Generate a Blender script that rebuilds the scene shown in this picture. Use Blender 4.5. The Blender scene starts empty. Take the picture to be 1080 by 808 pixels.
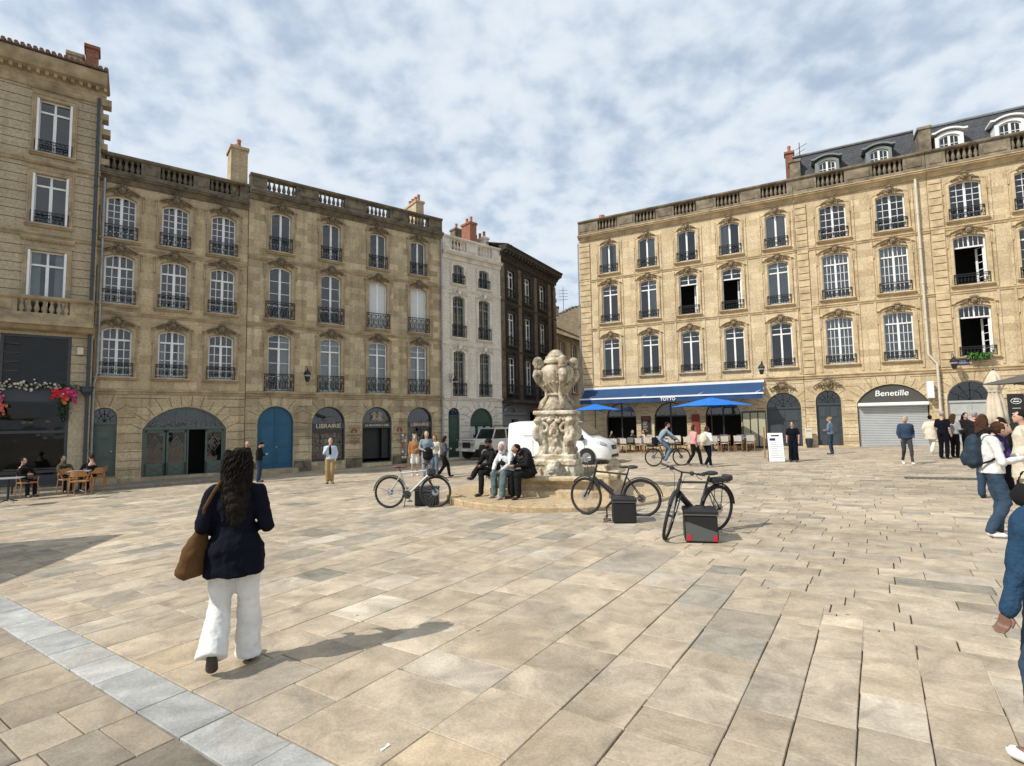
import bpy, math, random
import numpy as np
from mathutils import Vector, Matrix, noise
from mathutils.geometry import tessellate_polygon
R_ = math.radians; PI = math.pi
SC = bpy.context.scene; COL = SC.collection
random.seed(7)
# ------------------------------------------------------------------ camera
F_PX = 561.4; PITCH = .07382825; ROLL = -.0173473; CAMZ = 1.8
cd = bpy.data.cameras.new('camera'); cam = bpy.data.objects.new('camera', cd); COL.objects.link(cam)
SC.camera = cam
fw = Vector((0, math.cos(PITCH), math.sin(PITCH))); up0 = Vector((0, -math.sin(PITCH), math.cos(PITCH))); x0_ = Vector((1, 0, 0))
cx_ = math.cos(ROLL)*x0_ + math.sin(ROLL)*up0; cu_ = -math.sin(ROLL)*x0_ + math.cos(ROLL)*up0
M = Matrix((cx_, cu_, -fw)).transposed().to_4x4(); M.translation = Vector((0, 0, CAMZ)); cam.matrix_world = M
cd.sensor_fit = 'HORIZONTAL'; cd.sensor_width = 36; cd.lens = 36*F_PX/1080
cd.clip_start = .05; cd.clip_end = 3000
# ------------------------------------------------------------------ sky, sun, exposure
SUN_AZ, SUN_EL = 246, 44
world = bpy.data.worlds.new('World'); SC.world = world; world.use_nodes = True
nt = world.node_tree; N = nt.nodes; Lk = nt.links; N.clear()
def nd(t, **k):
    n = N.new(t)
    for a, b in k.items(): setattr(n, a, b)
    return n
out = nd('ShaderNodeOutputWorld'); bg = nd('ShaderNodeBackground'); bg.inputs[1].default_value = .12
sky = nd('ShaderNodeTexSky', sky_type='NISHITA', sun_disc=False, sun_elevation=R_(SUN_EL), sun_rotation=R_(SUN_AZ)); sky.air_density = 1.0; sky.dust_density = .6; sky.ozone_density = 1.5
tc = nd('ShaderNodeTexCoord'); sp = nd('ShaderNodeSeparateXYZ'); Lk.new(tc.outputs['Generated'], sp.inputs[0])
az_ = nd('ShaderNodeMath', operation='MAXIMUM'); az_.inputs[1].default_value = 0.0; Lk.new(sp.outputs[2], az_.inputs[0])
ad = nd('ShaderNodeMath', operation='ADD'); ad.inputs[1].default_value = .30; Lk.new(az_.outputs[0], ad.inputs[0])
dv = []
for i in (0, 1):
    d = nd('ShaderNodeMath', operation='DIVIDE'); Lk.new(sp.outputs[i], d.inputs[0]); Lk.new(ad.outputs[0], d.inputs[1]); dv.append(d)
cb = nd('ShaderNodeCombineXYZ'); Lk.new(dv[0].outputs[0], cb.inputs[0]); Lk.new(dv[1].outputs[0], cb.inputs[1])
n1 = nd('ShaderNodeTexNoise'); n1.inputs['Scale'].default_value = 12.5; n1.inputs['Detail'].default_value = 6; n1.inputs['Roughness'].default_value = .5; n1.inputs['Distortion'].default_value = .1
n2 = nd('ShaderNodeTexNoise'); n2.inputs['Scale'].default_value = 1.9; n2.inputs['Detail'].default_value = 3
for n in (n1, n2): Lk.new(cb.outputs[0], n.inputs['Vector'])
m1 = nd('ShaderNodeMath', operation='MULTIPLY'); m1.inputs[1].default_value = .56; Lk.new(n1.outputs[0], m1.inputs[0])
m2 = nd('ShaderNodeMath', operation='MULTIPLY_ADD'); m2.inputs[1].default_value = .54; Lk.new(n2.outputs[0], m2.inputs[0]); Lk.new(m1.outputs[0], m2.inputs[2])
rp = nd('ShaderNodeValToRGB'); rp.color_ramp.interpolation = 'EASE'
rp.color_ramp.elements[0].position = .38; rp.color_ramp.elements[0].color = (.66, .66, .66, 1)
rp.color_ramp.elements[1].position = .60; rp.color_ramp.elements[1].color = (.97, .97, .97, 1)
Lk.new(m2.outputs[0], rp.inputs[0])
cr = nd('ShaderNodeValToRGB')   # cloud brightness: thick parts whiter
cr.color_ramp.elements[0].position = .36; cr.color_ramp.elements[0].color = (.60, .72, .87, 1)
cr.color_ramp.elements[1].position = .64; cr.color_ramp.elements[1].color = (.80, .865, .935, 1)
Lk.new(m2.outputs[0], cr.inputs[0])
cs = nd('ShaderNodeVectorMath', operation='SCALE'); cs.inputs['Scale'].default_value = 8.4; Lk.new(cr.outputs[0], cs.inputs[0])
mx = nd('ShaderNodeMix', data_type='RGBA'); Lk.new(rp.outputs[0], mx.inputs['Factor']); Lk.new(sky.outputs[0], mx.inputs[6]); Lk.new(cs.outputs[0], mx.inputs[7])
Lk.new(mx.outputs[2], bg.inputs[0]); Lk.new(bg.outputs[0], out.inputs[0])
sd = bpy.data.lights.new('sun', 'SUN'); sd.energy = 4.5; sd.angle = R_(.6); sd.color = (1, .945, .86)
sun = bpy.data.objects.new('sun', sd); COL.objects.link(sun)
sv = Vector((math.sin(R_(SUN_AZ))*math.cos(R_(SUN_EL)), math.cos(R_(SUN_AZ))*math.cos(R_(SUN_EL)), math.sin(R_(SUN_EL))))
sun.rotation_euler = (-sv).to_track_quat('-Z', 'Y').to_euler(); sun.location = sv*60
SC.view_settings.view_transform = 'Standard'; SC.view_settings.look = 'None'; SC.view_settings.gamma = 1
SC.view_settings.exposure = 0.0; SC.view_settings.use_curve_mapping = False
SC.cycles.max_bounces = 6; SC.cycles.transparent_max_bounces = 10; SC.cycles.caustics_reflective = False; SC.cycles.caustics_refractive = False
# ------------------------------------------------------------------ measuring
GX, GY = .02205, -.0075
def G(x, y): return GX*x + GY*y
CV = Vector((0, 0, CAMZ))
def ray(px, py): return (px-540)/F_PX*cx_ - (py-404)/F_PX*cu_ + fw
def gp(px, py):                      # point of the ground seen at that place of the photograph (used once, to measure)
    d = ray(px, py); t = -CAMZ/(d.z-GX*d.x-GY*d.y); return CV + t*d
# ------------------------------------------------------------------ mesh helpers
class MB:
    def __init__(s): s.v = []; s.f = []; s.m = []; s.cur = 0
    def add(s, vs, fs):
        o = len(s.v); s.v += [tuple(v) for v in vs]; s.f += [tuple(i+o for i in f) for f in fs]; s.m += [s.cur]*len(fs); return s
    def box(s, x0, x1, y0, y1, z0, z1):
        v = [(x, y, z) for z in (z0, z1) for y in (y0, y1) for x in (x0, x1)]
        return s.add(v, [(0, 2, 3, 1), (4, 5, 7, 6), (0, 1, 5, 4), (2, 6, 7, 3), (0, 4, 6, 2), (1, 3, 7, 5)])
    def bbox(s, x0, x1, y0, y1, z0, z1, b=.02):      # box with chamfered edges
        vs = []; 
        for (z, i) in ((z0, b), (z0+b, 0), (z1-b, 0), (z1, b)):
            for (x, y) in ((x0+i, y0+b), (x0+b, y0+i), (x1-b, y0+i), (x1-i, y0+b), (x1-i, y1-b), (x1-b, y1-i), (x0+b, y1-i), (x0+i, y1-b)): vs.append((x, y, z))
        fs = [tuple(range(7, -1, -1)), tuple(range(24, 32))]
        for k in range(3):
            for j in range(8): fs.append((k*8+j, k*8+(j+1) % 8, (k+1)*8+(j+1) % 8, (k+1)*8+j))
        return s.add(vs, fs)
    def tube(s, pts, r, n=6, caps=True, closed=False):
        pts = [Vector(p) for p in pts]; k = len(pts); rs = r if isinstance(r, (list, tuple)) else [r]*k
        vs = []; prev = None
        for i, p in enumerate(pts):
            if closed: t = pts[(i+1) % k]-pts[i-1]
            else: t = pts[min(i+1, k-1)]-pts[max(i-1, 0)]
            if t.length < 1e-9: t = Vector((0, 0, 1))
            t.normalize()
            if prev is None:
                a = Vector((0, 0, 1)) if abs(t.z) < .9 else Vector((0, 1, 0)); u = t.cross(a).normalized()
            else: u = (prev-t*prev.dot(t)); u = u.normalized() if u.length > 1e-6 else t.orthogonal().normalized()
            prev = u; w = t.cross(u)
            for j in range(n):
                a = 2*PI*j/n; vs.append(p+(u*math.cos(a)+w*math.sin(a))*rs[i])
        fs = []
        for i in range(k if closed else k-1):
            i2 = (i+1) % k
            for j in range(n): fs.append((i*n+j, i2*n+j, i2*n+(j+1) % n, i*n+(j+1) % n)[::-1])
        if caps and not closed: fs += [tuple(range(n)), tuple((k-1)*n+j for j in range(n-1, -1, -1))]
        return s.add(vs, fs)
    def lathe(s, prof, n=16, c=(0, 0, 0), sx=1, sy=1, a0=0, fn=None):
        vs = []
        for (r, z) in prof:
            for j in range(n):
                a = a0+2*PI*j/n; rr = r*(fn(a, z) if fn else 1); vs.append((c[0]+rr*math.cos(a)*sx, c[1]+rr*math.sin(a)*sy, c[2]+z))
        fs = [(i*n+j, i*n+(j+1) % n, (i+1)*n+(j+1) % n, (i+1)*n+j) for i in range(len(prof)-1) for j in range(n)]
        fs += [tuple(range(n-1, -1, -1)), tuple((len(prof)-1)*n+j for j in range(n))]
        return s.add(vs, fs)
    def ell(s, c, r, n=10, m=6, rot=None):
        vs = []; c = Vector(c)
        for i in range(m+1):
            th = PI*i/m
            for j in range(n):
                a = 2*PI*j/n; q = Vector((r[0]*math.sin(th)*math.cos(a), r[1]*math.sin(th)*math.sin(a), -r[2]*math.cos(th)))
                if rot: q.rotate(rot)
                vs.append(c+q)
        return s.add(vs, [(i*n+j, i*n+(j+1) % n, (i+1)*n+(j+1) % n, (i+1)*n+j) for i in range(m) for j in range(n)])
    def prism(s, poly, y0, y1):           # poly in (x, z), counter-clockwise seen from -y
        n = len(poly); v = [(x, y0, z) for x, z in poly]+[(x, y1, z) for x, z in poly]
        fs = [tuple(range(n)), tuple(range(2*n-1, n-1, -1))]+[(i, n+i, n+(i+1) % n, (i+1) % n) for i in range(n)]
        return s.add(v, fs)
    def prof_x(s, prof, x0, x1):          # prof in (y, z) swept along x
        n = len(prof); v = [(x0, y, z) for y, z in prof]+[(x1, y, z) for y, z in prof]
        return s.add(v, [tuple(range(n-1, -1, -1)), tuple(range(n, 2*n))]+[(i, (i+1) % n, n+(i+1) % n, n+i) for i in range(n)])
    def band(s, a, b, y0, y1, closed=False):     # strip between outlines a, b (lists of x,z) with depth y0(front)..y1
        n = len(a); v = [(x, y0, z) for x, z in a]+[(x, y0, z) for x, z in b]+[(x, y1, z) for x, z in a]+[(x, y1, z) for x, z in b]
        fs = []
        for i in range(n if closed else n-1):
            j = (i+1) % n
            fs += [(i, j, n+j, n+i), (i, 2*n+i, 2*n+j, j), (n+i, n+j, 3*n+j, 3*n+i)]
        if not closed: fs += [(0, n, 3*n, 2*n), (n-1, 3*n-1, 4*n-1, 2*n-1)]
        return s.add(v, fs)
    def mesh(s, name, mats, smooth=False, off=(0, 0, 0), auto=None):
        me = bpy.data.meshes.new(name)
        v = s.v if off == (0, 0, 0) else [(a+off[0], b+off[1], c+off[2]) for a, b, c in s.v]
        me.from_pydata(v, [], s.f)
        for m in (mats if isinstance(mats, (list, tuple)) else [mats]): me.materials.append(m)
        if len(me.materials) > 1: me.polygons.foreach_set('material_index', s.m[:len(me.polygons)])
        if smooth or auto: me.polygons.foreach_set('use_smooth', [True]*len(me.polygons))
        if auto:
            me.set_sharp_from_angle(angle=R_(auto))
        me.update(); return me
    def build(s, name, mats, parent=None, smooth=False, loc=(0, 0, 0), rot=(0, 0, 0), auto=None):
        return put(name, s.mesh(name, mats, smooth, auto=auto), parent, loc, rot)
def put(name, me, parent=None, loc=(0, 0, 0), rot=(0, 0, 0), scale=None):
    o = bpy.data.objects.new(name, me); COL.objects.link(o); o.location = loc; o.rotation_euler = rot
    if scale: o.scale = scale
    if parent: o.parent = parent
    return o
def thing(name, label, cat, loc=(0, 0, 0), rz=0, group=None):
    o = bpy.data.objects.new(name, None); COL.objects.link(o); o.location = loc; o.rotation_euler = (0, 0, rz); o.empty_display_size = .2
    return tag(o, label, cat, group)
def tag(o, label, cat, group=None):
    o['label'] = label; o['category'] = cat
    if group: o['group'] = group
    return o
KIDS = {}
def copy_tree(o, parent=None):
    c = o.copy(); COL.objects.link(c)
    if parent: c.parent = parent
    for ch in list(o.children): copy_tree(ch, c)
    return c
def struct(o): o['kind'] = 'structure'; return o
# ------------------------------------------------------------------ materials
def mat(name, col, rough=.6, metal=0, bump=0, bscale=30, var=0, vscale=3, coat=0, spec=.5):
    m = bpy.data.materials.new(name); m.use_nodes = True; t = m.node_tree; b = t.nodes['Principled BSDF']
    b.inputs['Base Color'].default_value = (*col, 1); b.inputs['Roughness'].default_value = rough; b.inputs['Metallic'].default_value = metal
    b.inputs['Specular IOR Level'].default_value = spec
    if coat: b.inputs['Coat Weight'].default_value = coat; b.inputs['Coat Roughness'].default_value = .08
    if bump or var:
        tcn = t.nodes.new('ShaderNodeTexCoord')
    if var:
        nz = t.nodes.new('ShaderNodeTexNoise'); nz.inputs['Scale'].default_value = vscale; nz.inputs['Detail'].default_value = 6; nz.inputs['Roughness'].default_value = .62
        t.links.new(tcn.outputs['Object'], nz.inputs['Vector'])
        mr = t.nodes.new('ShaderNodeMapRange'); mr.inputs[1].default_value = .3; mr.inputs[2].default_value = .7; mr.inputs[3].default_value = 1-var; mr.inputs[4].default_value = 1+var
        t.links.new(nz.outputs[0], mr.inputs[0])
        vm = t.nodes.new('ShaderNodeVectorMath'); vm.operation = 'SCALE'; vm.inputs[0].default_value = col; t.links.new(mr.outputs[0], vm.inputs['Scale'])
        t.links.new(vm.outputs[0], b.inputs['Base Color'])
    if bump:
        nb = t.nodes.new('ShaderNodeTexNoise'); nb.inputs['Scale'].default_value = bscale; nb.inputs['Detail'].default_value = 5
        t.links.new(tcn.outputs['Object'], nb.inputs['Vector'])
        bp = t.nodes.new('ShaderNodeBump'); bp.inputs['Strength'].default_value = bump; bp.inputs['Distance'].default_value = .02
        t.links.new(nb.outputs[0], bp.inputs['Height']); t.links.new(bp.outputs[0], b.inputs['Normal'])
    return m
def stone(name, c1, c2, stain, amt=.5, ns=.55, lo=.44, hi=.72, bw=.85, bh=.36, mort=.006, mcol=None, rough=.85, bump=.5, streak=.4, seed=0):
    """ashlar: courses in the wall's own x,z; per-block tone, weather stains of their own shape"""
    m = bpy.data.materials.new(name); m.use_nodes = True; t = m.node_tree; Nn = t.nodes; l = t.links; b = Nn['Principled BSDF']; b.inputs['Roughness'].default_value = rough
    b.inputs['Specular IOR Level'].default_value = .25
    tcn = Nn.new('ShaderNodeTexCoord'); s = Nn.new('ShaderNodeSeparateXYZ'); l.new(tcn.outputs['Object'], s.inputs[0])
    ay = Nn.new('ShaderNodeMath'); ay.operation = 'ADD'; l.new(s.outputs[0], ay.inputs[0]); l.new(s.outputs[1], ay.inputs[1])
    c = Nn.new('ShaderNodeCombineXYZ'); l.new(ay.outputs[0], c.inputs[0]); l.new(s.outputs[2], c.inputs[1])
    br = Nn.new('ShaderNodeTexBrick'); l.new(c.outputs[0], br.inputs['Vector']); br.inputs['Scale'].default_value = 1
    br.inputs['Brick Width'].default_value = bw; br.inputs['Row Height'].default_value = bh; br.inputs['Mortar Size'].default_value = mort; br.inputs['Mortar Smooth'].default_value = .3
    br.inputs['Color1'].default_value = (*c1, 1); br.inputs['Color2'].default_value = (*c2, 1); mc = mcol or tuple(x*.62 for x in c1); br.inputs['Mortar'].default_value = (*mc, 1)
    n1 = Nn.new('ShaderNodeTexNoise'); n1.inputs['Scale'].default_value = ns; n1.inputs['Detail'].default_value = 8; n1.inputs['Roughness'].default_value = .68
    mp = Nn.new('ShaderNodeMapping'); mp.inputs['Location'].default_value = (seed*3.1, seed*1.7, 0); mp.inputs['Scale'].default_value = (1, 1, .8); l.new(tcn.outputs['Object'], mp.inputs[0]); l.new(mp.outputs[0], n1.inputs['Vector'])
    r1 = Nn.new('ShaderNodeMapRange'); r1.inputs[1].default_value = lo; r1.inputs[2].default_value = hi; r1.inputs[4].default_value = amt; l.new(n1.outputs[0], r1.inputs[0])
    x1 = Nn.new('ShaderNodeMix'); x1.data_type = 'RGBA'; x1.inputs[7].default_value = (*stain, 1); l.new(r1.outputs[0], x1.inputs[0]); l.new(br.outputs[0], x1.inputs[6])
    # vertical rain streaks
    mp2 = Nn.new('ShaderNodeMapping'); mp2.inputs['Scale'].default_value = (3.2, 3.2, .22); l.new(tcn.outputs['Object'], mp2.inputs[0])
    n2 = Nn.new('ShaderNodeTexNoise'); n2.inputs['Scale'].default_value = 1.0; n2.inputs['Detail'].default_value = 6; l.new(mp2.outputs[0], n2.inputs['Vector'])
    r2 = Nn.new('ShaderNodeMapRange'); r2.inputs[1].default_value = .5; r2.inputs[2].default_value = .78; r2.inputs[4].default_value = streak; l.new(n2.outputs[0], r2.inputs[0])
    x2 = Nn.new('ShaderNodeMix'); x2.data_type = 'RGBA'; x2.inputs[7].default_value = (*[v*.42 for v in stain], 1); l.new(r2.outputs[0], x2.inputs[0]); l.new(x1.outputs[2], x2.inputs[6])
    # fine grain
    n3 = Nn.new('ShaderNodeTexNoise'); n3.inputs['Scale'].default_value = 11; n3.inputs['Detail'].default_value = 8; n3.inputs['Roughness'].default_value = .7; l.new(tcn.outputs['Object'], n3.inputs['Vector'])
    r3 = Nn.new('ShaderNodeMapRange'); r3.inputs[1].default_value = .25; r3.inputs[2].default_value = .75; r3.inputs[3].default_value = .56; r3.inputs[4].default_value = 1.34; l.new(n3.outputs[0], r3.inputs[0])
    x3 = Nn.new('ShaderNodeVectorMath'); x3.operation = 'SCALE'; l.new(x2.outputs[2], x3.inputs[0]); l.new(r3.outputs[0], x3.inputs['Scale'])
    l.new(x3.outputs[0], b.inputs['Base Color'])
    a = Nn.new('ShaderNodeMath'); a.operation = 'MULTIPLY_ADD'; a.inputs[1].default_value = -.8; l.new(br.outputs['Fac'], a.inputs[0]); l.new(n3.outputs[0], a.inputs[2])
    bp = Nn.new('ShaderNodeBump'); bp.inputs['Strength'].default_value = bump; bp.inputs['Distance'].default_value = .012; l.new(a.outputs[0], bp.inputs['Height']); l.new(bp.outputs[0], b.inputs['Normal'])
    return m
def glass_mat(name, tint=(.8, .85, .85), rough=.02, refl=1.0):
    m = bpy.data.materials.new(name); m.use_nodes = True; t = m.node_tree; Nn = t.nodes; l = t.links; Nn.clear()
    o = Nn.new('ShaderNodeOutputMaterial'); tr = Nn.new('ShaderNodeBsdfTransparent'); tr.inputs[0].default_value = (*tint, 1)
    g = Nn.new('ShaderNodeBsdfGlossy'); g.inputs[1].default_value = rough; g.inputs[0].default_value = (refl, refl, refl, 1)
    fr = Nn.new('ShaderNodeFresnel'); fr.inputs[0].default_value = 1.85
    tcn = Nn.new('ShaderNodeTexCoord'); nz = Nn.new('ShaderNodeTexNoise'); nz.inputs['Scale'].default_value = 1.3; l.new(tcn.outputs['Object'], nz.inputs['Vector'])
    bp = Nn.new('ShaderNodeBump'); bp.inputs['Strength'].default_value = .06; bp.inputs['Distance'].default_value = .1; l.new(nz.outputs[0], bp.inputs['Height']); l.new(bp.outputs[0], g.inputs['Normal'])
    mxs = Nn.new('ShaderNodeMixShader'); l.new(fr.outputs[0], mxs.inputs[0]); l.new(tr.outputs[0], mxs.inputs[1]); l.new(g.outputs[0], mxs.inputs[2]); l.new(mxs.outputs[0], o.inputs[0])
    return m
K = {}
K['stoneL'] = stone('limestone_ochre', (.62, .50, .32), (.43, .335, .205), (.25, .20, .135), .55, streak=.45)
K['stoneL2'] = stone('limestone_patched', (.66, .545, .355), (.36, .285, .175), (.21, .17, .115), .6, bw=.62, bh=.33, seed=2, streak=.5)
K['stoneG'] = stone('limestone_grey', (.52, .435, .30), (.46, .38, .255), (.30, .25, .17), .45, bw=1.4, bh=.345, mort=.003, mcol=(.33, .28, .19), seed=4, streak=.35)
K['stoneW'] = stone('limestone_clean', (.76, .71, .62), (.70, .65, .56), (.54, .49, .41), .5, bw=.8, bh=.36, mort=.004, seed=5, streak=.3)
K['stoneD'] = stone('limestone_dark', (.032, .027, .021), (.022, .019, .016), (.07, .055, .035), .5, seed=6, streak=.3, mcol=(.03, .025, .02))  # near-black wall stone of the side-street house
K['stoneR'] = stone('limestone_golden', (.74, .605, .395), (.56, .44, .27), (.44, .345, .22), .6, seed=8, streak=.3)
K['stoneR2'] = stone('limestone_golden_worn', (.72, .58, .375), (.50, .39, .235), (.40, .315, .20), .65, seed=9, streak=.35)
K['rubble'] = stone('rubble_stone', (.42, .34, .22), (.30, .24, .15), (.24, .2, .14), .6, bw=.35, bh=.2, mort=.02, seed=11)
K['trimL'] = mat('carved_limestone_ochre', (.36, .285, .18), .9, bump=.5, bscale=18, var=.4, vscale=2.2)  # brownish trim stone of the left-hand houses
K['trimD'] = mat('carved_limestone_dark', (.045, .037, .027), .9, bump=.5, bscale=18, var=.5, vscale=2)  # near-black trim of the same house
K['trimR'] = mat('carved_limestone_golden', (.53, .41, .245), .9, bump=.5, bscale=18, var=.35, vscale=2.2)
K['trimW'] = mat('carved_limestone_clean', (.66, .61, .52), .9, bump=.4, bscale=18, var=.25, vscale=2.2)
K['weath'] = mat('weathered_parapet_stone', (.145, .12, .085), .95, bump=.8, bscale=14, var=.62, vscale=2.6)
K['weathR'] = mat('weathered_parapet_stone_pale', (.20, .165, .115), .95, bump=.8, bscale=14, var=.6, vscale=2.2)
K['groove'] = mat('deep_stone_joint', (.11, .08, .045), .95)
K['grooveR'] = mat('deep_stone_joint_golden', (.13, .09, .05), .95)
K['carve'] = mat('keystone_stone', (.17, .13, .085), .9, bump=.8, bscale=25, var=.5, vscale=6)
K['white'] = mat('white_window_paint', (.80, .81, .80), .45, var=.06, vscale=5)
K['greyp'] = mat('grey_green_window_paint', (.19, .22, .21), .5, var=.1)
K['iron'] = mat('wrought_iron', (.022, .023, .025), .5, metal=.3)
K['glass'] = glass_mat('window_glass'); K['sglass'] = glass_mat('shop_glass', refl=.35)
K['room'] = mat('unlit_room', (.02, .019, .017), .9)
K['curtain'] = mat('net_curtain', (.62, .64, .63), .9, bump=.3, bscale=8, var=.1, vscale=3)
K['blind'] = mat('white_interior_shutter', (.60, .62, .62), .6)
K['zinc'] = mat('zinc', (.30, .31, .32), .4, metal=.5, var=.2)
K['pipeW'] = mat('cream_downpipe', (.60, .55, .45), .5, var=.1)
K['terra'] = mat('terracotta', (.42, .16, .09), .8, var=.3, vscale=6)
K['brickred'] = stone('red_brick', (.36, .12, .07), (.28, .09, .055), (.2, .1, .07), .4, bw=.22, bh=.075, mort=.008, mcol=(.3, .25, .2))
K['tile'] = mat('clay_roof_tile', (.20, .12, .08), .85, bump=.6, bscale=9, var=.4)
K['slate'] = stone('slate', (.085, .09, .10), (.06, .065, .075), (.12, .12, .12), .4, bw=.22, bh=.14, mort=.008, mcol=(.03, .03, .035), rough=.55)
K['green'] = mat('green_joinery', (.075, .105, .088), .5, var=.15, bump=.1)
K['dgreen'] = mat('dark_green_joinery', (.035, .07, .05), .5, var=.15)
K['dgrey'] = mat('dark_grey_joinery', (.045, .055, .062), .45, var=.15)
K['blue'] = mat('blue_door_paint', (.006, .085, .165), .4, var=.12)
K['gold'] = mat('pale_gold_lettering', (.62, .50, .36), .5)
K['awn'] = mat('navy_awning_fabric', (.012, .055, .15), .8, var=.15, vscale=1.5)
K['azure'] = mat('azure_parasol_fabric', (.01, .17, .62), .75, var=.08)
K['black'] = mat('black_paint', (.012, .012, .013), .5)
K['dark'] = mat('dark_frame', (.03, .033, .038), .45)
K['whitep'] = mat('white_plastic', (.78, .78, .77), .5)
K['red'] = mat('red_sign', (.5, .02, .02), .6)
K['beige'] = mat('cream_canvas', (.55, .48, .37), .85, bump=.3, bscale=8, var=.15)
K['taupe'] = mat('taupe_canvas', (.10, .085, .07), .85, var=.1)
# ------------------------------------------------------------------ ground
gm = mat('street_surface', (.22, .195, .155), .9, bump=.3, bscale=12, var=.25, vscale=.6)
mb = MB(); S = 1500
mb.add([(x, y, G(x, y)-.03) for x, y in ((-60, -40), (60, -40), (60, 70), (-60, 70))], [(0, 1, 2, 3)])
mb.add([(x, y, G(max(-60, min(60, x)), max(-40, min(70, y)))-.03) for x, y in ((-S, -S), (S, -S), (S, S), (-S, S), (-60, -40), (60, -40), (60, 70), (-60, 70))], [(0, 1, 5, 4), (1, 2, 6, 5), (2, 3, 7, 6), (3, 0, 4, 7)])
struct(mb.build('ground', gm))
E3 = Vector((math.sin(R_(34.301)), math.cos(R_(34.301)))); E2 = Vector((math.sin(R_(-55.686)), math.cos(R_(-55.686))))
def slab_mat(name, attr='tone'):
    m = bpy.data.materials.new(name); m.use_nodes = True; t = m.node_tree; Nn = t.nodes; l = t.links; b = Nn['Principled BSDF']; b.inputs['Roughness'].default_value = .72; b.inputs['Specular IOR Level'].default_value = .35
    at = Nn.new('ShaderNodeAttribute'); at.attribute_name = attr
    tcn = Nn.new('ShaderNodeTexCoord')
    ofs = Nn.new('ShaderNodeVectorMath'); ofs.operation = 'MULTIPLY_ADD'; ofs.inputs[1].default_value = (40, 40, 40); l.new(at.outputs['Color'], ofs.inputs[0]); l.new(tcn.outputs['Object'], ofs.inputs[2])
    n1 = Nn.new('ShaderNodeTexNoise'); n1.inputs['Scale'].default_value = 2.8; n1.inputs['Detail'].default_value = 9; n1.inputs['Roughness'].default_value = .66; n1.inputs['Distortion'].default_value = .6; l.new(ofs.outputs[0], n1.inputs['Vector'])
    r1 = Nn.new('ShaderNodeMapRange'); r1.inputs[1].default_value = .3; r1.inputs[2].default_value = .7; r1.inputs[3].default_value = .62; r1.inputs[4].default_value = 1.30; l.new(n1.outputs[0], r1.inputs[0])
    v1 = Nn.new('ShaderNodeVectorMath'); v1.operation = 'SCALE'; l.new(at.outputs['Color'], v1.inputs[0]); l.new(r1.outputs[0], v1.inputs['Scale'])
    # ochre / rust patches and pale lime bloom
    n2 = Nn.new('ShaderNodeTexNoise'); n2.inputs['Scale'].default_value = 1.1; n2.inputs['Detail'].default_value = 4; l.new(ofs.outputs[0], n2.inputs['Vector'])
    r2 = Nn.new('ShaderNodeMapRange'); r2.inputs[1].default_value = .56; r2.inputs[2].default_value = .75; r2.inputs[4].default_value = .4; l.new(n2.outputs[0], r2.inputs[0])
    x2 = Nn.new('ShaderNodeMix'); x2.data_type = 'RGBA'; x2.inputs[7].default_value = (.37, .28, .18, 1); l.new(r2.outputs[0], x2.inputs[0]); l.new(v1.outputs[0], x2.inputs[6])
    # worn grime across slabs
    n4 = Nn.new('ShaderNodeTexNoise'); n4.inputs['Scale'].default_value = .35; n4.inputs['Detail'].default_value = 7; n4.inputs['Roughness'].default_value = .65; l.new(tcn.outputs['Object'], n4.inputs['Vector'])
    r4 = Nn.new('ShaderNodeMapRange'); r4.inputs[1].default_value = .35; r4.inputs[2].default_value = .7; r4.inputs[3].default_value = 1.1; r4.inputs[4].default_value = .76; l.new(n4.outputs[0], r4.inputs[0])
    v4 = Nn.new('ShaderNodeVectorMath'); v4.operation = 'SCALE'; l.new(x2.outputs[2], v4.inputs[0]); l.new(r4.outputs[0], v4.inputs['Scale'])
    # small dark spots (gum, pits)
    vo = Nn.new('ShaderNodeTexVoronoi'); vo.inputs['Scale'].default_value = 2.3; l.new(tcn.outputs['Object'], vo.inputs['Vector'])
    r5 = Nn.new('ShaderNodeMapRange'); r5.inputs[1].default_value = .035; r5.inputs[2].default_value = .06; r5.inputs[3].default_value = .5; r5.inputs[4].default_value = 1; l.new(vo.outputs['Distance'], r5.inputs[0])
    v5 = Nn.new('ShaderNodeVectorMath'); v5.operation = 'SCALE'; l.new(v4.outputs[0], v5.inputs[0]); l.new(r5.outputs[0], v5.inputs['Scale'])
    n3 = Nn.new('ShaderNodeTexNoise'); n3.inputs['Scale'].default_value = 55; n3.inputs['Detail'].default_value = 6; l.new(tcn.outputs['Object'], n3.inputs['Vector'])
    r6 = Nn.new('ShaderNodeMapRange'); r6.inputs[1].default_value = .3; r6.inputs[2].default_value = .7; r6.inputs[3].default_value = .86; r6.inputs[4].default_value = 1.12; l.new(n3.outputs[0], r6.inputs[0])
    v6 = Nn.new('ShaderNodeVectorMath'); v6.operation = 'SCALE'; l.new(v5.outputs[0], v6.inputs[0]); l.new(r6.outputs[0], v6.inputs['Scale']); l.new(v6.outputs[0], b.inputs['Base Color'])
    a = Nn.new('ShaderNodeMath'); a.operation = 'MULTIPLY_ADD'; a.inputs[1].default_value = 2.5; l.new(n1.outputs[0], a.inputs[0]); l.new(n3.outputs[0], a.inputs[2])
    bp = Nn.new('ShaderNodeBump'); bp.inputs['Strength'].default_value = .5; bp.inputs['Distance'].default_value = .006; l.new(a.outputs[0], bp.inputs['Height']); l.new(bp.outputs[0], b.inputs['Normal'])
    return m
PAL = [(.435, .36, .265), (.45, .375, .275), (.41, .345, .26), (.44, .36, .26), (.465, .39, .29), (.385, .33, .255), (.425, .35, .255), (.415, .345, .255)]
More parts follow.
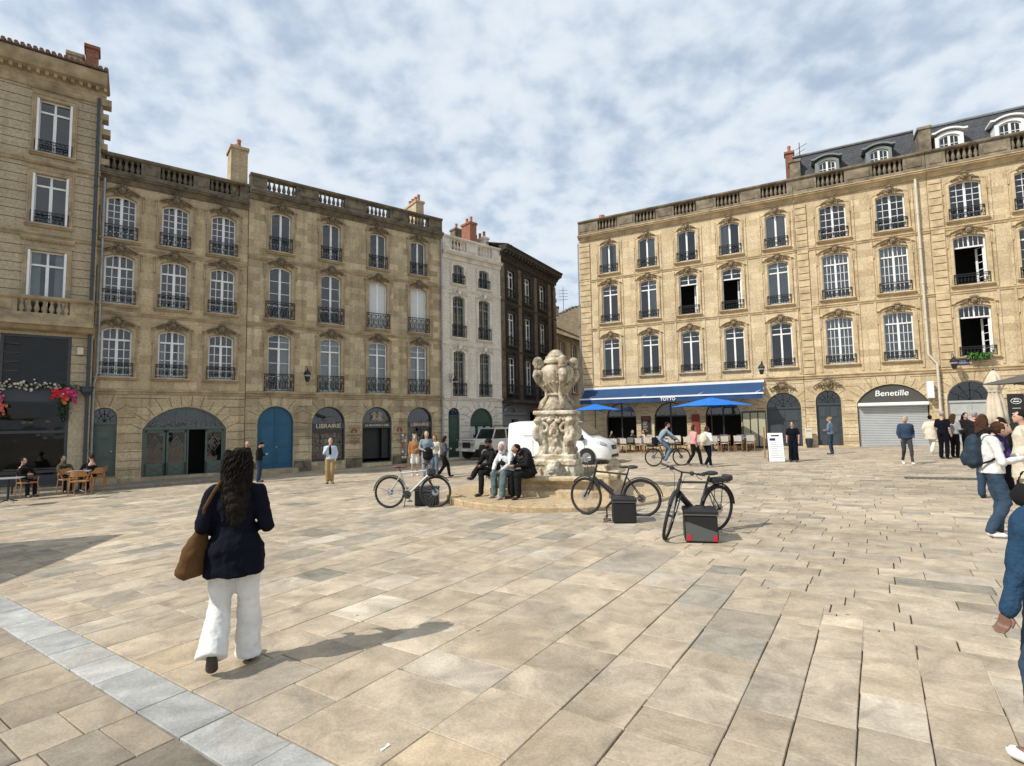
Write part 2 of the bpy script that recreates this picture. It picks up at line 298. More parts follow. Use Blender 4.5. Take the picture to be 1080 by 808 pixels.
GREY = [(.30, .27, .215), (.32, .285, .23), (.31, .265, .205)]; PALE = [(.485, .42, .33)]; RUST = [(.42, .335, .225)]
rg = random.Random(11)
class Slabs:
    def __init__(s): s.v = []; s.f = []; s.c = []
    def slab(s, a0, a1, b0, b1, col, g1=.006, g2=.004, zt=0):     # a along E3, b along E2
        j = lambda q: q+rg.uniform(-.003, .003)
        c = [(j(a0+g2), j(b0+g1)), (j(a1-g2), j(b0+g1)), (j(a1-g2), j(b1-g1)), (j(a0+g2), j(b1-g1))]
        o = len(s.v); e = .004; dz = rg.uniform(-.0015, .0015)+zt; tx = rg.uniform(-.001, .001)
        ins = [(1, 1), (-1, 1), (-1, -1), (1, -1)]
        for k, (a, b) in enumerate(c):
            P = E3*a+E2*b; s.v.append((P.x, P.y, G(P.x, P.y)-.022+zt))
        for k, (a, b) in enumerate(c):
            P = E3*a+E2*b; s.v.append((P.x, P.y, G(P.x, P.y)-.005+dz))
        for k, (a, b) in enumerate(c):
            P = E3*(a+ins[k][0]*e)+E2*(b+ins[k][1]*e); s.v.append((P.x, P.y, G(P.x, P.y)+dz+tx*(1 if k < 2 else -1)))
        fs = [(8, 11, 10, 9)]
        for k in range(4):
            n = (k+1) % 4; fs += [(k, 4+k, 4+n, n), (4+k, 8+k, 8+n, 4+n)]
        s.f += [tuple(i+o for i in f) for f in fs]; s.c += [col]*9
    def build(s, name, m):
        me = bpy.data.meshes.new(name); me.from_pydata(s.v, [], s.f); at = me.attributes.new('tone', 'FLOAT_COLOR', 'FACE')
        at.data.foreach_set('color', [q for c in s.c for q in (*c, 1)]); me.materials.append(m); return put(name, me)
def pick():
    r = rg.random(); p = PAL if r < .86 else GREY if r < .945 else PALE if r < .99 else RUST
    c = rg.choice(p); k = rg.uniform(.88, 1.12); return tuple(q*k for q in c)
PM = slab_mat('limestone_paving')
bnd = lambda t: 5.4+.76*t
sl = Slabs()
inL = lambda s, t: True
def outside(a, b):   # far beyond the facades: skip
    P = E3*a+E2*b
    return P.y > 40 or P.y < -7 or P.x < -30 or P.x > 32
known = [.19, .50, .82, 1.33, 1.76, 2.32, 3.11]
ts = list(known)
while ts[-1] < 24: ts.append(ts[-1]+rg.choice([.34, .4, .45, .5, .56]))
lo = []; q = .19
while q > -14: q -= rg.choice([.28, .31, .34, .38]); lo.append(q)
ts = lo[::-1]+ts
for t0, t1 in zip(ts, ts[1:]):
    end = min(bnd((t0+t1)/2), 34)
    for (s0, s1) in ((-9, 1.62), (1.96, end)):
        a = s0
        while a < s1-.02:
            w = rg.choice([.3, .4, .45, .5, .55, .62, .7, .8]); b = min(a+w, s1)
            if s1-b < .2: b = s1
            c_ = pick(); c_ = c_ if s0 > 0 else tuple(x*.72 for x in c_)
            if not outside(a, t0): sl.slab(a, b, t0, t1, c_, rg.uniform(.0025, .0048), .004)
            a = b
a = 0
row = bnd(-14)
while row < 36:
    h = rg.choice([.24, .27, .3, .34]); tb = (row+h-5.4)/.76+.45; t = min(tb, 22)
    while t > -24:
        w = rg.choice([.42, .5, .6, .7, .8]); 
        if not outside(row, t-w): sl.slab(row, row+h, t-w, t, pick(), rg.uniform(.0025, .0055), .0025, zt=-.004)
        t -= w
    row += h
pv = struct(sl.build('paving', PM))
# pale grey marble drainage band
sl = Slabs(); t = -12
while t < 22:
    w = rg.choice([.52, .6, .66, .74]); k = rg.uniform(.85, 1.15)
    if not outside(1.7, t): sl.slab(1.62, 1.96, t, t+w, (.37*k, .37*k, .35*k), .003, .008)
    t += w
bm_ = slab_mat('grey_marble_paving')
struct(sl.build('stone_band', bm_))
# raised pavement along the left-hand fronts
LA = math.radians(53.0); LD = (math.sin(LA), math.cos(LA)); LP = (-8.28, 27.86)
def Lw(u, out=0): return (LP[0]+LD[0]*u+math.cos(LA)*out, LP[1]+LD[1]*u-math.sin(LA)*out)
def gpp(px, py, dz=.13):
    d = ray(px, py); t = (-CAMZ+dz)/(d.z-GX*d.x-GY*d.y); return CV + t*d
mb = MB(); nn = 30; vs = []
for i in range(nn+1):
    u = -18+12.6*i/nn
    for o_, h_ in ((-.3, .14), (1.95, .13), (2.10, .125), (2.12, .10), (2.12, -.05)): x, y = Lw(u, o_); vs.append((x, y, G(x, y)+h_))
mb.add(vs, [(i*5+j, i*5+j+1, (i+1)*5+j+1, (i+1)*5+j) for i in range(nn) for j in range(4)]+[((nn)*5+j, nn*5+j+1, nn*5+4) for j in range(3)])
struct(mb.build('pavement', stone('pavement_stone', (.30, .265, .21), (.26, .23, .18), (.2, .18, .15), .5, bw=.9, bh=.45)))
# ================================================================== BUILDINGS
K['tiledark'] = mat('dark_roof_tile', (.055, .042, .034), .9, bump=.6, bscale=9, var=.4)  # near-black tile tone for the roof behind the balusters
def arc_pts(xc, w, zs, rise, n=12):              # left to right over the top
    if rise <= 0: return [(xc-w/2, zs), (xc+w/2, zs)]
    r = (w*w/4+rise*rise)/(2*rise); a = math.asin(min(1, w/2/r)); 
    if rise > w/2: a = PI-a
    return [(xc+r*math.sin(-a+2*a*i/n), zs+rise-r+r*math.cos(-a+2*a*i/n)) for i in range(n+1)]
def outline(xc, w, z0, z1, rise, n=12):           # counter-clockwise from bottom left seen from outside: BL, BR, right top..left top
    return [(xc-w/2, z0), (xc+w/2, z0)]+arc_pts(xc, w, z1-rise, rise, n)[::-1]
def grow(pts, d, closed=True):                    # move an outline outward by d
    n = len(pts); o = []
    for i in range(n):
        a = pts[i-1] if closed or i else None; b = pts[i]; c = pts[(i+1) % n] if closed or i < n-1 else None
        def nm(p, q):
            dx, dz = q[0]-p[0], q[1]-p[1]; L = math.hypot(dx, dz) or 1; return (dz/L, -dx/L)
        if a is None: m = nm(b, c); o.append((b[0]+m[0]*d, b[1]+m[1]*d)); continue
        if c is None: m = nm(a, b); o.append((b[0]+m[0]*d, b[1]+m[1]*d)); continue
        m1 = nm(a, b); m2 = nm(b, c); k = 1+m1[0]*m2[0]+m1[1]*m2[1]
        k = max(k, .35); o.append((b[0]+(m1[0]+m2[0])*d/k, b[1]+(m1[1]+m2[1])*d/k))
    return o
def wall_mb(x0, x1, zb, zt, holes, depth=.28, y=0, thick=9.0):
    mb = MB(); loops = [[(x0, zb), (x1, zb), (x1, zt), (x0, zt)]]+[outline(*h) for h in holes]
    flat = [p for l in loops for p in l]
    tris = tessellate_polygon([[Vector((a, b, 0)) for a, b in l] for l in loops])
    fs = []
    for t in tris:
        a, b, c = (flat[i] for i in t); cr = (b[0]-a[0])*(c[1]-a[1])-(b[1]-a[1])*(c[0]-a[0])
        fs.append(tuple(t) if cr > 0 else tuple(t[::-1]))
    mb.add([(a, y, b) for a, b in flat], fs)
    for l in loops[1:]:
        n = len(l); mb.add([(a, y, b) for a, b in l]+[(a, y+depth, b) for a, b in l], [(i, n+i, n+(i+1) % n, (i+1) % n)[::-1] for i in range(n)])
    D = thick   # sides, back, top
    mb.add([(x0, y, zb), (x0, D, zb), (x0, D, zt), (x0, y, zt), (x1, y, zb), (x1, D, zb), (x1, D, zt), (x1, y, zt)], [(0, 3, 2, 1), (4, 5, 6, 7), (1, 2, 6, 5), (3, 7, 6, 2)])
    return mb
class Bld:
    def __init__(s, name, label, P, az_right, zb, cat='building', group=None):
        # local x to the right along the facade, y into the house, z absolute height minus zb
        s.zb = zb; rz = math.atan2(az_right[1], az_right[0]); s.root = thing(name, label, cat, (P[0], P[1], zb), rz, group)
    def put(s, mb, name, m, parent=None, **k):
        mb.v = [(a, b, c-s.zb) for a, b, c in mb.v]; return mb.build(name, m, parent or s.root, **k)
    def inst(s, name, me, x, z, y=0, parent=None): return put(name, me, parent or s.root, (x, y, z-s.zb))
def ztop(x, w, z1, rise):
    if rise <= 0: return z1
    r = (w*w/4+rise*rise)/(2*rise); return z1-rise+math.sqrt(max(r*r-x*x, 0))-(r-rise)
WM = {}
def win_meshes(w, h, rise, cols=2, rows=5, transom=None, open_=0, fr=.06, key='white', bar=.028):
    """frame mesh, pane mesh, curtain mesh in local coords, origin at bottom centre of the opening"""
    k = (w, h, rise, cols, rows, transom, open_, key)
    if k in WM: return WM[k]
    mb = MB(); ol = outline(0, w, 0, h, rise); inn = grow(ol, -fr); mb.band(inn, ol, .13, .22, closed=True)
    tz = transom if transom else None
    lo_top = tz if tz else None
    iw = w/2-fr
    def vbar(x, hw, z0, z1=None, y0=.135, y1=.2):
        zt = (ztop(x, w, h, rise)-fr*.6) if z1 is None else z1; mb.box(x-hw, x+hw, y0, y1, z0, zt)
    def leafbars(xa, xb, z0, z1, c, r, topopen):
        for i in range(1, c): x = xa+(xb-xa)*i/c; vbar(x, bar/2, z0, None if topopen else z1, .15, .18)
        for i in range(1, r): z = z0+(z1-z0)*i/r; mb.box(xa, xb, .15, .18, z-bar/2, z+bar/2)
    body_top = tz-.03 if tz else h-rise*.6
    if open_ != 1:
        vbar(0, .05, fr*.8, body_top if tz else None, .115, .2)
        for sx in (-1, 1): mb.box(min(sx*.05, sx*iw), max(sx*.05, sx*iw), .13, .19, fr*.8, fr+.07)
    if tz:
        mb.box(-iw-.01, iw+.01, .11, .21, tz-.035, tz+.035); vbar(0, .035, tz)
        for sx in (-1, 1): leafbars(min(0, sx*iw), max(0, sx*iw), tz+.03, h-rise*.6, cols, max(1, round((h-tz)/.42)), True)
        leafbars_h = tz-.03
    if open_ != 1:
        for sx in (-1, 1): leafbars(min(sx*.05, sx*iw), max(sx*.05, sx*iw), fr, body_top, cols, rows, tz is None)
    else:   # leaves folded into the room
        for sx in ((1,) if cols < 3 else (1,)):
            xx = sx*(iw-.02); n = 3
            mb.box(xx-.03, xx+.03, .2, .24, fr, body_top); mb.box(xx-.03-.18, xx-.12, .62, .66, fr, body_top)
            mb.add([(xx, .22, fr), (xx-.16, .64, fr), (xx-.16, .64, fr+.1), (xx, .22, fr+.1)], [(0, 1, 2, 3)])
            for i in range(1, 5+1):
                z = fr+(body_top-fr)*i/5; mb.add([(xx, .22, z-.03), (xx-.16, .64, z-.03), (xx-.16, .64, z), (xx, .22, z)], [(0, 1, 2, 3)])
    frame = mb.mesh('window_frame', K[key])
    pb = MB()
    if open_ == 1 and tz: pl = [(-iw, tz), (iw, tz)]+[(x, z) for x, z in inn[2:]]
    else: pl = inn
    pb.add([(x, .165, z) for x, z in pl], [tuple(range(len(pl)))]); pane = pb.mesh('pane', K['glass'])
    def cur(style):
        c = MB(); n = 26; zt = h-.05
        if style == 'blind': 
            c.band(*[[(x, z) for x, z in inn]]*2, .2, .21, closed=True) if 0 else c.prism(grow(ol, -fr*1.2), .185, .2)
            for sx in (-1, 1): 
                for k_ in range(4): c.box(min(sx*.06, sx*(iw-.03)), max(sx*.06, sx*(iw-.03)), .178, .186, fr+.05+k_*(h-.3)/4, fr+.0+(k_+1)*(h-.3)/4)
            
            for v_ in range(len(c.v)): a_, b_, d_ = c.v[v_]; c.v[v_] = (a_, b_-.045, d_)
            return c.mesh('interior_shutter', K['blind'])
        if style == 'half': rngs = [(-iw, -iw*.45), (iw*.45, iw)]
        elif style == 'right': rngs = [(.02, iw)]
        elif style == 'left': rngs = [(-iw, -.02)]
        else: rngs = [(-iw, iw)]
        for xa, xb in rngs:
            vs = []
            for i in range(n+1):
                x = xa+(xb-xa)*i/n; yy = .27+.02*math.sin(i*1.9)+.01*math.sin(i*.7); vs += [(x, yy, .05), (x, yy, zt)]
            c.add(vs, [(2*i, 2*i+2, 2*i+3, 2*i+1) for i in range(n)])
        return c.mesh('curtain', K['curtain'])
    WM[k] = (frame, pane, cur, {}); return WM[k]
def rail_mesh(w, h=.62, style=0, y=-.07, key='iron'):
    k = ('rail', round(w, 2), h, style)
    if k in WM: return WM[k]
    mb = MB(); t = .013
    mb.box(-w/2, w/2, y-.018, y+.018, h-.03, h); mb.box(-w/2, w/2, y-t, y+t, .05, .075); mb.box(-w/2, w/2, y-t, y+t, h-.14, h-.12)
    for sx in (-1, 1): mb.box(sx*w/2-t, sx*w/2+t, y-t, .06, h-.03, h); mb.box(sx*w/2-t, sx*w/2+t, y-t, y+t, 0, h); mb.box(sx*w/2-t, sx*w/2+t, y, .06, .05, .075)
    def ring(cx, cz, r, a0=0, a1=2*PI, n=10): mb.tube([(cx+r*math.cos(a0+(a1-a0)*i/n), y, cz+r*math.sin(a0+(a1-a0)*i/n)) for i in range(n+1)], .009, 4, caps=False)
    n = max(4, int(w/.13)) if style != 1 else max(4, int(w/.24)); st = w/n
    for i in range(1, n): x = -w/2+st*i; mb.box(x-.008, x+.008, y-.008, y+.008, .05, h-.02)
    for i in range(n):
        x = -w/2+st*(i+.5)
        if style == 0: ring(x, h*.42, st*.42); ring(x, h-.08, .03)
        elif style == 1:      # rich scrollwork
            for cz in (.18, .42): ring(x-st*.2, cz, .06); ring(x+st*.2, cz+.04, .055); ring(x, cz+.12, .045, 0, 4.5)
            mb.tube([(x-st*.45, y, .08), (x-st*.1, y, .25), (x+st*.1, y, .45), (x+st*.45, y, h-.14)], .009, 4); mb.tube([(x+st*.45, y, .08), (x+st*.15, y, .2), (x-st*.2, y, .5), (x-st*.45, y, h-.14)], .009, 4)
            ring(x, h-.08, .035)
        elif style == 2: ring(x, .2, st*.42); ring(x, h-.08, .03); mb.ell((x, y, h*.55), (.018, .018, .03), 5, 4)
    WM[k] = mb.mesh('balcony_railing', K[key]); return WM[k]
def surround_mesh(w, h, rise, kt, ears=True, hood=True, bw=.15, sill=.5):
    k = ('sur', w, h, rise, kt, ears, hood)
    if k in WM: return WM[k]
    mb = MB(); ol = outline(0, w, 0, h, rise, 12); a = ol[1:]+[ol[0]]    # right bottom -> over -> left bottom
    def offs(d): return grow(ol, d)[1:]+[grow(ol, d)[0]]
    def fixb(p, d): p = list(p); p[0] = (p[0][0], 0); p[-1] = (p[-1][0], 0); return p
    mb.band([tuple(q) for q in a], fixb(offs(bw), bw), -.045, 0)
    mb.band(fixb(offs(bw), bw), fixb(offs(bw+.035), 0), -.07, 0)
    if ears:
        p = outline(0, w+2*bw+.1, h-.55, h+.12, rise, 12); q = grow(p, .05); mb.band((p[1:]+[p[0]]), (q[1:]+[q[0]]), -.06, 0)
    if hood:   # a raised moulding over the arch, with shoulders
        z = h+.14; W = w/2+.27
        pr = [(-W, z-.1), (-W+.13, z-.1), (-W+.2, z)]+[(x, zz) for x, zz in arc_pts(0, w+.1, z, .16, 8)]+[(W-.2, z), (W-.13, z-.1), (W, z-.1)]
        up = [(x, zz+.045) for x, zz in pr]; mb.band(pr[::-1], up[::-1], -.10, 0); mb.band([(x, zz+.045) for x, zz in pr[::-1]], [(x, zz+.07) for x, zz in pr[::-1]], -.14, 0)
    if sill: mb.prof_x([(0, -.12), (-.08, -.12), (-.10, -.07), (-.16, -.05), (-.16, 0), (0, 0)], -w/2-sill*.42, w/2+sill*.42)
    WM[k] = mb.mesh('window_surround', K[kt]); return WM[k]
def carving_mesh(v=0, mk='carve'):
    k = ('carv', v, mk)
    if k in WM: return WM[k]
    mb = MB(); r = random.Random(v+3)
    mb.ell((0, -.12, .02), (.13, .09, .17), 12, 8)
    for i in range(7):
        a = R_(20+i*23.3); mb.ell((math.cos(a)*.17, -.13, .08+math.sin(a)*.17), (.035, .05, .075), 6, 5, Matrix.Rotation(-(a-PI/2), 3, 'Y'))
    for sx in (-1, 1):
        for q in (0, 1):
            pts = []; 
            for i in range(12): t = i/11; a = R_(200*t)+q*.5; rr = .13*(1-.6*t); pts.append((sx*(.2+q*.1+rr*math.cos(a)*.7), -.1, -.04-q*.1+rr*math.sin(a)))
            mb.tube(pts, [.035*(1-.5*i/11) for i in range(12)], 5)
        for i in range(4): mb.ell((sx*(.3+i*.075), -.09, .03-i*.045+r.uniform(-.02, .02)), (.055, .05, .035), 6, 5, Matrix.Rotation(sx*r.uniform(.2, .9), 3, 'Y'))
        mb.ell((sx*.14, -.1, -.17), (.05, .05, .07), 6, 5)
    if v % 2: mb.ell((0, -.2, .0), (.05, .05, .07), 8, 6); mb.ell((0, -.17, .2), (.09, .05, .05), 8, 5)
    WM[k] = mb.mesh('keystone_carving', K[mk], True); return WM[k]
def window(B, x, z0, w, h, rise, spec, rail=None, railh=.62, curtain=None, sur=None, carv=None, plate=None, shutter=None):
    open_ = spec.get('open_', 0); f, p, cur, cc = win_meshes(w, h, rise, **spec)
    wo = B.inst('window', f, x, z0); pn = put('pane', p, wo)
    if curtain:
        if curtain not in cc: cc[curtain] = cur(curtain)
        put(cc[curtain].name.split('.')[0], cc[curtain], wo)
    if rail is not None: put('balcony_railing', rail_mesh(w+.12 if rail != 1 else w+.3, railh, rail), wo, (0, 0, .0))
    if sur:
        so = B.inst('window_surround', surround_mesh(w, h, rise, **sur), x, z0)
        if carv is not None: put('keystone_carving', carving_mesh(*carv), so, (0, 0, h+.17))
    return wo
def belt(B, x0, x1, z, m, p=.09, h=.16, name='string_course'):
    mb = MB(); mb.prof_x([(0, z-h/2), (-p*.4, z-h/2), (-p*.6, z-h*.1), (-p, z+h*.15), (-p, z+h*.4), (-.02, z+h/2), (0, z+h/2)], x0, x1); return B.put(mb, name, m)
def cornice(B, x0, x1, z, m, p=.42, h=.5, dent=0):
    mb = MB(); mb.prof_x([(0, z-h), (-.06, z-h), (-.08, z-h*.75), (-p*.35, z-h*.6), (-p*.45, z-h*.42), (-p*.85, z-h*.34), (-p*.87, z-h*.14), (-p, z-.04), (-p, z), (0, z+.02)], x0, x1)
    if dent:
        x = x0+.1
        while x < x1-.1: mb.box(x, x+dent*.42, -p*.8, -p*.3, z-h*.58, z-h*.36); x += dent
    return B.put(mb, 'cornice', m)
def B_roof(B, x0, x1, z0, z1):
    q = MB(); q.add([(x0+.05, .235, z0), (x1-.05, .235, z0), (x1-.05, .26, z1-.10), (x0+.05, .26, z1-.10), (x1-.05, 7.5, z1+1.0), (x0+.05, 7.5, z1+1.0)], [(0, 1, 2, 3), (3, 2, 4, 5)]); return B.put(q, 'roof', K['tiledark'])
BAL = {}
def baluster_prof(h): return [(.085, 0), (.085, .05*h), (.05, .08*h), (.055, .14*h), (.085, .25*h), (.092, .36*h), (.075, .5*h), (.048, .68*h), (.042, .8*h), (.06, .86*h), (.06, .9*h), (.085, .94*h), (.085, h)]
def parapet(B, x0, x1, z0, z1, groups, m, gw=1.35, nb=6, y=-.12, d=.34, name='parapet'):
    """solid parapet with pierced baluster groups"""
    mb = MB(); base = .26; cop = .15
    mb.prof_x([(y, z0), (y, z0+base-.05), (y+.03, z0+base), (y+d, z0+base), (y+d, z0)], x0, x1)
    mb.prof_x([(y-.06, z1-cop+.05), (y-.08, z1-.03), (y-.04, z1), (y+d+.04, z1), (y+d+.06, z1-cop+.05), (y+d, z1-cop), (y, z1-cop)][::-1], x0, x1)
    xs = [x0]
    for g in sorted(groups): xs += [g-gw/2, g+gw/2]
    xs.append(x1)
    for a, b in zip(xs[0::2], xs[1::2]):
        if b-a > .05:
            mb.box(a, b, y+.03, y+d-.03, z0+base-.01, z1-cop+.01)
            if b-a > .5: mb.box(a+.15, b-.15, y+.005, y+.04, z0+base+.08, z1-cop-.08)
    po = B.put(mb, name, m)
    hh = z1-z0-base-cop; k = ('bal', round(hh, 2), gw, nb, m.name)
    if k not in WM:
        q = MB(); pr = baluster_prof(hh)
        for i in range(nb): q.lathe(pr, 8, ((i+.5)*gw/nb-gw/2, 0, 0))
        WM[k] = q.mesh('balusters', m, auto=50)
    for g in groups: B.inst('balusters', WM[k], g, z0+base, y+d/2)
    return po
def quoins(B, xc, w, z0, z1, m, gm_, p=.07, ch=.38):
    mb = MB(); z = z0; mb.box(xc-w/2+.01, xc+w/2-.01, -p+.035, 0, z0, z1); mb.cur = 1
    zz = z0+ch-.03
    while zz < z1-.1: mb.box(xc-w*.36, xc+w*.36, -p-.003, -p+.03, zz-.002, zz+.032); zz += ch
    mb.cur = 0
    while z < z1-.1:
        zt = min(z+ch-.03, z1); mb.bbox(xc-w/2, xc+w/2, -p, 0, z, zt, .012); z += ch
    return B.put(mb, 'quoin_pilaster', [m, gm_])
def rustic(B, x0, x1, z0, z1, openings, m, step=.37, fan=True, vw=.5):
    """sunk joints of the banded ground floor: courses broken by the openings, and fans of voussoir joints"""
    mb = MB(); z = z0
    def bar(xa, za, xb, zb_, t=.011):
        dx, dz = xb-xa, zb_-za; L = math.hypot(dx, dz)
        if L < .03: return
        nx, nz = -dz/L*t, dx/L*t; mb.prism([(xa-nx, za-nz), (xb-nx, zb_-nz), (xb+nx, zb_+nz), (xa+nx, za+nz)], -.004, .01)
    while z < z1:
        segs = [(x0, x1)]
        for (xc, w, a, b, rise) in openings:
            spring = b-rise; R = w/2
            if z < spring: hw = w/2+.04
            elif z < b+vw*.8 and rise > 0:
                RR = (w*w/4+rise*rise)/(2*rise); cz = b-RR; ro = RR+vw; 
                hw = math.sqrt(max(0, ro*ro-(z-cz)**2)) if abs(z-cz) < ro else 0; hw = min(hw, w/2+vw) if hw else 0
            else: hw = 0
            if hw:
                ns = []
                for (p, q) in segs:
                    if xc-hw > p and xc-hw < q: ns.append((p, xc-hw))
                    if xc+hw < q and xc+hw > p: ns.append((xc+hw, q))
                    if xc-hw >= q or xc+hw <= p: ns.append((p, q))
                segs = ns
        for p, q in segs:
            if q-p > .12: bar(p, z, q, z)
        z += step
    if fan:
        for (xc, w, a, b, rise) in openings:
            if rise <= 0: continue
            RR = (w*w/4+rise*rise)/(2*rise); cz = b-RR; am = math.asin(min(1, w/2/RR)); 
            if rise > w/2: am = PI-am
            n = max(5, int(2*am*RR/.34)) | 1
            for i in range(n+1):
                t = -am+2*am*i/n; r1 = RR+.05; r2 = RR+vw*(1+.25*(i % 2))
                z2 = min(cz+r2*math.cos(t), z1); k = (z2-cz)/max(.01, math.cos(t)) if math.cos(t) > .1 else r2; k = min(k, r2)
                bar(xc+r1*math.sin(t), cz+r1*math.cos(t), xc+k*math.sin(t), cz+k*math.cos(t))
    return B.put(mb, 'rustication_joints', m)
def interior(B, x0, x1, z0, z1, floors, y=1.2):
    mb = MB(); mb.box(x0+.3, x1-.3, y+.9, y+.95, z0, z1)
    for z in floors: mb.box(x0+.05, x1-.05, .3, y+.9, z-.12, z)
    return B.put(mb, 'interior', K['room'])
def chimney(B, x, y, z0, z1, w, d, m, pots=3, cap=True, taper=0):
    mb = MB(); mb.box(x-w/2, x+w/2, y, y+d, z0, z1)
    if cap: mb.bbox(x-w/2-.06, x+w/2+.06, y-.06, y+d+.06, z1-.16, z1, .02)
    if taper: mb.prism([(x-w/2-taper, z0), (x+w/2, z0), (x+w/2, z0+(z1-z0)*.55), (x-w/2, z0+(z1-z0)*.55)], y+.02, y+d-.02)
    c = B.put(mb, 'chimney', m)
    if pots:
        q = MB(); q.lathe([(.11, 0), (.12, .05), (.095, .1), (.085, .3), (.1, .36), (.1, .42), (.08, .43)], 10)
        pm = q.mesh('chimney_pot', K['terra'], auto=40)
        for i in range(pots): 
            t = (i+.5)/pots; put('chimney_pot', pm, c, (x if d > w else x-w/2+w*t, y+d*t if d > w else y+d/2, z1-B.zb-.01))
    return c
def pipe(B, pts, m, r=.05, clips=True):
    mb = MB(); mb.tube(pts, r, 8)
    for p, q in zip(pts, pts[1:]):
        n = int(abs(q[2]-p[2])/1.9)
        for i in range(1, n+1):
            z = p[2]+(q[2]-p[2])*i/(n+1); t = i/(n+1); mb.tube([(p[0]+(q[0]-p[0])*t, p[1]+(q[1]-p[1])*t, z-.03), (p[0]+(q[0]-p[0])*t, p[1]+(q[1]-p[1])*t, z+.03)], r*1.35, 8)
    return B.put(mb, 'drainpipe', m, auto=40)
def text(body, size, m, parent, loc, rot=(PI/2, 0, 0), ext=.008, name='lettering', align='CENTER', sx=1, shear=0, off=0):
    c = bpy.data.curves.new(name, 'FONT'); c.body = body; c.size = size; c.extrude = ext; c.align_x = align; c.align_y = 'CENTER'; c.shear = shear; c.offset = off
    o = bpy.data.objects.new(name, c); COL.objects.link(o); bpy.context.view_layer.update()
    me = bpy.data.meshes.new_from_object(o.evaluated_get(bpy.context.evaluated_depsgraph_get())); bpy.data.objects.remove(o); me.name = name
    me.materials.clear(); me.materials.append(m); return put(name, me, parent, loc, rot, (sx, 1, 1))

LA = math.radians(53.0); LD = (math.sin(LA), math.cos(LA)); LP = (-8.28, 27.86)
RA = math.radians(-61.8); RD = (math.sin(RA), math.cos(RA)); RP = (19.85, 27.85)
def Lw(u, out=0): return (LP[0]+LD[0]*u+math.cos(LA)*out, LP[1]+LD[1]*u-math.sin(LA)*out)
def Rw(x, out=0): return (RP[0]-RD[0]*x-math.cos(RA)*out, RP[1]-RD[1]*x+math.sin(RA)*out)     # x = -u, to the right
RX = (-RD[0], -RD[1])
# ---------------------------------------------------------------- B1: tall house at the far left with the café
ZB = -.62
B = Bld('town_house', 'tall pale rusticated stone house at the left edge above the dark glazed cafe front', Lw(-12.6, .25), LD, ZB)
ox = 12.6   # local x = u + ox
X = lambda u: u+ox
hl = [(X(-12.29), 1.0, 12.62, 14.80, 0), (X(-12.31), 1.0, 9.78, 11.77, 0), (X(-12.31), 1.07, 6.2, 8.74, 0), (X(-12.5), 2.05, 3.42, 5.45, 0), (X(-12.5), 2.05, -.25, 2.95, 0)]
hl += [(X(-15.4), h[1], h[2], h[3], 0) for h in hl]
B.put(wall_mb(X(-17.5), X(-10.82), ZB-.3, 15.6, hl, .3), 'wall', K['stoneG'])
interior(B, X(-17.5), X(-10.82), ZB, 15.4, (3.2, 6.1, 9.5, 12.4))
gr = MB(); z = 3.0
for z in [3.35+.345*i for i in range(35)]:
    for a, b in ((X(-17.4), X(-16.1)), (X(-14.7), X(-13.0)), (X(-11.6), X(-10.95))):
        if not (5.5 < z < 6.25 or 9.0 < z < 9.6 or 12.1 < z < 12.5): gr.box(a, b, -.003, .01, z-.013, z+.013)
B.put(gr, 'rustication_joints', K['groove'])
for h in hl[:3]+hl[5:8]:
    window(B, h[0], h[2], h[1], h[3]-h[2], 0, dict(cols=1, rows=1, transom=(h[3]-h[2])*.78), rail=0 if h[2] > 9 else None, railh=.5, curtain='half' if h[2] < 7 else None, sur=dict(kt='trimL', ears=False, hood=False))
    sm = MB()
    for sx in (-1, 1): sm.box(h[0]+sx*(h[1]/2+.0)-.035, h[0]+sx*(h[1]/2)+.035, -.09, .03, h[2]+.03, h[3]-.03)
    B.put(sm, 'folded_shutters', K['white'])
for h in (hl[0], hl[1], hl[2]):
    q = MB(); q.prof_x([(0, h[3]+.36), (-.1, h[3]+.36), (-.16, h[3]+.44), (-.16, h[3]+.5), (0, h[3]+.52)], h[0]-.8, h[0]+.8); B.put(q, 'window_hood', K['trimL'])
# carved frieze over the third-floor window
q = MB()
for i in range(9): q.ell((X(-12.31)-.55+i*.14, -.03, 9.12), (.06, .05, .07), 7, 5)
B.put(q, 'frieze_carving', K['trimL'], smooth=True)
belt(B, X(-17.5), X(-10.8), 9.35, K['trimL'], .12, .2); belt(B, X(-17.5), X(-10.8), 12.25, K['trimL'], .12, .2)
q = MB(); q.prof_x([(0, 15.2), (-.05, 15.2), (-.1, 15.5), (-.15, 15.55), (-.15, 15.75), (-.45, 15.85), (-.55, 16.1), (-.6, 16.3), (0, 16.35)], X(-17.5), X(-10.7))
for i in range(26): q.box(X(-17.3)+i*.26, X(-17.3)+i*.26+.11, -.34, -.12, 15.66, 15.84)
B.put(q, 'cornice', K['trimL'])
# roof with tile edge
q = MB(); q.add([(X(-17.5), -.66, 16.34), (X(-10.7), -.66, 16.34), (X(-10.7), 5, 18.2), (X(-17.5), 5, 18.2), (X(-17.5), -.62, 16.4), (X(-10.7), -.62, 16.42), (X(-10.7), 5, 18.3), (X(-17.5), 5, 18.3)], [(0, 3, 2, 1), (4, 5, 6, 7), (0, 1, 5, 4), (1, 2, 6, 5)])
for i in range(38): q.tube([(X(-17.4)+i*.18, -.7, 16.42), (X(-17.4)+i*.18, 5, 18.3)], .075, 6)
B.put(q, 'roof', K['tile'])
chimney(B, X(-11.25), .35, 16.2, 17.85, .42, .6, K['brickred'], 0); chimney(B, X(-11.8), .6, 16.3, 17.45, .5, .6, K['stoneG'], 0)
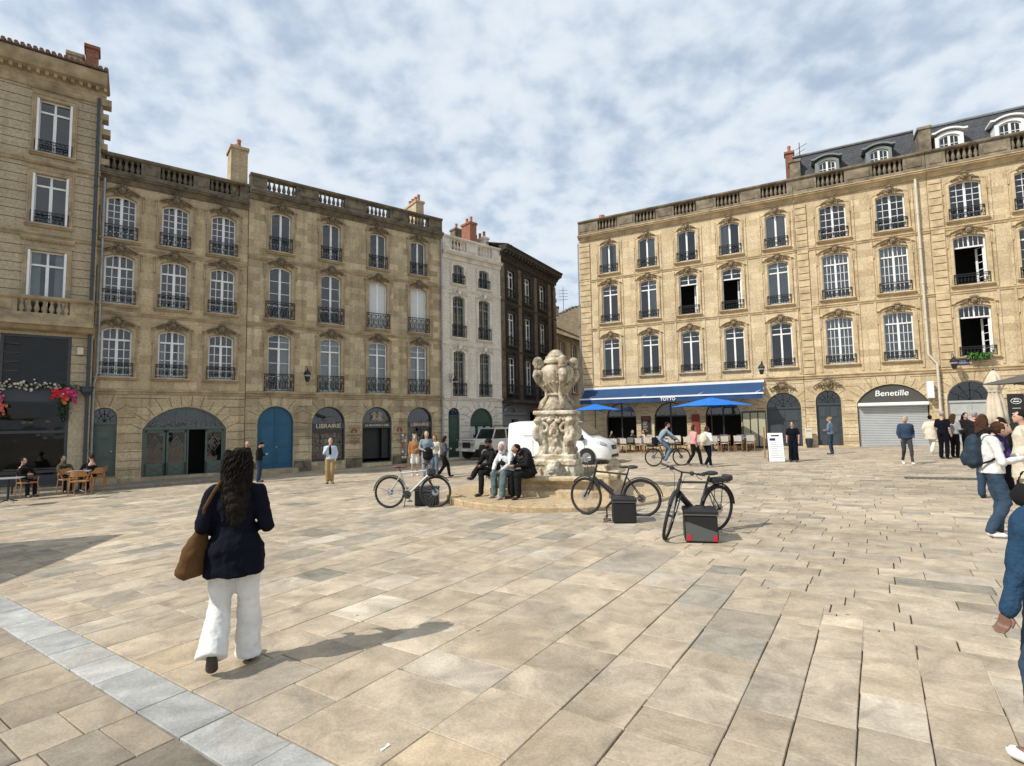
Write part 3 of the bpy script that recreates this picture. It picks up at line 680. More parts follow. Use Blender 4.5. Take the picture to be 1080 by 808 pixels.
# side wall with toothing stones above the neighbour
q = MB(); 
for i in range(9): 
    if i % 2 == 0: q.box(X(-10.83), X(-10.83)+.22+.08*(i % 4 == 0), .12, .62, 12.75+i*.32, 13.0+i*.32)
B.put(q, 'toothing_stones', K['stoneG'])
# balcony
q = MB(); q.prof_x([(0, 5.55), (-.35, 5.62), (-.5, 5.75), (-.62, 5.78), (-.62, 5.95), (0, 5.95)], X(-17.5), X(-10.82)); B.put(q, 'balcony_slab', K['trimL'])
parapet(B, X(-17.5), X(-10.85), 5.95, 6.85, [X(-12.3), X(-15.4)], K['trimL'], 1.5, 7, y=-.6, d=.26, name='balcony_parapet')
# café front
def shopfront(B, xc, w, z0, z1, key, bars, hb):
    mb = MB(); mb.band(grow(outline(xc, w, z0, z1, 0), -.1), outline(xc, w, z0, z1, 0), .02, .14, closed=True)
    for b_ in bars: mb.box(xc+b_-.035, xc+b_+.035, .04, .12, z0+.05, z1-.05)
    for b_ in hb: mb.box(xc-w/2+.05, xc+w/2-.05, .03, .13, b_-.05, b_+.05)
    o = B.put(mb, 'shop_window', K[key]); g = MB(); g.add([(xc-w/2+.05, .09, z0+.05), (xc+w/2-.05, .09, z0+.05), (xc+w/2-.05, .09, z1-.05), (xc-w/2+.05, .09, z1-.05)], [(0, 1, 2, 3)])
    B.put(g, 'pane', K['sglass'], o); return o
K['anth'] = mat('anthracite_shopfront', (.035, .045, .055), .4)
for xc in (X(-12.5), X(-15.4)):
    shopfront(B, xc, 2.05, 3.42, 5.45, 'anth', [], []); shopfront(B, xc, 2.05, -.25, 2.95, 'anth', [], [.25, 1.75])
q = MB()
for xc in (X(-12.5), X(-15.4)): q.box(xc-1.1, xc+1.1, -.05, .0, 2.9, 3.45); q.box(xc-1.0, xc+1.0, .0, .13, -.35, .12)
B.put(q, 'shop_fascia', K['anth'])
# lamps and counter seen through the glass
q = MB()
for i, (dx, z) in enumerate([(-.35, 2.12), (-.15, 2.12), (.35, 2.15), (.1, 1.62), (.3, 1.5)]): q.ell((X(-12.5)+dx, .9, z), (.09, .09, .05), 8, 6)
q.box(X(-13.3), X(-11.6), .5, .6, .3, .36)
B.put(q, 'cafe_fittings', K['beige'], smooth=False)
pipe(B, [(X(-10.93), -.12, 15.4), (X(-10.93), -.12, 2.4), (X(-10.93), -.12, -.4)], K['anth'], .06)
q = MB(); q.lathe([(.08, 0), (.1, .06), (.2, .2), (.2, .32), (.23, .34), (.23, .4)], 8, (X(-10.95), -.15, 3.1)); B.put(q, 'rain_hopper', K['anth'])
q = MB(); q.bbox(X(-11.3), X(-11.1), -.16, 0, 4.75, 5.05, .02); B.put(q, 'alarm_box', K['pipeW'])
# ---------------------------------------------------------------- B2: three-bay house with the green shopfront
ZB = -.5; U0, U1 = -10.80, -5.20; ox = 8.0; X = lambda u: u+8.0
B = Bld('town_house', 'three bay ochre stone house over the wide green arched shopfront', Lw(-8.0), LD, ZB)
cols = [-10.06, -8.12, -6.23]; W = 1.02
rows = [(9.72, 11.60), (6.98, 9.09), (3.95, 6.02)]
hs = [(X(c), W, a, b, .14) for a, b in rows for c in cols]
gd = (X(-10.37), .84, -.12, 2.69, .42); ga = (X(-7.52), 3.13, -.3, 2.72, .95)
B.put(wall_mb(X(U0), X(U1), ZB-.3, 12.3, hs+[gd, ga], .3), 'wall', K['stoneL'])
interior(B, X(U0), X(U1), ZB, 12.2, (3.3, 6.6, 9.5))
for (c, w, a, b, r) in hs:
    i = hs.index((c, w, a, b, r)); top = a > 9
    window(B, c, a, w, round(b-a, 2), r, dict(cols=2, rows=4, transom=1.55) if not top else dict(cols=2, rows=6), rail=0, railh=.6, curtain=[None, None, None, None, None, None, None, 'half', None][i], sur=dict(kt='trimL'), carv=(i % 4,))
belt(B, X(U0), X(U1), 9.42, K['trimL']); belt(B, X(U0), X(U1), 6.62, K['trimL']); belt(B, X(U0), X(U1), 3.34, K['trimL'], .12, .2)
cornice(B, X(U0), X(U1), 12.45, K['weath'], .33, .34)
B_roof(B, X(U0), X(U1), 12.4, 13.35); parapet(B, X(U0), X(U1), 12.4, 13.35, [X(c) for c in cols], K['weath'], 1.25, 6)
rustic(B, X(U0), X(U1), -.25, 3.2, [gd, ga], K['groove'])
q = MB(); q.box(X(U0), X(U1), -.05, 0, ZB, -.22); B.put(q, 'plinth', K['trimL'])
pipe(B, [(X(-10.66), -.1, 12.2), (X(-10.66), -.1, 4.1), (X(-10.75), -.1, 3.6), (X(-10.75), -.1, -.4)], K['zinc'], .055)
def panel_door(B, xc, w, z0, z1, rise, key, leaves=1, tr=None, fan='glass', y=.14, handle='gold', name='door'):
    """boarded and panelled door in an arched opening, fanlight above the transom"""
    mb = MB(); top = tr if tr else z1
    mb.band(grow(outline(xc, w, z0, z1, rise), -.05), outline(xc, w, z0, z1, rise), y-.05, y+.03, closed=True)
    if tr: mb.box(xc-w/2, xc+w/2, y-.06, y+.04, tr-.05, tr+.05); mb.prism([(xc-w/2+.02, z0), (xc+w/2-.02, z0), (xc+w/2-.02, tr), (xc-w/2+.02, tr)], y, y+.04)
    else: mb.prism(grow(outline(xc, w, z0, z1, rise), -.02), y, y+.04)
    lw = (w-.1)/leaves
    for i in range(leaves):
        xa = xc-w/2+.05+i*lw; hgt = top-z0
        for (za, zb_) in ((.06, .30), (.34, .66), (.70, .94)):
            zA = z0+hgt*za; zB = z0+hgt*zb_
            zB = min(zB, (z1-rise*.9 if not tr else zB)) if rise > .6 and not tr else zB
            if zB-zA < .1: continue
            mb.box(xa+.09, xa+lw-.09, y-.018, y, zA, zB); mb.box(xa+.15, xa+lw-.15, y-.035, y-.018, zA+.06, zB-.06)
        if i: mb.box(xa-.025, xa+.025, y-.03, y, z0, top)
    d = B.put(mb, name, K[key])
    if tr:
        g = MB(); pl = outline(xc, w-.06, tr, z1-.03, rise); g.add([(a, y, b) for a, b in pl], [tuple(range(len(pl)))]); B.put(g, 'pane', K['glass'], d)
        ir = MB(); 
        for k in range(7):
            a = PI*k/6; rr = (z1-tr)*.95; ir.tube([(xc, y-.03, tr+.04), (xc+math.cos(a)*min(w/2-.06, rr*1.6), y-.03, tr+.04+math.sin(a)*rr*.9)], .012, 4)
        ir.tube([(xc+math.cos(PI*i/10)*w*.25, y-.03, tr+.04+math.sin(PI*i/10)*(z1-tr)*.5) for i in range(11)], .012, 4)
        B.put(ir, 'fanlight_grille', K['iron'], d)
    h = MB(); h.ell((xc+(lw*.35 if leaves == 1 else .06), y-.06, z0+1.02), (.03, .03, .03), 8, 6); B.put(h, 'handle', K[handle], d, smooth=True)
    return d
panel_door(B, gd[0], gd[1], gd[2], gd[3], gd[4], 'green', 1, tr=2.05)
q = MB(); q.box(gd[0]-.5, gd[0]+.5, -.25, .14, -.42, -.14); B.put(q, 'doorstep', K['trimL'])
# green shopfront: arched fanlight, four glazed leaves, one standing open
xc, w, z0, z1, rise = ga; q = MB()
q.band(grow(outline(*ga), -.09), outline(*ga), .05, .16, closed=True); q.box(xc-w/2, xc+w/2, .03, .17, 1.74, 1.86)
for k in range(-3, 4): q.box(xc+k*.38-.012, xc+k*.38+.012, .1, .12, 1.86, ztop(k*.38, w, z1, rise)-.05)
lv = [(-1.5, -.72), (-.72, .06), (.74, 1.5)]
for a, b in lv:
    q.box(xc+a+.02, xc+a+.10, .08, .14, z0+.1, 1.74); q.box(xc+b-.10, xc+b-.02, .08, .14, z0+.1, 1.74); q.box(xc+a+.02, xc+b-.02, .08, .14, 1.62, 1.74); q.box(xc+a+.02, xc+b-.02, .08, .14, z0+.08, z0+.62)
    q.box(xc+a+.14, xc+b-.14, .06, .08, z0+.16, z0+.54)
    for sx in ((a+.14, b-.14), (b-.14, a+.14)): q.tube([(xc+sx[0], .055, z0+.18), (xc+sx[1], .055, z0+.52)], .012, 4)
q.box(xc+.06, xc+.12, .08, .8, z0+.1, 1.74)
sf = B.put(q, 'shopfront', K['green'])
g = MB()
for a, b in lv: g.add([(xc+a+.1, .115, z0+.6), (xc+b-.1, .115, z0+.6), (xc+b-.1, .115, 1.64), (xc+a+.1, .115, 1.64)], [(0, 1, 2, 3)])
B.put(g, 'pane', K['glass'], sf)
pl = outline(xc, w-.16, 1.86, z1-.08, rise-.0); g = MB(); g.add([(a, .13, b) for a, b in grow(outline(xc, w-.1, 1.84, z1-.05, .8), -.02)], [tuple(range(15))]); B.put(g, 'fanlight_pane', K['glass'], sf)
ir = MB()
for a, b in lv:
    m_ = xc+(a+b)/2
    ir.tube([(m_-.2, .1, 1.1), (m_, .1, 1.45), (m_+.2, .1, 1.1), (m_, .1, .75)], .012, 4, closed=True); ir.tube([(m_-.1, .1, 1.1), (m_, .1, 1.28), (m_+.1, .1, 1.1), (m_, .1, .92)], .01, 4, closed=True)
for i in range(14): x = xc-1.25+i*.19; ir.tube([(x+.05*math.cos(t), .075, 2.0+.11*math.sin(t)) for t in [j*.7 for j in range(9)]], .009, 4)
B.put(ir, 'decorative_grille', K['zinc'], sf)
chimney(B, X(-5.62), .1, 12.6, 15.2, .72, 1.0, K['stoneL'], 2, taper=.0)
# ---------------------------------------------------------------- B3: the bookshop house
ZB = -.5; U0, U1 = -5.18, 5.25; X = lambda u: u
B = Bld('town_house', 'four bay ochre stone house over the bookshop arches and the blue door', Lw(0, .06), LD, ZB)
cols = [-3.74, -1.27, 1.28, 3.71]; hs = []
hs += [(c, .93, 10.30, 12.28, .1) for c in cols]+[(c, 1.03, 6.98, 9.56, .14) for c in cols]+[(c, 1.04, 3.47, 6.26, .14) for c in cols]
gh = [(-3.85, 1.62, -.2, 2.77, .81), (-1.33, 1.66, .02, 2.76, .83), (1.25, 1.66, -.2, 2.76, .83), (3.78, 1.55, .02, 2.75, .78)]
B.put(wall_mb(U0, U1, ZB-.3, 12.9, hs+gh, .3), 'wall', K['stoneL2'])
interior(B, U0, U1, ZB, 12.8, (3.3, 6.8, 10.1))
for i, (c, w, a, b, r) in enumerate(hs):
    row = i//4; sp = [dict(cols=1, rows=1), dict(cols=1, rows=4), dict(cols=1, rows=3, transom=2.08)][row]
    cu = [None, None, None, None, None, None, 'blind', 'blind', 'right', 'full', 'full', 'full'][i]
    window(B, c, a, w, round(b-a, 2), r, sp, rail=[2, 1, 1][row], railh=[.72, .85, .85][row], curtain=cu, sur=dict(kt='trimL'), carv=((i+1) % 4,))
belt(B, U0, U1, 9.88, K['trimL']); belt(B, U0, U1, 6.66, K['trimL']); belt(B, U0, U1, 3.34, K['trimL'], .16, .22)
cornice(B, U0, U1, 13.05, K['weath'], .34, .36)
parapet(B, U0, U1, 13.0, 13.95, cols, K['weath'], 1.35, 6)
rustic(B, U0, U1, -.2, 3.2, gh, K['groove'])
q = MB()
for a, b in ((-5.18, -4.7), (-3.0, -2.2), (-.45, .38), (2.12, 2.95), (4.6, 5.2)): q.bbox(a, b, -.08, 0, ZB, .12, .01)
B.put(q, 'plinth', K['weath'])
panel_door(B, *gh[0][:4], gh[0][4], 'blue', 2, tr=None)
q = MB(); q.box(-4.9, -2.9, -.45, .14, -.45, -.19); B.put(q, 'doorstep', K['trimL'])
K['shop'] = mat('dark_teal_shopfront', (.03, .042, .042), .4)
pap = [mat('book_cover_'+n, c, .5) for n, c in (('cream', (.5, .46, .38)), ('red', (.4, .08, .05)), ('blue', (.1, .2, .32)), ('grey', (.28, .3, .3)), ('ochre', (.4, .28, .1)))]
def arched_shop(B, h, txt, size, door=False):
    xc, w, z0, z1, rise = h; q = MB(); q.band(grow(outline(*h), -.06), outline(*h), .08, .2, closed=True); q.box(xc-w/2, xc+w/2, .06, .18, 1.62, 1.92)
    if not door: q.box(xc-w/2, xc+w/2, .06, .2, z0, z0+.12)
    o = B.put(q, 'shop_window', K['shop']); g = MB()
    pl = outline(xc, w-.04, 1.7 if door else z0, z1-.02, rise-.02); g.add([(a, .17, b) for a, b in pl], [tuple(range(len(pl)))]); B.put(g, 'pane', K['glass'], o)
    text(txt, size, K['gold'], o, (xc, .045, 1.77-B.zb), off=.003)
    if not door:
        r = random.Random(int(xc*10)); b_ = MB()
        for zz in (.2, .55, .9, 1.2):
            x = xc-w/2+.1
            while x < xc+w/2-.2:
                ww = r.uniform(.1, .2); hh = r.uniform(.16, .26); b_.cur = r.randrange(5); y = .3+.12*(zz > .8)
                b_.add([(x, y, zz), (x+ww, y, zz), (x+ww, y+.06, zz+hh), (x, y+.06, zz+hh), (x, y+.03, zz), (x+ww, y+.03, zz), (x+ww, y+.09, zz+hh), (x, y+.09, zz+hh)], [(0, 1, 2, 3), (4, 7, 6, 5), (3, 2, 6, 7), (0, 4, 5, 1), (1, 5, 6, 2), (0, 3, 7, 4)]); x += ww+r.uniform(.03, .12)
        b_.cur = 3
        for zz in (.18, .53, .88): b_.box(xc-w/2+.06, xc+w/2-.06, .26, .5, zz-.03, zz)
        B.put(b_, 'book_display', pap, o)
    return o
arched_shop(B, gh[1], 'LIBRAIRIE', .30); so = arched_shop(B, gh[2], 'LA MACHINE À LIRE', .148, True); arched_shop(B, gh[3], 'LIBRAIRIE', .27)
q = MB(); xc = gh[2][0]     # twin open-book emblem
for s in (-1, 1):
    for k in range(3): q.tube([(xc+s*.06+s*k*.08, .04, 2.02), (xc+s*.06+s*k*.08, .04, 2.4-.03*k), (xc+s*.12+s*k*.08, .04, 2.48-.03*k), (xc+s*.18+s*k*.07, .04, 2.40-.03*k)], .018, 4)
    q.tube([(xc, .04, 2.1), (xc+s*.14, .04, 2.2), (xc+s*.3, .04, 2.05)], .02, 4)
B.put(q, 'shop_emblem', K['gold'], so)
q = MB(); q.box(.45, 2.05, .5, .56, 0, 1.6); q.box(1.6, 2.0, .25, .3, .0, 1.6); B.put(q, 'open_door_leaf', K['black'], so)
K['redtxt'] = mat('faded_red_lettering', (.25, .045, .03), .8)
for xx in (-.03, 2.53):
    q = MB()
    for s in (-1, 1):
        q.prism([(xx+s*.02, 1.5), (xx+s*.17, 1.42), (xx+s*.17, 1.5), (xx+s*.02+(.0), 1.68)][::s], -.006, .0); q.box(min(xx+s*.04, xx+s*.16), max(xx+s*.04, xx+s*.16), -.006, 0, 1.4, 1.44)
    po = B.put(q, 'painted_shop_emblem', K['redtxt'])
    for k in range(4): text(['LA MACHINE', 'À LIRE', 'LIBRAIRIE', 'LIVRES'][k], .11, K['redtxt'], po, (xx, -.004, 1.27-k*.15-B.zb), ext=.002)
pipe(B, [(5.17, -.1, 12.7), (5.17, -.1, -.4)], K['zinc'], .05)
chimney(B, 4.2, .7, 13.2, 15.1, .5, 1.5, K['stoneG'], 4)
# ---------------------------------------------------------------- B4: pale two-bay house
A4 = math.radians(48); D4 = (math.sin(A4), math.cos(A4)); P4 = (-4.1, 31.01); X = lambda u: u; ZB = -.45
B = Bld('town_house', 'narrow pale stone house with two bays and green doors behind the four wheel drive', P4, D4, ZB)
hs = [(c, .80, 10.22, 11.42, .1) for c in (1.27, 3.25)]+[(c, .9, 6.96, 9.5, .13) for c in (1.27, 3.25)]+[(c, .86, 3.40, 6.15, .13) for c in (1.27, 3.25)]
gh = [(.86, .83, -.2, 2.73, .42), (2.95, 1.8, -.3, 2.72, .9)]
B.put(wall_mb(.06, 4.64, ZB-.3, 11.9, hs+gh, .3), 'wall', K['stoneW']); interior(B, .06, 4.64, ZB, 11.8, (3.2, 6.7, 10.0))
for i, (c, w, a, b, r) in enumerate(hs):
    window(B, c, a, w, round(b-a, 2), r, dict(cols=2, rows=[3, 4, 4][i//2], transom=[None, 1.9, 2.1][i//2], key='greyp', fr=.07), rail=[0, 2, 0][i//2], railh=[.6, .75, .8][i//2], sur=dict(kt='trimW', hood=i > 1), carv=((i % 3), 'trimW') if i > 1 else None)
belt(B, .06, 4.64, 9.9, K['trimW']); belt(B, .06, 4.64, 6.5, K['trimW'], .06, .12); belt(B, .06, 4.64, 3.25, K['trimW'], .12, .18)
cornice(B, .06, 4.64, 12.1, K['trimW'], .3, .4); parapet(B, .06, 4.64, 12.05, 13.1, [1.27, 3.3], K['trimW'], 1.2, 5)
rustic(B, .06, 4.64, -.2, 3.1, gh, K['groove'])
panel_door(B, *gh[0], 'dgreen', 1, tr=2.25)
xc, w, z0, z1, rise = gh[1]; q = MB(); q.band(grow(outline(*gh[1]), -.07), outline(*gh[1]), .08, .2, closed=True); q.prism(grow(outline(xc, w-.1, 1.75, z1-.05, .85), -.02), .14, .18); q.box(xc-w/2, xc+w/2, .08, .18, 1.64, 1.76); q.box(xc-w/2, xc+w/2, .08, .18, z0, .6)
for k in (-.3, .3): q.box(xc+k-.05, xc+k+.05, .08, .18, z0, 1.7)
o = B.put(q, 'arched_shopfront', K['dgreen']); q = MB()
for k in (-.6, 0, .6): q.box(xc+k-.2, xc+k+.2, .165, .175, .65, 1.6)
B.put(q, 'frosted_pane', K['curtain'], o)
chimney(B, 3.4, 1.2, 12.3, 15.0, .55, .9, K['brickred'], 2, cap=True); chimney(B, 4.25, .9, 12.3, 14.1, .4, 2.2, K['stoneW'], 5); chimney(B, 4.0, 3.6, 12.3, 15.4, .6, .6, K['weath'], 1)
# ---------------------------------------------------------------- B5: dark house going down the side street
A5 = math.radians(30); D5 = (math.sin(A5), math.cos(A5)); P5 = (-.67, 34.10); ZB = -.45
B = Bld('town_house', 'very dark stone house along the side street beside the pale house', P5, D5, ZB)
cs = [1.38, 3.74, 6.05]; hs = [(c, .95, 10.1, 12.0, .0) for c in cs]+[(c, .95, 6.9, 9.1, .0) for c in cs]+[(c, .95, 3.7, 6.1, 0) for c in cs]
gh = [(1.6, .8, -.2, 2.0, 0), (4.9, 2.2, -.2, 2.5, 0)]
B.put(wall_mb(.02, 8.35, 3.1, 12.6, hs, .3, thick=7), 'wall', K['stoneD']); B.put(wall_mb(.02, 8.35, ZB-.3, 3.1, gh, .3, thick=7), 'ground_floor_wall', mat('grey_painted_render', (.20, .205, .21), .8, var=.15))
interior(B, .02, 8.35, ZB, 12.4, (3.2, 6.5, 9.7))
for i, (c, w, a, b, r) in enumerate(hs): window(B, c, a, w, round(b-a, 2), 0, dict(cols=1, rows=2, transom=round((b-a)*.8, 2)), rail=0, railh=.6, curtain='half' if i % 2 else None, sur=dict(kt='trimD', hood=i > 2))
q = MB()
for xx in (.25, 2.55, 4.9, 7.2, 8.1): q.box(xx-.22, xx+.22, -.07, 0, 3.2, 12.3)
B.put(q, 'pilasters', mat('brown_pilaster_stone', (.13, .10, .068), .9, var=.5, vscale=2, bump=.5))  # pilasters browner than the near-black wall
for z in (9.7, 6.5): belt(B, .02, 8.35, z, K['trimD'], .1, .22)
cornice(B, -.1, 8.5, 13.35, K['trimD'], .65, .85, dent=.42)
q = MB(); q.add([(-.1, -.7, 13.36), (8.5, -.7, 13.36), (8.5, 3.5, 14.4), (-.1, 3.5, 14.4), (8.5, 7.5, 13.3), (-.1, 7.5, 13.3)], [(0, 1, 2, 3), (3, 2, 4, 5), (1, 4, 2)]); B.put(q, 'roof', K['tile'])
q = MB(); q.box(.0, 8.35, -.9, 0, 3.05, 3.25); B.put(q, 'balcony_slab', K['trimD']); me = rail_mesh(8.3, .95, 0, -.85)
B.inst('balcony_railing', me, 4.17, 3.25)
q = MB(); q.tube([(.9+.7*math.cos(t), -.1, 2.5+.35*math.sin(t)) for t in [PI*i/8 for i in range(9)]], .09, 6); q.box(.2, 3.0, -.16, 0, 2.3, 2.45); B.put(q, 'shop_arch_moulding', K['greyp'])
q = MB(); q.box(3.0, 3.9, -.85, -.78, 2.1, 2.75); sg = B.put(q, 'shop_sign', K['red']); text('+', .5, K['white'], sg, (3.45, -.87, 2.43-ZB))
chimney(B, 6.6, 2.6, 13.3, 15.4, .5, 1.2, K['brickred'], 2); chimney(B, 5.0, 3.4, 13.3, 15.3, .7, .6, K['stoneD'], 1)
q = MB()
for i in range(14): q.box(8.35, 8.35+(.16 if i % 2 else .3), .0, .5, 5.2+i*.5, 5.5+i*.5)
B.put(q, 'toothing_stones', K['stoneL'])
# ---------------------------------------------------------------- B6 / B6b: ends of the side street
ZB = -.5
q5 = lambda u, o=0: (P5[0]+D5[0]*u+math.cos(A5)*o, P5[1]+D5[1]*u-math.sin(A5)*o)
p = q5(9.2, -.6); B = Bld('side_street_house', 'dark narrow house with a sloping tiled roof down the side street', p, D5, ZB)
hs = [(1.6, .9, 4.2, 6.2, 0), (4.0, .9, 4.2, 6.2, 0), (2.4, 1.2, 0, 2.4, 0), (1.6, .9, 7.2, 8.4, 0), (4.0, .9, 7.2, 8.4, 0)]
B.put(wall_mb(0, 7, ZB-.3, 9.0, hs, .25, thick=5), 'wall', K['stoneL']); interior(B, 0, 7, ZB, 8.8, (3,), .8)
for h in hs: window(B, h[0], h[2], h[1], round(h[3]-h[2], 2), 0, dict(cols=1, rows=3), sur=dict(kt='trimL', ears=False, hood=False))
q = MB(); q.add([(-.3, -.8, 9.1), (7.4, -.8, 8.9), (7.4, 4, 11.4), (-.3, 4, 11.8), (-.3, -.8, 8.95), (7.4, -.8, 8.75), (7.4, 4, 11.25), (-.3, 4, 11.65)], [(0, 1, 2, 3), (7, 6, 5, 4), (0, 4, 5, 1), (1, 5, 6, 2), (0, 3, 7, 4)])
B.put(q, 'roof', K['tile'])
B = Bld('side_street_house', 'tall rubble stone gable with broken top rising behind the sloping tiled roof', (4.2, 58.0), (1, -.12), ZB)
q = MB(); q.prism([(-3, -.8), (8.5, -.8), (8.5, 12.6), (6.5, 14.0), (4.6, 14.6), (2.6, 14.2), (1.3, 13.7), (.2, 12.9), (-3, 12.7)], 0, 6); B.put(q, 'wall', K['rubble'])
q = MB()
rr = random.Random(4)
pth = [(-.1, 12.85), (1.3, 13.7), (2.6, 14.25), (4.6, 14.65), (6.5, 14.0), (8.5, 12.65)]
for (a, b), (c, d) in zip(pth, pth[1:]):
    n = int(math.hypot(c-a, d-b)/.35)
    for i in range(n): t = i/n; q.ell((a+(c-a)*t, .2, b+(d-b)*t), (.25, .3, rr.uniform(.12, .22)), 7, 5)
B.put(q, 'coping_stones', K['weath'])
chimney(B, .6, .5, 12.5, 14.6, .9, .8, K['weath'], 1)
q = MB(); q.tube([(1.6, 1, 13.5), (1.6, 1, 16.8)], .03, 5); 
for k in range(4): q.tube([(1.1, 1, 15.4+k*.35), (2.1, 1, 15.4+k*.35)], .02, 4)
B.put(q, 'aerial', K['iron'])
# ---------------------------------------------------------------- right side: B7, B8, B9
def right_house(name, label, x0, x1, colsx, W, top_spec, cur, zb, seed, m, mt, low_specs, rise=.13, groups=None, holes=()):
    B = Bld(name, label, Rw(0), RX, zb)
    rows = [(11.62, 13.60), (8.28, 10.82), (4.67, 7.25)]
    hs = [(c, W, a, b, rise) for a, b in rows for c in colsx]
    B.put(wall_mb(x0, x1, zb-.4, 14.2, hs+list(holes), .3), 'wall', m); interior(B, x0, x1, zb, 14.0, (4.2, 8.0, 11.3))
    n = len(colsx)
    for i, (c, w, a, b, r) in enumerate(hs):
        row = i//n; sp = dict([top_spec, low_specs, low_specs][row]); h_ = round(b-a, 2)
        if row and sp.get('tr'): sp['transom'] = round(h_*sp['tr'], 2)
        sp.pop('tr', None); cc = cur[i]
        if cc == 'open': sp['open_'] = 1; cc = None
        window(B, c, a, w, h_, r, sp, rail=0, railh=[.62, .55, .5][row], curtain=cc, sur=dict(kt=mt, hood=row > 0), carv=((i+seed) % 4, 'carveR') if True else None)
        # raised bay panel framing the window
    q = MB()
    for c in colsx:
        for za, zb_ in ((4.25, 7.85), (8.05, 11.15), (11.37, 13.75)):
            for s in (-1, 1): 
                xx = c+s*(W/2+.31); q.box(xx-.05, xx+.05, -.04, 0, za, zb_)
    B.put(q, 'bay_strips', m)
    belt(B, x0, x1, 11.26, K[mt], .09, .17); belt(B, x0, x1, 7.93, K[mt], .09, .17); belt(B, x0, x1, 4.05, K[mt], .13, .22)
    cornice(B, x0, x1, 14.45, K[mt], .36, .36); B_roof(B, x0, x1, 14.42, 15.5)
    parapet(B, x0, x1, 14.42, 15.5, groups or colsx, K['weathR'], 1.35, 6)
    return B
K['carveR'] = mat('keystone_stone_golden', (.21, .155, .09), .9, bump=.8, bscale=25, var=.5, vscale=6)
ZR = -.15
gA = [(-14.52, 2.0, -.25, 2.94, 1.0), (-11.39, 2.0, -.25, 2.9, 1.0), (-8.31, 2.0, -.25, 2.94, 1.0), (-5.07, 1.75, -.2, 3.22, .87)]
B = right_house('town_house', 'five bay golden stone house over the restaurant with the long navy awning', -17.1, -4.0, [-15.02, -12.46, -9.98, -7.47, -4.98], 1.1,
    dict(cols=1, rows=1), ['half', 'right', None, 'left', 'full', None, 'right', 'open', 'open', 'full', None, None, None, None, None], ZR, 0, K['stoneR'], 'trimR', dict(cols=1, rows=1, tr=.74), holes=gA)
quoins(B, -16.7, .75, 4.2, 13.9, K['trimR'], K['grooveR']); rustic(B, -17.1, -4.0, 0, 3.9, gA, K['grooveR'])
BH = B
panel_door(B, *gA[3], 'dgrey', 2, tr=2.35, y=.16)
q = MB(); q.box(-17.1, -4, -.05, 0, ZR-.2, .2); B.put(q, 'plinth', K['trimR'])
cv = B.inst('door_keystone', carving_mesh(1, 'carveR'), -5.07, 3.55); cv.scale = (1.2, 1.2, 1.2)
for h in gA[:3]:     # restaurant fronts: dark glazing, lamps
    q = MB(); q.band(grow(outline(*h), -.06), outline(*h), .2, .28, closed=True); q.box(h[0]-.04, h[0]+.04, .2, .27, h[2], h[3]-.05); q.box(h[0]-1, h[0]+1, .2, .27, 2.0, 2.08); o = B.put(q, 'restaurant_front', K['dark'])
    g = MB(); pl = outline(h[0], h[1]-.04, 2.04, h[3]-.02, .86); g.add([(a, .24, b) for a, b in pl], [tuple(range(len(pl)))]); B.put(g, 'pane', K['glass'], o)
q = MB(); q.box(-7.25, -6.0, -.12, -.04, .1, 2.2)
B.put(q, 'side_screen_frame', K['dark'])
q = MB()
for i in range(3): q.bbox(-7.2+i*.41, -6.85+i*.41, -.16, -.12, .2, 2.12, .01)
B.put(q, 'cream_screen_panels', mat('cream_glazed_panel', (.42, .40, .27), .4, var=.1))
q = MB(); q.bbox(-13.2, -12.6, -.08, 0, .95, 2.05, .01); mo = B.put(q, 'wall_menu', K['black']); q = MB(); q.box(-13.12, -12.68, -.085, -.08, 1.82, 1.99); B.put(q, 'menu_header', K['redtxt'], mo)
for k in range(7):
    q = MB(); q.box(-13.08, -12.78-.04*(k % 3), -.086, -.082, 1.70-k*.1, 1.725-k*.1); B.put(q, 'menu_line', K['beige'], mo)
q = MB(); q.bbox(-10.1, -9.65, -.08, 0, .95, 2.1, .01); B.put(q, 'wall_menu', K['redtxt'])
q = MB(); q.lathe([(.35, 0), (.35, .25), (.2, .35), (.2, .5)], 8, (-15.6, .6, 15.4)); B.put(q, 'chimney_cowl', K['terra'])
q = MB(); q.tube([(-17.16, -.05, 14), (-17.16, -.05, -.2)], .05, 6); B.put(q, 'drainpipe', K['zinc'])
# awning of the restaurant (part of the house front)
q = MB(); q.box(-16.95, -6.0, -.16, -.0, 3.86, 4.0); aw = B.put(q, 'awning_cassette', K['whitep'])
q = MB(); P_ = 1.05; zf = 3.2
n = 40
vs = []
for i in range(n+1):
    x = -16.9+10.85*i/n; s_ = .012*math.sin(i*1.7)
    for t in (0, .33, .66, 1): vs.append((x, -.12-(P_-.12)*t, 3.9-(3.9-zf)*t-.05*math.sin(PI*t)+s_*t))
q.add(vs, [(i*4+j, i*4+j+1, (i+1)*4+j+1, (i+1)*4+j) for i in range(n) for j in range(3)])
vs = []
for i in range(n*2+1): x = -16.9+10.85*i/n/2; vs += [(x, -P_-.05+.012*math.sin(i*.9), zf-.03), (x, -P_-.05+.02*math.sin(i*.9), zf-.30)]
q.add(vs, [(2*i, 2*i+1, 2*i+3, 2*i+2) for i in range(n*2)])
for x in (-16.9, -6.05): q.add([(x, -.12, 3.9), (x, -P_, zf), (x, -P_, zf-.03), (x, -.12, 3.3)], [(0, 1, 2, 3)] if 0 else [])
B.put(q, 'awning_fabric', K['awn'], aw)
q = MB(); q.box(-16.95, -6.0, -P_-.08, -P_+.0, zf-.04, zf+.05); B.put(q, 'awning_front_bar', K['whitep'], aw)
q = MB()
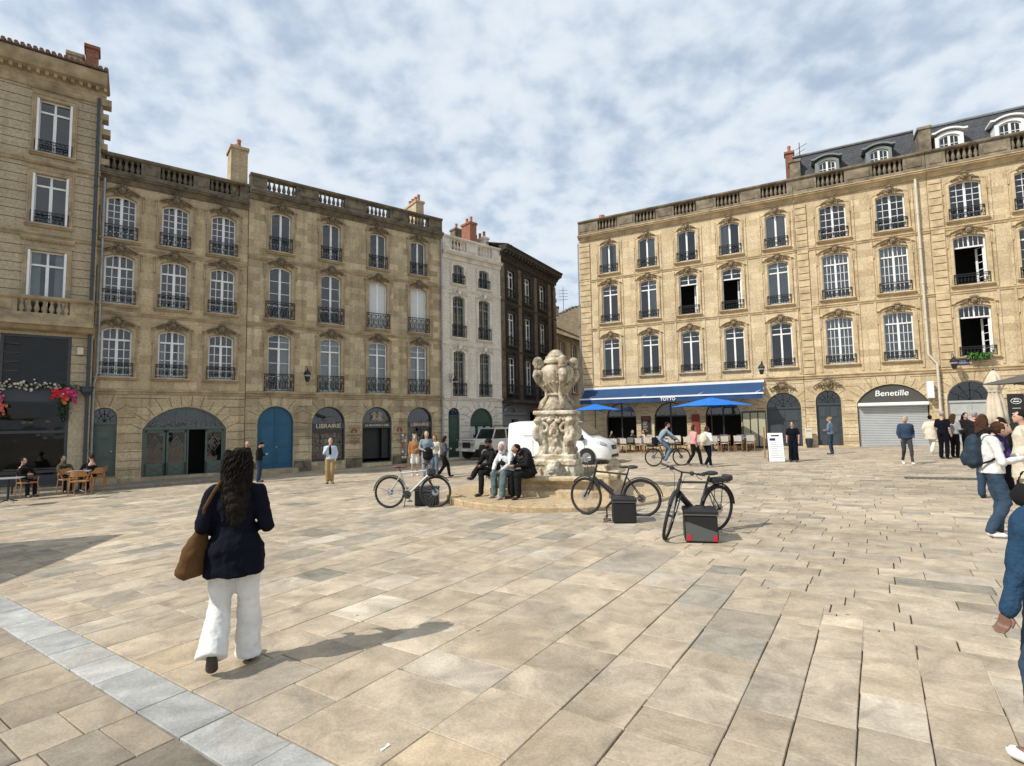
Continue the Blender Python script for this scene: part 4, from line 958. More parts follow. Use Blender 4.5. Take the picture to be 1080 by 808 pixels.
for x in (-16.4, -12.9, -9.6, -6.5): q.tube([(x, -.05, 3.75), (x+.5, -.5, 3.5), (x, -P_, zf)], .025, 5)
B.put(q, 'awning_arm', K['whitep'], aw)
text('TOTTO', .26, K['white'], aw, (-11.25, -P_-.105, zf-.16-ZR), off=.006)
# B8
gB = [(-2.87, 1.2, .05, 3.26, .6), (0.0, 3.1, .02, 3.46, .95)]
def mansard(B, x0, x1, cs, z0=14.6, z1=17.4):
    q = MB(); q.add([(x0, .75, z0), (x1, .75, z0), (x1, 1.55, z1), (x0, 1.55, z1), (x0, 8, z1+.9), (x1, 8, z1+.9), (x0, 8, z0), (x1, 8, z0)], [(0, 1, 2, 3), (3, 2, 5, 4), (1, 7, 5, 2), (0, 3, 4, 6)]); ro = B.put(q, 'roof', K['slate'])
    q = MB(); q.tube([(x0, 1.52, z1+.03), (x1, 1.52, z1+.03)], .07, 6); B.put(q, 'ridge_roll', K['zinc'], ro)
    for c in cs:
        q = MB(); q.band(outline(c, .86, z0+.1, 16.42, .16), grow(outline(c, .86, z0+.1, 16.42, .16), .16), .55, 1.5, closed=True)
        p = [(c-.76, 16.50), (c-.58, 16.50)]+arc_pts(c, 1.1, 16.52, .14, 8)+[(c+.58, 16.50), (c+.76, 16.50)]; q.band(p[::-1], [(a, b+.09) for a, b in p[::-1]], .42, 1.55)
        d = B.put(q, 'dormer', K['greyp'] if c < 2 else K['white'])
        f, p_, cur, cc = win_meshes(.86, 1.68, .16, 2, 4); w_ = B.inst('dormer_window', f, c, z0+.13, .5); w_.parent = d; pp = put('pane', p_, w_)
    return ro
B = right_house('town_house', 'golden stone house with slate mansard over the closed roller shutter shop', -3.98, 2.1, [-2.14, .5], 1.28, dict(cols=2, rows=5), [None, None, 'full', 'full', 'full', 'full'], ZR+.1, 2, K['stoneR2'], 'trimR', dict(cols=3, rows=4, tr=.76), holes=gB)
quoins(B, -3.68, .55, 4.2, 13.9, K['trimR'], K['grooveR']); rustic(B, -3.98, 2.1, .1, 3.9, gB, K['grooveR'])
mansard(B, -3.9, 2.0, [-2.2, .25])
panel_door(B, *gB[0], 'dgrey', 2, tr=2.5, y=.16)
cv = B.inst('door_keystone', carving_mesh(2, 'carveR'), -2.87, 3.62); cv.scale = (1.25, 1.2, 1.2)
q = MB(); q.box(-3.98, -1.65, -.06, 0, -.2, .25); q.box(1.65, 2.1, -.06, 0, -.2, .25); q.box(-3.55, -2.2, -.3, .1, -.2, .06); B.put(q, 'plinth', K['trimR'])
# roller shutter shop
K['shut'] = mat('galvanised_shutter', (.50, .52, .53), .45, metal=.35, var=.08, vscale=1)
q = MB(); n = 26
prof = []
for i in range(n): z = .05+2.3*i/n; prof += [(.16, z), (.135, z+.03), (.135, z+.065)]
prof += [(.16, 2.4), (.2, 2.4), (.2, .05)]
q.prof_x(prof[::-1], -1.5, 1.5); sh = B.put(q, 'roller_shutter', K['shut'])
q = MB(); q.bbox(-1.52, 1.52, -.22, .1, 2.32, 2.5, .03); B.put(q, 'shutter_box', K['whitep'], sh)
q = MB(); q.prism(grow(outline(0, 3.1, 2.48, 3.46, .93), -.03), .08, .12); fa = B.put(q, 'shop_fascia', mat('dark_khaki_fascia', (.065, .065, .055), .5)); text('Benetille', .42, K['white'], fa, (0, .07, 2.98-B.zb), shear=.12, off=.004)
chimney(B, -3.8, .9, 15.2, 17.0, .55, .9, K['weathR'], 0); chimney(B, -4.05, 1.6, 15.0, 17.9, .45, .5, K['brickred'], 1)
q = MB(); q.tube([(-3.5, 1.4, 16.8), (-3.5, 1.4, 18.2)], .02, 4); q.tube([(-3.7, 1.4, 17.8), (-3.1, 1.3, 18.0)], .015, 4); q.tube([(-3.7, 1.4, 17.5), (-3.2, 1.3, 17.7)], .015, 4); B.put(q, 'aerial', K['iron'])
pipe(B, [(1.63, -.15, 14.1), (1.63, -.15, 4.9), (1.95, -.2, 4.4), (1.95, -.17, .9)], K['pipeW'], .06)
q = MB(); q.bbox(1.45, 1.72, -.45, -.05, 2.65, 3.5, .02); B.put(q, 'projecting_light_box', K['whitep'])
# B9
gC = [(3.22, 1.9, .2, 3.5, .95), (6.6, 2.2, .2, 3.4, 1.0), (9.6, 2.2, .2, 3.4, 1.0)]
B = right_house('town_house', 'golden stone house at the right edge with open upper windows and a plant box', 2.12, 11.4, [3.62, 6.15, 8.8], 1.28, dict(cols=2, rows=6), [None, None, None, 'open', None, 'full', 'open', None, 'full'], ZR+.2, 1, K['stoneR2'], 'trimR', dict(cols=3, rows=4, tr=.76), holes=gC)
quoins(B, 2.42, .55, 4.2, 13.9, K['trimR'], K['grooveR']); rustic(B, 2.12, 11.4, .3, 3.9, gC, K['grooveR']); mansard(B, 2.2, 11.3, [3.3, 5.7, 8.2])
chimney(B, 2.25, .3, 15.2, 17.0, .5, 1.6, K['weathR'], 0)
panel_door(B, *gC[0], 'dgreyw', 2, tr=2.45, y=.16) if 'dgreyw' in K else None
K['dgreyw'] = mat('pale_grey_door_paint', (.42, .43, .41), .5, var=.1)
panel_door(B, *gC[0], 'dgreyw', 2, tr=2.45, y=.16, handle='black')
for h in gC[1:]:
    q = MB(); q.band(grow(outline(*h), -.06), outline(*h), .2, .28, closed=True); q.box(h[0]-.04, h[0]+.04, .2, .27, h[2], h[3]-.05); o = B.put(q, 'restaurant_front', K['dark'])
q = MB(); q.bbox(4.55, 5.15, -.1, 0, .95, 2.75, .01); bo = B.put(q, 'black_menu_board', K['black'])
q = MB(); q.tube([(4.85+.19*math.cos(t*PI/6), -.105, 2.4+.13*math.sin(t*PI/6)) for t in range(12)], .012, 4, closed=True); q.box(4.74, 4.96, -.11, -.1, 2.36, 2.40); q.tube([(4.76, -.105, 2.44), (4.85, -.105, 2.5), (4.94, -.105, 2.44)], .012, 4); q.box(4.7, 5.0, -.105, -.1, 2.05, 2.07)
for k in range(4): q.box(4.68, 5.02-.05*(k % 2), -.105, -.1, 1.8-k*.13, 1.83-k*.13)
B.put(q, 'board_markings', K['whitep'], bo)
# street name plates
K['navy'] = mat('blue_enamel', (.01, .02, .12), .3); 
def plate(par, x, z, zb, l1, l2):
    q = MB(); q.bbox(x-.26, x+.26, -.03, 0, z-.15, z+.15, .008); o = par.put(q, 'street_name_plate', K['navy']); text(l1, .085, K['white'], o, (x, -.032, z+.05-zb), ext=.002); text(l2, .085, K['white'], o, (x, -.032, z-.06-zb), ext=.002)
plate(BH, -16.6, 4.45, BH.zb, 'PLACE', 'DU PARLEMENT'); plate(B, 3.0, 4.42, B.zb, 'PLACE', 'DU PARLEMENT')

# ================================================================== sculpted forms
BLOBS = []
def blob(mb, name, m, parent, vox, disp=0, freq=6, smooth=2, seed=0, freq2=None):
    """closed overlapping primitives fused into one continuous skin"""
    o = mb.build(name, m, parent); o.data.materials.clear() if 0 else None
    md = o.modifiers.new('fuse', 'REMESH'); md.mode = 'VOXEL'; md.voxel_size = vox; md.use_smooth_shade = True
    if smooth: ms = o.modifiers.new('soft', 'SMOOTH'); ms.iterations = smooth; ms.factor = .5
    BLOBS.append((o, disp, freq, seed, m)); return o
def bake_blobs():
    bpy.context.view_layer.update(); dg = bpy.context.evaluated_depsgraph_get()
    res = []
    for o, disp, freq, seed, m in BLOBS:
        me = bpy.data.meshes.new_from_object(o.evaluated_get(dg)); res.append(me)
    for (o, disp, freq, seed, m), me in zip(BLOBS, res):
        o.modifiers.clear(); old = o.data; nm = old.name
        if disp:
            n = len(me.vertices); co = np.empty(n*3); me.vertices.foreach_get('co', co); no = np.empty(n*3); me.vertices.foreach_get('normal', no)
            co = co.reshape(-1, 3); no = no.reshape(-1, 3); sv_ = Vector((seed*7.3, seed*3.1, seed*1.7))
            d = np.array([noise.fractal(Vector(c)*freq+sv_, .9, 2.1, 3) for c in co]); co += no*(d*disp)[:, None]
            me.vertices.foreach_set('co', co.ravel())
        me.materials.clear(); me.materials.append(m); me.polygons.foreach_set('use_smooth', [True]*len(me.polygons)); me.update()
        o.data = me; bpy.data.meshes.remove(old); me.name = nm
    BLOBS.clear()
def rx(mb, Mx, i0=0):
    for i in range(i0, len(mb.v)): v = Mx @ Vector(mb.v[i]); mb.v[i] = (v.x, v.y, v.z)
# ---------------------------------------------------------------- fountain
FC = (1.17, 14.0)
FT = thing('fountain', 'carved pale stone fountain with a head-topped urn on a round step', 'fountain', (FC[0], FC[1], G(*FC)), R_(-17))
K['fst'] = stone('fountain_stone', (.66, .56, .40), (.66, .56, .40), (.17, .125, .075), .8, 3.2, .42, .64, bw=5, bh=5, mort=0, seed=21, streak=.75, bump=.9)
K['ped'] = stone('limed_carved_stone', (.70, .64, .52), (.70, .64, .52), (.33, .24, .12), .85, 4.5, .44, .62, bw=5, bh=5, mort=0, seed=31, streak=.6, bump=1.0)
K['urn'] = stone('weathered_urn_stone', (.60, .52, .39), (.60, .52, .39), (.14, .11, .07), .8, 3.4, .42, .62, bw=5, bh=5, mort=0, seed=33, streak=.6, bump=.9)
K['basin'] = stone('basin_stone', (.64, .52, .34), (.58, .46, .29), (.30, .23, .15), .7, 1.8, .42, .7, bw=1.1, bh=.8, mort=.004, seed=23, streak=.35)
K['step'] = stone('step_stone', (.52, .40, .25), (.46, .34, .2), (.36, .29, .2), .6, bw=.9, bh=.5, mort=.006, seed=24, streak=.2)
q = MB(); q.lathe([(2.9, -.2), (2.9, .10), (2.88, .125), (2.6, .13), (.2, .13)], 72); pf = q.build('platform', K['step'], FT, auto=30)
q = MB()
for i in range(36): a = 2*PI*i/36; q.add([(2.45*math.cos(a)-.004*math.sin(a), 2.45*math.sin(a)+.004*math.cos(a), .134), (2.87*math.cos(a)-.004*math.sin(a), 2.87*math.sin(a)+.004*math.cos(a), .129), (2.87*math.cos(a)+.004*math.sin(a), 2.87*math.sin(a)-.004*math.cos(a), .129), (2.45*math.cos(a)+.004*math.sin(a), 2.45*math.sin(a)-.004*math.cos(a), .134)], [(0, 1, 2, 3)])
q.build('step_joints', K['groove'], pf)
def bas_r(a, z):
    a = a+R_(0); c = max(abs(math.cos(a)), abs(math.sin(a))); r = min(1/c, 1.21); k = abs(math.sin(2*a))
    return r*(1+.06*(k**6))
pr = [(1.50, .12), (1.50, .26), (1.44, .28), (1.36, .33), (1.34, .42), (1.40, .47), (1.50, .49), (1.56, .52), (1.56, .575), (1.53, .60), (1.28, .60), (1.26, .57), (1.26, .30), (.3, .30)]
q = MB(); q.lathe(pr, 96, fn=bas_r); q.build('basin', K['basin'], FT, auto=35)
q = MB(); q.lathe([(1.27, .44), (1.27, .445)], 96, fn=bas_r); q.build('water', mat('fountain_water', (.10, .12, .09), .06), FT)
for k in (0, 1, 3):     # corner blocks with low pyramids
    a = PI/4+k*PI/2; q = MB(); x, y = 1.5*1.22*math.cos(a), 1.5*1.22*math.sin(a)
    q.lathe([(.24, .12), (.24, .58), (.26, .6), (.26, .66), (.19, .70), (.13, .80), (.10, .84)], 4, (x, y, 0), a0=a); q.build('corner_block', K['basin'], FT)
q = MB()    # pedestal
q.bbox(-.62, .62, -.62, .62, .12, .80, .03); q.bbox(-.66, .66, -.66, .66, .78, .92, .02); q.bbox(-.58, .58, -.58, .58, .9, 1.05, .02)
q.bbox(-.40, .40, -.40, .40, 1.0, 2.05, .05); q.bbox(-.52, .52, -.52, .52, 1.92, 2.08, .03); q.bbox(-.60, .60, -.60, .60, 2.06, 2.16, .02)
for k in range(4):
    Rz = Matrix.Rotation(k*PI/2, 3, 'Z'); Rd = Matrix.Rotation(PI/4+k*PI/2, 3, 'Z')
    P = lambda v, M_=Rz: M_ @ Vector(v)
    def tb(pts, r, M_): q.tube([M_ @ Vector(p) for p in pts], r, 8)
    # diagonal consoles: big S volutes
    pts = []
    for i in range(20): t = i/19; a = -2.2+t*5.6; rr = .19*(1-.75*t); pts.append((.66+rr*math.cos(a), 0, 1.62+rr*math.sin(a)))
    tb(pts, [.10-.04*i/19 for i in range(20)], Rd)
    tb([(.56, 0, 1.9), (.60, 0, 1.5), (.52, 0, 1.25), (.56, 0, 1.05)], [.12, .13, .11, .1], Rd)
    tb([(.60, 0, 1.98), (.68, 0, 1.9), (.62, 0, 1.8)], [.12, .14, .1], Rd)
    # mask and shell on each face
    for s in (-1, 1):
        pts = []
        for i in range(16): t = i/15; a = .3+t*5; rr = .17*(1-.7*t); pts.append((s*(.30+rr*math.cos(a)), -.47, 1.70+rr*math.sin(a)))
        tb(pts, [.065-.03*i/15 for i in range(16)], Rz)
        tb([(s*.33, -.43, 1.5), (s*.30, -.44, 1.25), (s*.36, -.46, 1.05)], [.07, .06, .08], Rz)
        q.ell(Rz @ Vector((s*.12, -.5, 1.90)), (.1, .09, .06), 8, 6)
        for j in range(3): q.ell(Rz @ Vector((s*(.1+.1*j), -.5, 2.0-.03*j)), (.06, .06, .05), 7, 5)
    q.ell(Rz @ Vector((0, -.47, 1.72)), (.13, .12, .17), 10, 8); q.ell(Rz @ Vector((0, -.58, 1.70)), (.035, .05, .06), 6, 5)
    for s in (-1, 1): q.ell(Rz @ Vector((s*.05, -.56, 1.78)), (.035, .03, .02), 6, 5); q.ell(Rz @ Vector((s*.1, -.5, 1.6)), (.06, .06, .1), 6, 5)
    for j in range(5): q.ell(Rz @ Vector((.05*math.sin(j*2), -.47, 1.5-.1*j)), (.07-.005*j, .07, .08), 7, 5)
    q.ell(Rz @ Vector((0, -.42, 1.15)), (.2, .06, .12), 8, 6)
    for i in range(5): q.ell(Rz @ Vector((-.4+.2*i, -.64, .45+.12*math.sin(i*2.3))), (.07, .06, .28), 6, 6)
rx(q, Matrix.Diagonal((.87, .87, 1, 1))); blob(q, 'carved_pedestal', K['ped'], FT, .0105, .007, 22, 0, 3)
q = MB(); q.bbox(-.16, .16, -.86, -.50, .12, .92, .03); q.ell((0, -.84, .72), (.12, .08, .14), 10, 8); blob(q, 'spout_console', K['ped'], FT, .012, .012, 16, 1, 5)
pr = [(.40, 2.14), (.44, 2.17), (.42, 2.22), (.38, 2.24), (.30, 2.36), (.235, 2.50), (.235, 2.54), (.26, 2.56), (.26, 2.60), (.22, 2.63), (.24, 2.68), (.32, 2.80), (.40, 2.98), (.43, 3.15), (.41, 3.26), (.35, 3.33), (.29, 3.36), (.29, 3.39), (.36, 3.41), (.36, 3.47), (.30, 3.50), (.27, 3.56), (.28, 3.59), (.23, 3.61), (.20, 3.67), (.14, 3.73), (.07, 3.77), (.02, 3.78)]
q = MB(); q.lathe(pr, 64, fn=lambda a, z: 1+(.09*abs(math.cos(4*a)) if 2.62 < z < 3.3 or 2.2 < z < 2.5 else 0), a0=.2); q.build('urn', K['urn'], FT, auto=50)
q = MB()    # one bust console, repeated on four sides
tbp = [(.36, 0, 2.20), (.44, 0, 2.24), (.40, 0, 2.38), (.28, 0, 2.52), (.27, 0, 2.66), (.36, 0, 2.80), (.48, 0, 2.95), (.53, 0, 3.08), (.50, 0, 3.22)]
q.tube(tbp, [.07, .085, .07, .05, .055, .07, .10, .12, .11], 10)
q.ell((.52, 0, 3.14), (.115, .15, .10), 12, 8); q.tube([(.50, 0, 3.2), (.51, 0, 3.32)], [.06, .05], 8)
q.ell((.54, 0, 3.42), (.10, .09, .13), 12, 10); q.ell((.635, 0, 3.41), (.024, .02, .038), 6, 5); q.ell((.50, 0, 3.46), (.125, .12, .12), 12, 8); q.ell((.40, 0, 3.38), (.08, .09, .09), 8, 6); q.ell((.51, 0, 3.3), (.1, .12, .06), 8, 6)
for s in (-1, 1): q.ell((.55, s*.08, 3.34), (.03, .03, .07), 6, 5); q.ell((.56, s*.07, 3.10), (.06, .06, .06), 8, 6); q.tube([(.38, s*.1, 3.0), (.47, s*.13, 3.1), (.5, s*.14, 3.2)], [.03, .04, .04], 6)
b0 = blob(q, 'bust_console', K['urn'], FT, .010, .005, 20, 0, 9)
b0.rotation_euler = (0, 0, R_(-115+17-50))
q = MB()
for i in range(24): a = 2*PI*i/24; q.ell((.40*math.cos(a), .40*math.sin(a), 2.86+.05*math.cos(4*a)), (.035, .035, .03), 6, 5)
q.lathe([(.27, 2.56), (.285, 2.58), (.27, 2.6)], 32); q.build('urn_garland', K['urn'], FT, smooth=True)
FBUST = b0
# ================================================================== bicycles
K['tyre'] = mat('tyre_rubber', (.018, .018, .018), .85, bump=.2, bscale=60); K['silver'] = mat('silver_frame_paint', (.42, .43, .44), .35, metal=.6)
K['blackf'] = mat('black_frame_paint', (.014, .014, .016), .35, coat=.3); K['rub'] = mat('black_plastic', (.02, .02, .021), .6); K['chrome'] = mat('steel', (.45, .45, .46), .3, metal=.9)
K['tan'] = mat('brown_leather', (.14, .045, .03), .5)
def bicycle(label, P, heading, lean=0, steer=0, frame='blackf', saddle='rub', fender=True, battery=0, rack=False, wr=.35, group=None, stand=True, bars='flat', bag=False):
    root = thing('bicycle', label, 'bicycle', (P[0], P[1], G(*P)), heading, group); root.rotation_euler = (lean, 0, heading)
    ra = Vector((-.53, 0, wr)); fa = Vector((.57, 0, wr)); bb = Vector((-.09, 0, .30)); st = Vector((-.27, 0, .80)); ht = Vector((.34, 0, .88)); hb = Vector((.395, 0, .70))
    ax = (ht-hb).normalized(); MS = Matrix.Translation(hb) @ Matrix.Rotation(steer, 4, ax) @ Matrix.Translation(-hb)
    fr = MB(); fr.tube([bb, st+(st-bb)*.06], .018, 8); fr.tube([st, ht-ax*.03], .019, 8); fr.tube([bb, hb+ax*.04], .027 if battery != 1 else .036, 8); fr.tube([hb-ax*.02, ht+ax*.02], .025, 8)
    for s in (-1, 1): fr.tube([ra+Vector((0, s*.06, 0)), bb+Vector((0, s*.04, 0))], .011, 6); fr.tube([ra+Vector((0, s*.06, 0)), st+Vector((0, s*.015, -.06))], .009, 6)
    fr.build('frame', K[frame], root, auto=40)
    def wheel(c, Mx=None):
        t = MB(); n = 40; t.tube([(c.x+wr*.965*math.cos(2*PI*i/n), 0, c.z+wr*.965*math.sin(2*PI*i/n)) for i in range(n)], .024, 8, closed=True)
        if Mx: rx(t, Mx)
        w = t.build('wheel', K['tyre'], root, smooth=True)
        r = MB(); r.tube([(c.x+wr*.90*math.cos(2*PI*i/n), 0, c.z+wr*.90*math.sin(2*PI*i/n)) for i in range(n)], .010, 6, closed=True)
        r.tube([c+Vector((0, -.06, 0)), c+Vector((0, .06, 0))], .022, 8)
        if Mx: rx(r, Mx)
        r.build('rim', K['rub'], w, smooth=True); s = MB()
        for i in range(28):
            a = 2*PI*i/28; b = a+.5*(1 if i % 2 else -1); sd = .03*(1 if i % 4 < 2 else -1)
            s.tube([(c.x+.02*math.cos(b), sd, c.z+.02*math.sin(b)), (c.x+wr*.9*math.cos(a), 0, c.z+wr*.9*math.sin(a))], .0014, 3, caps=False)
        if Mx: rx(s, Mx)
        s.build('spokes', K['chrome'], w)
        d = MB(); d.tube([c+Vector((0, .045, 0)), c+Vector((0, .048, 0))], .08, 16)
        if Mx: rx(d, Mx)
        d.build('brake_disc', K['chrome'], w); return w
    wheel(ra); wheel(fa, MS)
    f = MB()
    for s in (-1, 1): f.tube([hb+Vector((0, s*.05, -.03)), hb+Vector((.05, s*.055, -.13)), fa+Vector((0, s*.055, 0))], [.019, .02, .014], 8)
    f.tube([hb+Vector((0, -.06, -.04)), hb+Vector((0, .06, -.04))], .022, 8); f.tube([hb, ht+ax*.10], .015, 8); rx(f, MS); f.build('fork', K['rub' if frame == 'silver' else frame], root, auto=40)
    h = MB(); top = ht+ax*.11; h.tube([top, top+Vector((.06, 0, .03))], .018, 6)
    c0 = top+Vector((.06, 0, .03)); h.tube([c0+Vector((-.07, -.33, .03)), c0+Vector((0, -.12, .02)), c0, c0+Vector((0, .12, .02)), c0+Vector((-.07, .33, .03))], .013, 6)
    rx(h, MS); hbar = h.build('handlebar', K['blackf'], root, smooth=True); g = MB()
    for s in (-1, 1): g.tube([c0+Vector((-.07, s*.33, .03)), c0+Vector((-.035, s*.22, .025))], .018, 8); g.tube([c0+Vector((-.03, s*.2, .02)), c0+Vector((.03, s*.26, -.02)), c0+Vector((0, s*.31, -.03))], .006, 5); g.bbox(c0.x-.02, c0.x+.04, s*.15-.03, s*.15+.03, c0.z, c0.z+.05, .008)
    rx(g, MS); g.build('grips_and_levers', K['rub'], hbar)
    cb = MB()
    for s in (-1, 1): cb.tube([c0+Vector((.02, s*.18, .0)), c0+Vector((.12, s*.08, -.02)), hb+Vector((.07, s*.03, .02)), hb+Vector((.06, s*.05, -.2))], .004, 4)
    rx(cb, MS); cb.build('cables', K['black'], hbar)
    s_ = MB(); sp_ = st+(st-bb)*.22; s_.tube([st, sp_], .014, 6); s_.build('seat_post', K['blackf'], root)
    s_ = MB(); s_.ell(sp_+Vector((-.06, 0, .035)), (.12, .085, .035), 12, 6); s_.ell(sp_+Vector((.08, 0, .035)), (.12, .03, .028), 10, 6); s_.build('saddle', K[saddle], root, smooth=True)
    cr = MB(); cr.tube([bb+Vector((0, -.05, 0)), bb+Vector((0, -.055, 0))], .095, 20); cr.tube([bb+Vector((0, .08, 0)), bb+Vector((0, -.08, 0))], .018, 6)
    cr.tube([bb+Vector((0, -.075, 0)), bb+Vector((.09, -.08, -.14))], .011, 5); cr.tube([bb+Vector((0, .075, 0)), bb+Vector((-.09, .08, .14))], .011, 5); ck = cr.build('crankset', K['rub'], root, auto=40)
    pd = MB(); pd.bbox(bb.x+.04, bb.x+.14, -.18, -.09, bb.z-.155, bb.z-.13, .005); pd.bbox(bb.x-.14, bb.x-.04, .09, .18, bb.z+.13, bb.z+.155, .005); pd.build('pedals', K['rub'], ck)
    ch = MB(); ch.tube([bb+Vector((0, -.05, .09)), ra+Vector((0, -.05, .045))], .005, 4); ch.tube([bb+Vector((0, -.05, -.09)), ra+Vector((.02, -.05, -.1)), ra+Vector((-.03, -.05, -.04))], .005, 4); ch.tube([ra+Vector((0, -.05, 0)), ra+Vector((0, -.06, 0))], .05, 14); ch.build('chain', K['chrome'], root)
    if fender:
        for c, a0, a1, Mx in ((ra, R_(25), R_(175), None), (fa, R_(40), R_(150), MS)):
            e = MB(); n = 16; vs = []
            for i in range(n+1): a = a0+(a1-a0)*i/n; rr = wr+.035; vs += [(c.x+rr*math.cos(a), -.032, c.z+rr*math.sin(a)-.012), (c.x+(rr+.012)*math.cos(a), 0, c.z+(rr+.012)*math.sin(a)), (c.x+rr*math.cos(a), .032, c.z+rr*math.sin(a)-.012)]
            e.add(vs, [(3*i+j, 3*i+j+1, 3*i+j+4, 3*i+j+3) for i in range(n) for j in (0, 1)]); e.tube([c+Vector((0, .05, 0)), (c.x+(wr+.03)*math.cos(a1-.25), .04, c.z+(wr+.03)*math.sin(a1-.25))], .004, 4)
            if Mx: rx(e, Mx)
            e.build('mudguard', K['rub'], root)
    if battery == 1: e = MB(); e.tube([bb+(hb-bb)*.22+Vector((0, 0, .06)), bb+(hb-bb)*.78+Vector((0, 0, .06))], [.045, .042], 8); e.build('battery', K['rub'], root, auto=40)
    if battery == 2: e = MB(); e.tube([bb+Vector((0, -.07, .0)), bb+Vector((0, .07, .0))], .10, 16); e.tube([bb+(hb-bb)*.2, bb+(hb-bb)*.9], .05, 8); e.build('motor', K['rub'], root, auto=40); e = MB(); e.tube([bb+(hb-bb)*.35+Vector((0, -.045, .0)), bb+(hb-bb)*.7+Vector((0, -.045, 0))], .012, 6); e.build('orange_trim', mat('orange_trim', (.5, .1, .03), .5), root)
    if rack:
        e = MB()
        for s in (-1, 1): e.tube([ra+Vector((0, s*.07, 0)), ra+Vector((-.02, s*.07, .42))], .007, 5); e.tube([ra+Vector((.28, s*.05, .42)), ra+Vector((-.22, s*.06, .42))], .007, 5)
        for i in range(5): e.tube([ra+Vector((.25-.11*i, -.05, .42)), ra+Vector((.25-.11*i, .05, .42))], .005, 5)
        rk = e.build('rack', K['blackf'], root)
        e = MB(); e.bbox(ra.x-.24, ra.x+.2, -.075, .075, ra.z+.43, ra.z+.50, .02); e.bbox(ra.x-.27, ra.x-.16, -.08, .08, ra.z+.44, ra.z+.53, .02); e.build('rack_battery', K['rub'], rk)
    if stand: e = MB(); e.tube([bb+Vector((-.06, .05, -.02)), bb+Vector((-.14, .17, -.30))], .009, 5); e.build('kickstand', K['rub'], root)
    if bag: e = MB(); e.bbox(.36, .56, -.1, .1, .74, .90, .03); rx(e, MS); e.build('handlebar_bag', K['rub'], root)
    return root
def mid(a, b): return ((a[0]+b[0])/2, (a[1]+b[1])/2)
bicycle('silver framed bicycle with a brown saddle parked left of the fountain step', (-2.40, 12.62), R_(-6), R_(-4), R_(22), 'silver', 'tan', True, wr=.36, bag=True)
bicycle('black electric bicycle by the fountain step behind a small cube bag', (1.96, 10.52), PI-R_(22), R_(-5), R_(-20), battery=1, rack=False, fender=True, wr=.355)
bicycle('black electric bicycle with rear rack battery, front wheel towards the camera', (2.80, 8.50), PI+R_(30), R_(-6), R_(34), battery=2, rack=True, wr=.365, fender=True)
# delivery bags
K['nylon'] = mat('black_nylon', (.009, .009, .010), .5, bump=.5, bscale=6); K['ngrey'] = mat('grey_reflective_nylon', (.085, .09, .088), .5, bump=.3, bscale=8)
K['patch'] = mat('red_patch', (.55, .01, .015), .5)
def cube_bag(label, P, rz, s, trim, straps=True):
    r = thing('delivery_bag', label, 'delivery bag', (P[0], P[1], G(*P)), rz, None); w, d, h = s
    q = MB(); q.bbox(-w/2, w/2, -d/2, d/2, 0, h*.86, .025); blobm = q.build('bag_body', K['nylon'], r)
    q = MB(); q.bbox(-w/2-.012, w/2+.012, -d/2-.012, d/2+.012, h*.84, h, .02); q.build('lid', K['nylon'], r)
    q = MB(); q.box(-w/2-.015, w/2+.015, -d/2-.017, -d/2-.008, h*.84, h*.88); q.build('lid_piping', K['ngrey'], r)
    if trim:
        q = MB(); q.prism([(-w/2+.01, .03), (w/2-.01, .03), (w/2-.01, h*.34), (w*.1, h*.46), (-w/2+.01, h*.66)], -d/2-.006, -d/2); q.build('grey_panel', K['ngrey'], r)
        q = MB(); q.add([(w/2+.004, -d/2+.02, .04), (w/2+.004, d/2-.02, .04), (w/2+.004, d/2-.02, h*.6), (w/2+.004, -d/2+.02, h*.4)], [(0, 1, 2, 3)]); q.build('grey_panel', K['ngrey'], r)
        for s_ in (-1, 1): q = MB(); q.prism([(s_*w*.40-.03, .03), (s_*w*.40+.03, .03), (s_*w*.40+.03, .12), (s_*w*.40-.01, .12)], -d/2-.010, -d/2-.005); q.build('red_patch', K['patch'], r)
    if straps:
        for s_ in (-1, 1): q = MB(); q.tube([(-w/2, s_*d*.22, h*.8), (-w/2-.10, s_*d*.22, h*.55), (-w/2-.09, s_*d*.22, h*.2), (-w/2-.16, s_*d*.25, .02), (-w/2-.02, s_*d*.22, .03)], .014, 5); q.build('strap', K['nylon'], r)
    q = MB(); q.tube([(-.08, 0, h), (-.05, 0, h+.04), (.05, 0, h+.04), (.08, 0, h)], .008, 5); q.build('handle', K['nylon'], r); return r
cube_bag('plain black cube delivery bag behind the silver bicycle', (-2.10, 13.05), R_(4), (.56, .44, .42), False, False)
cube_bag('small black cube delivery bag with loose straps beside the middle bicycle', (1.99, 9.82), R_(-8), (.42, .38, .44), False)
cube_bag('black and grey cube delivery bag with two red corner patches', (2.78, 8.12), R_(-14), (.46, .46, .47), True, False)
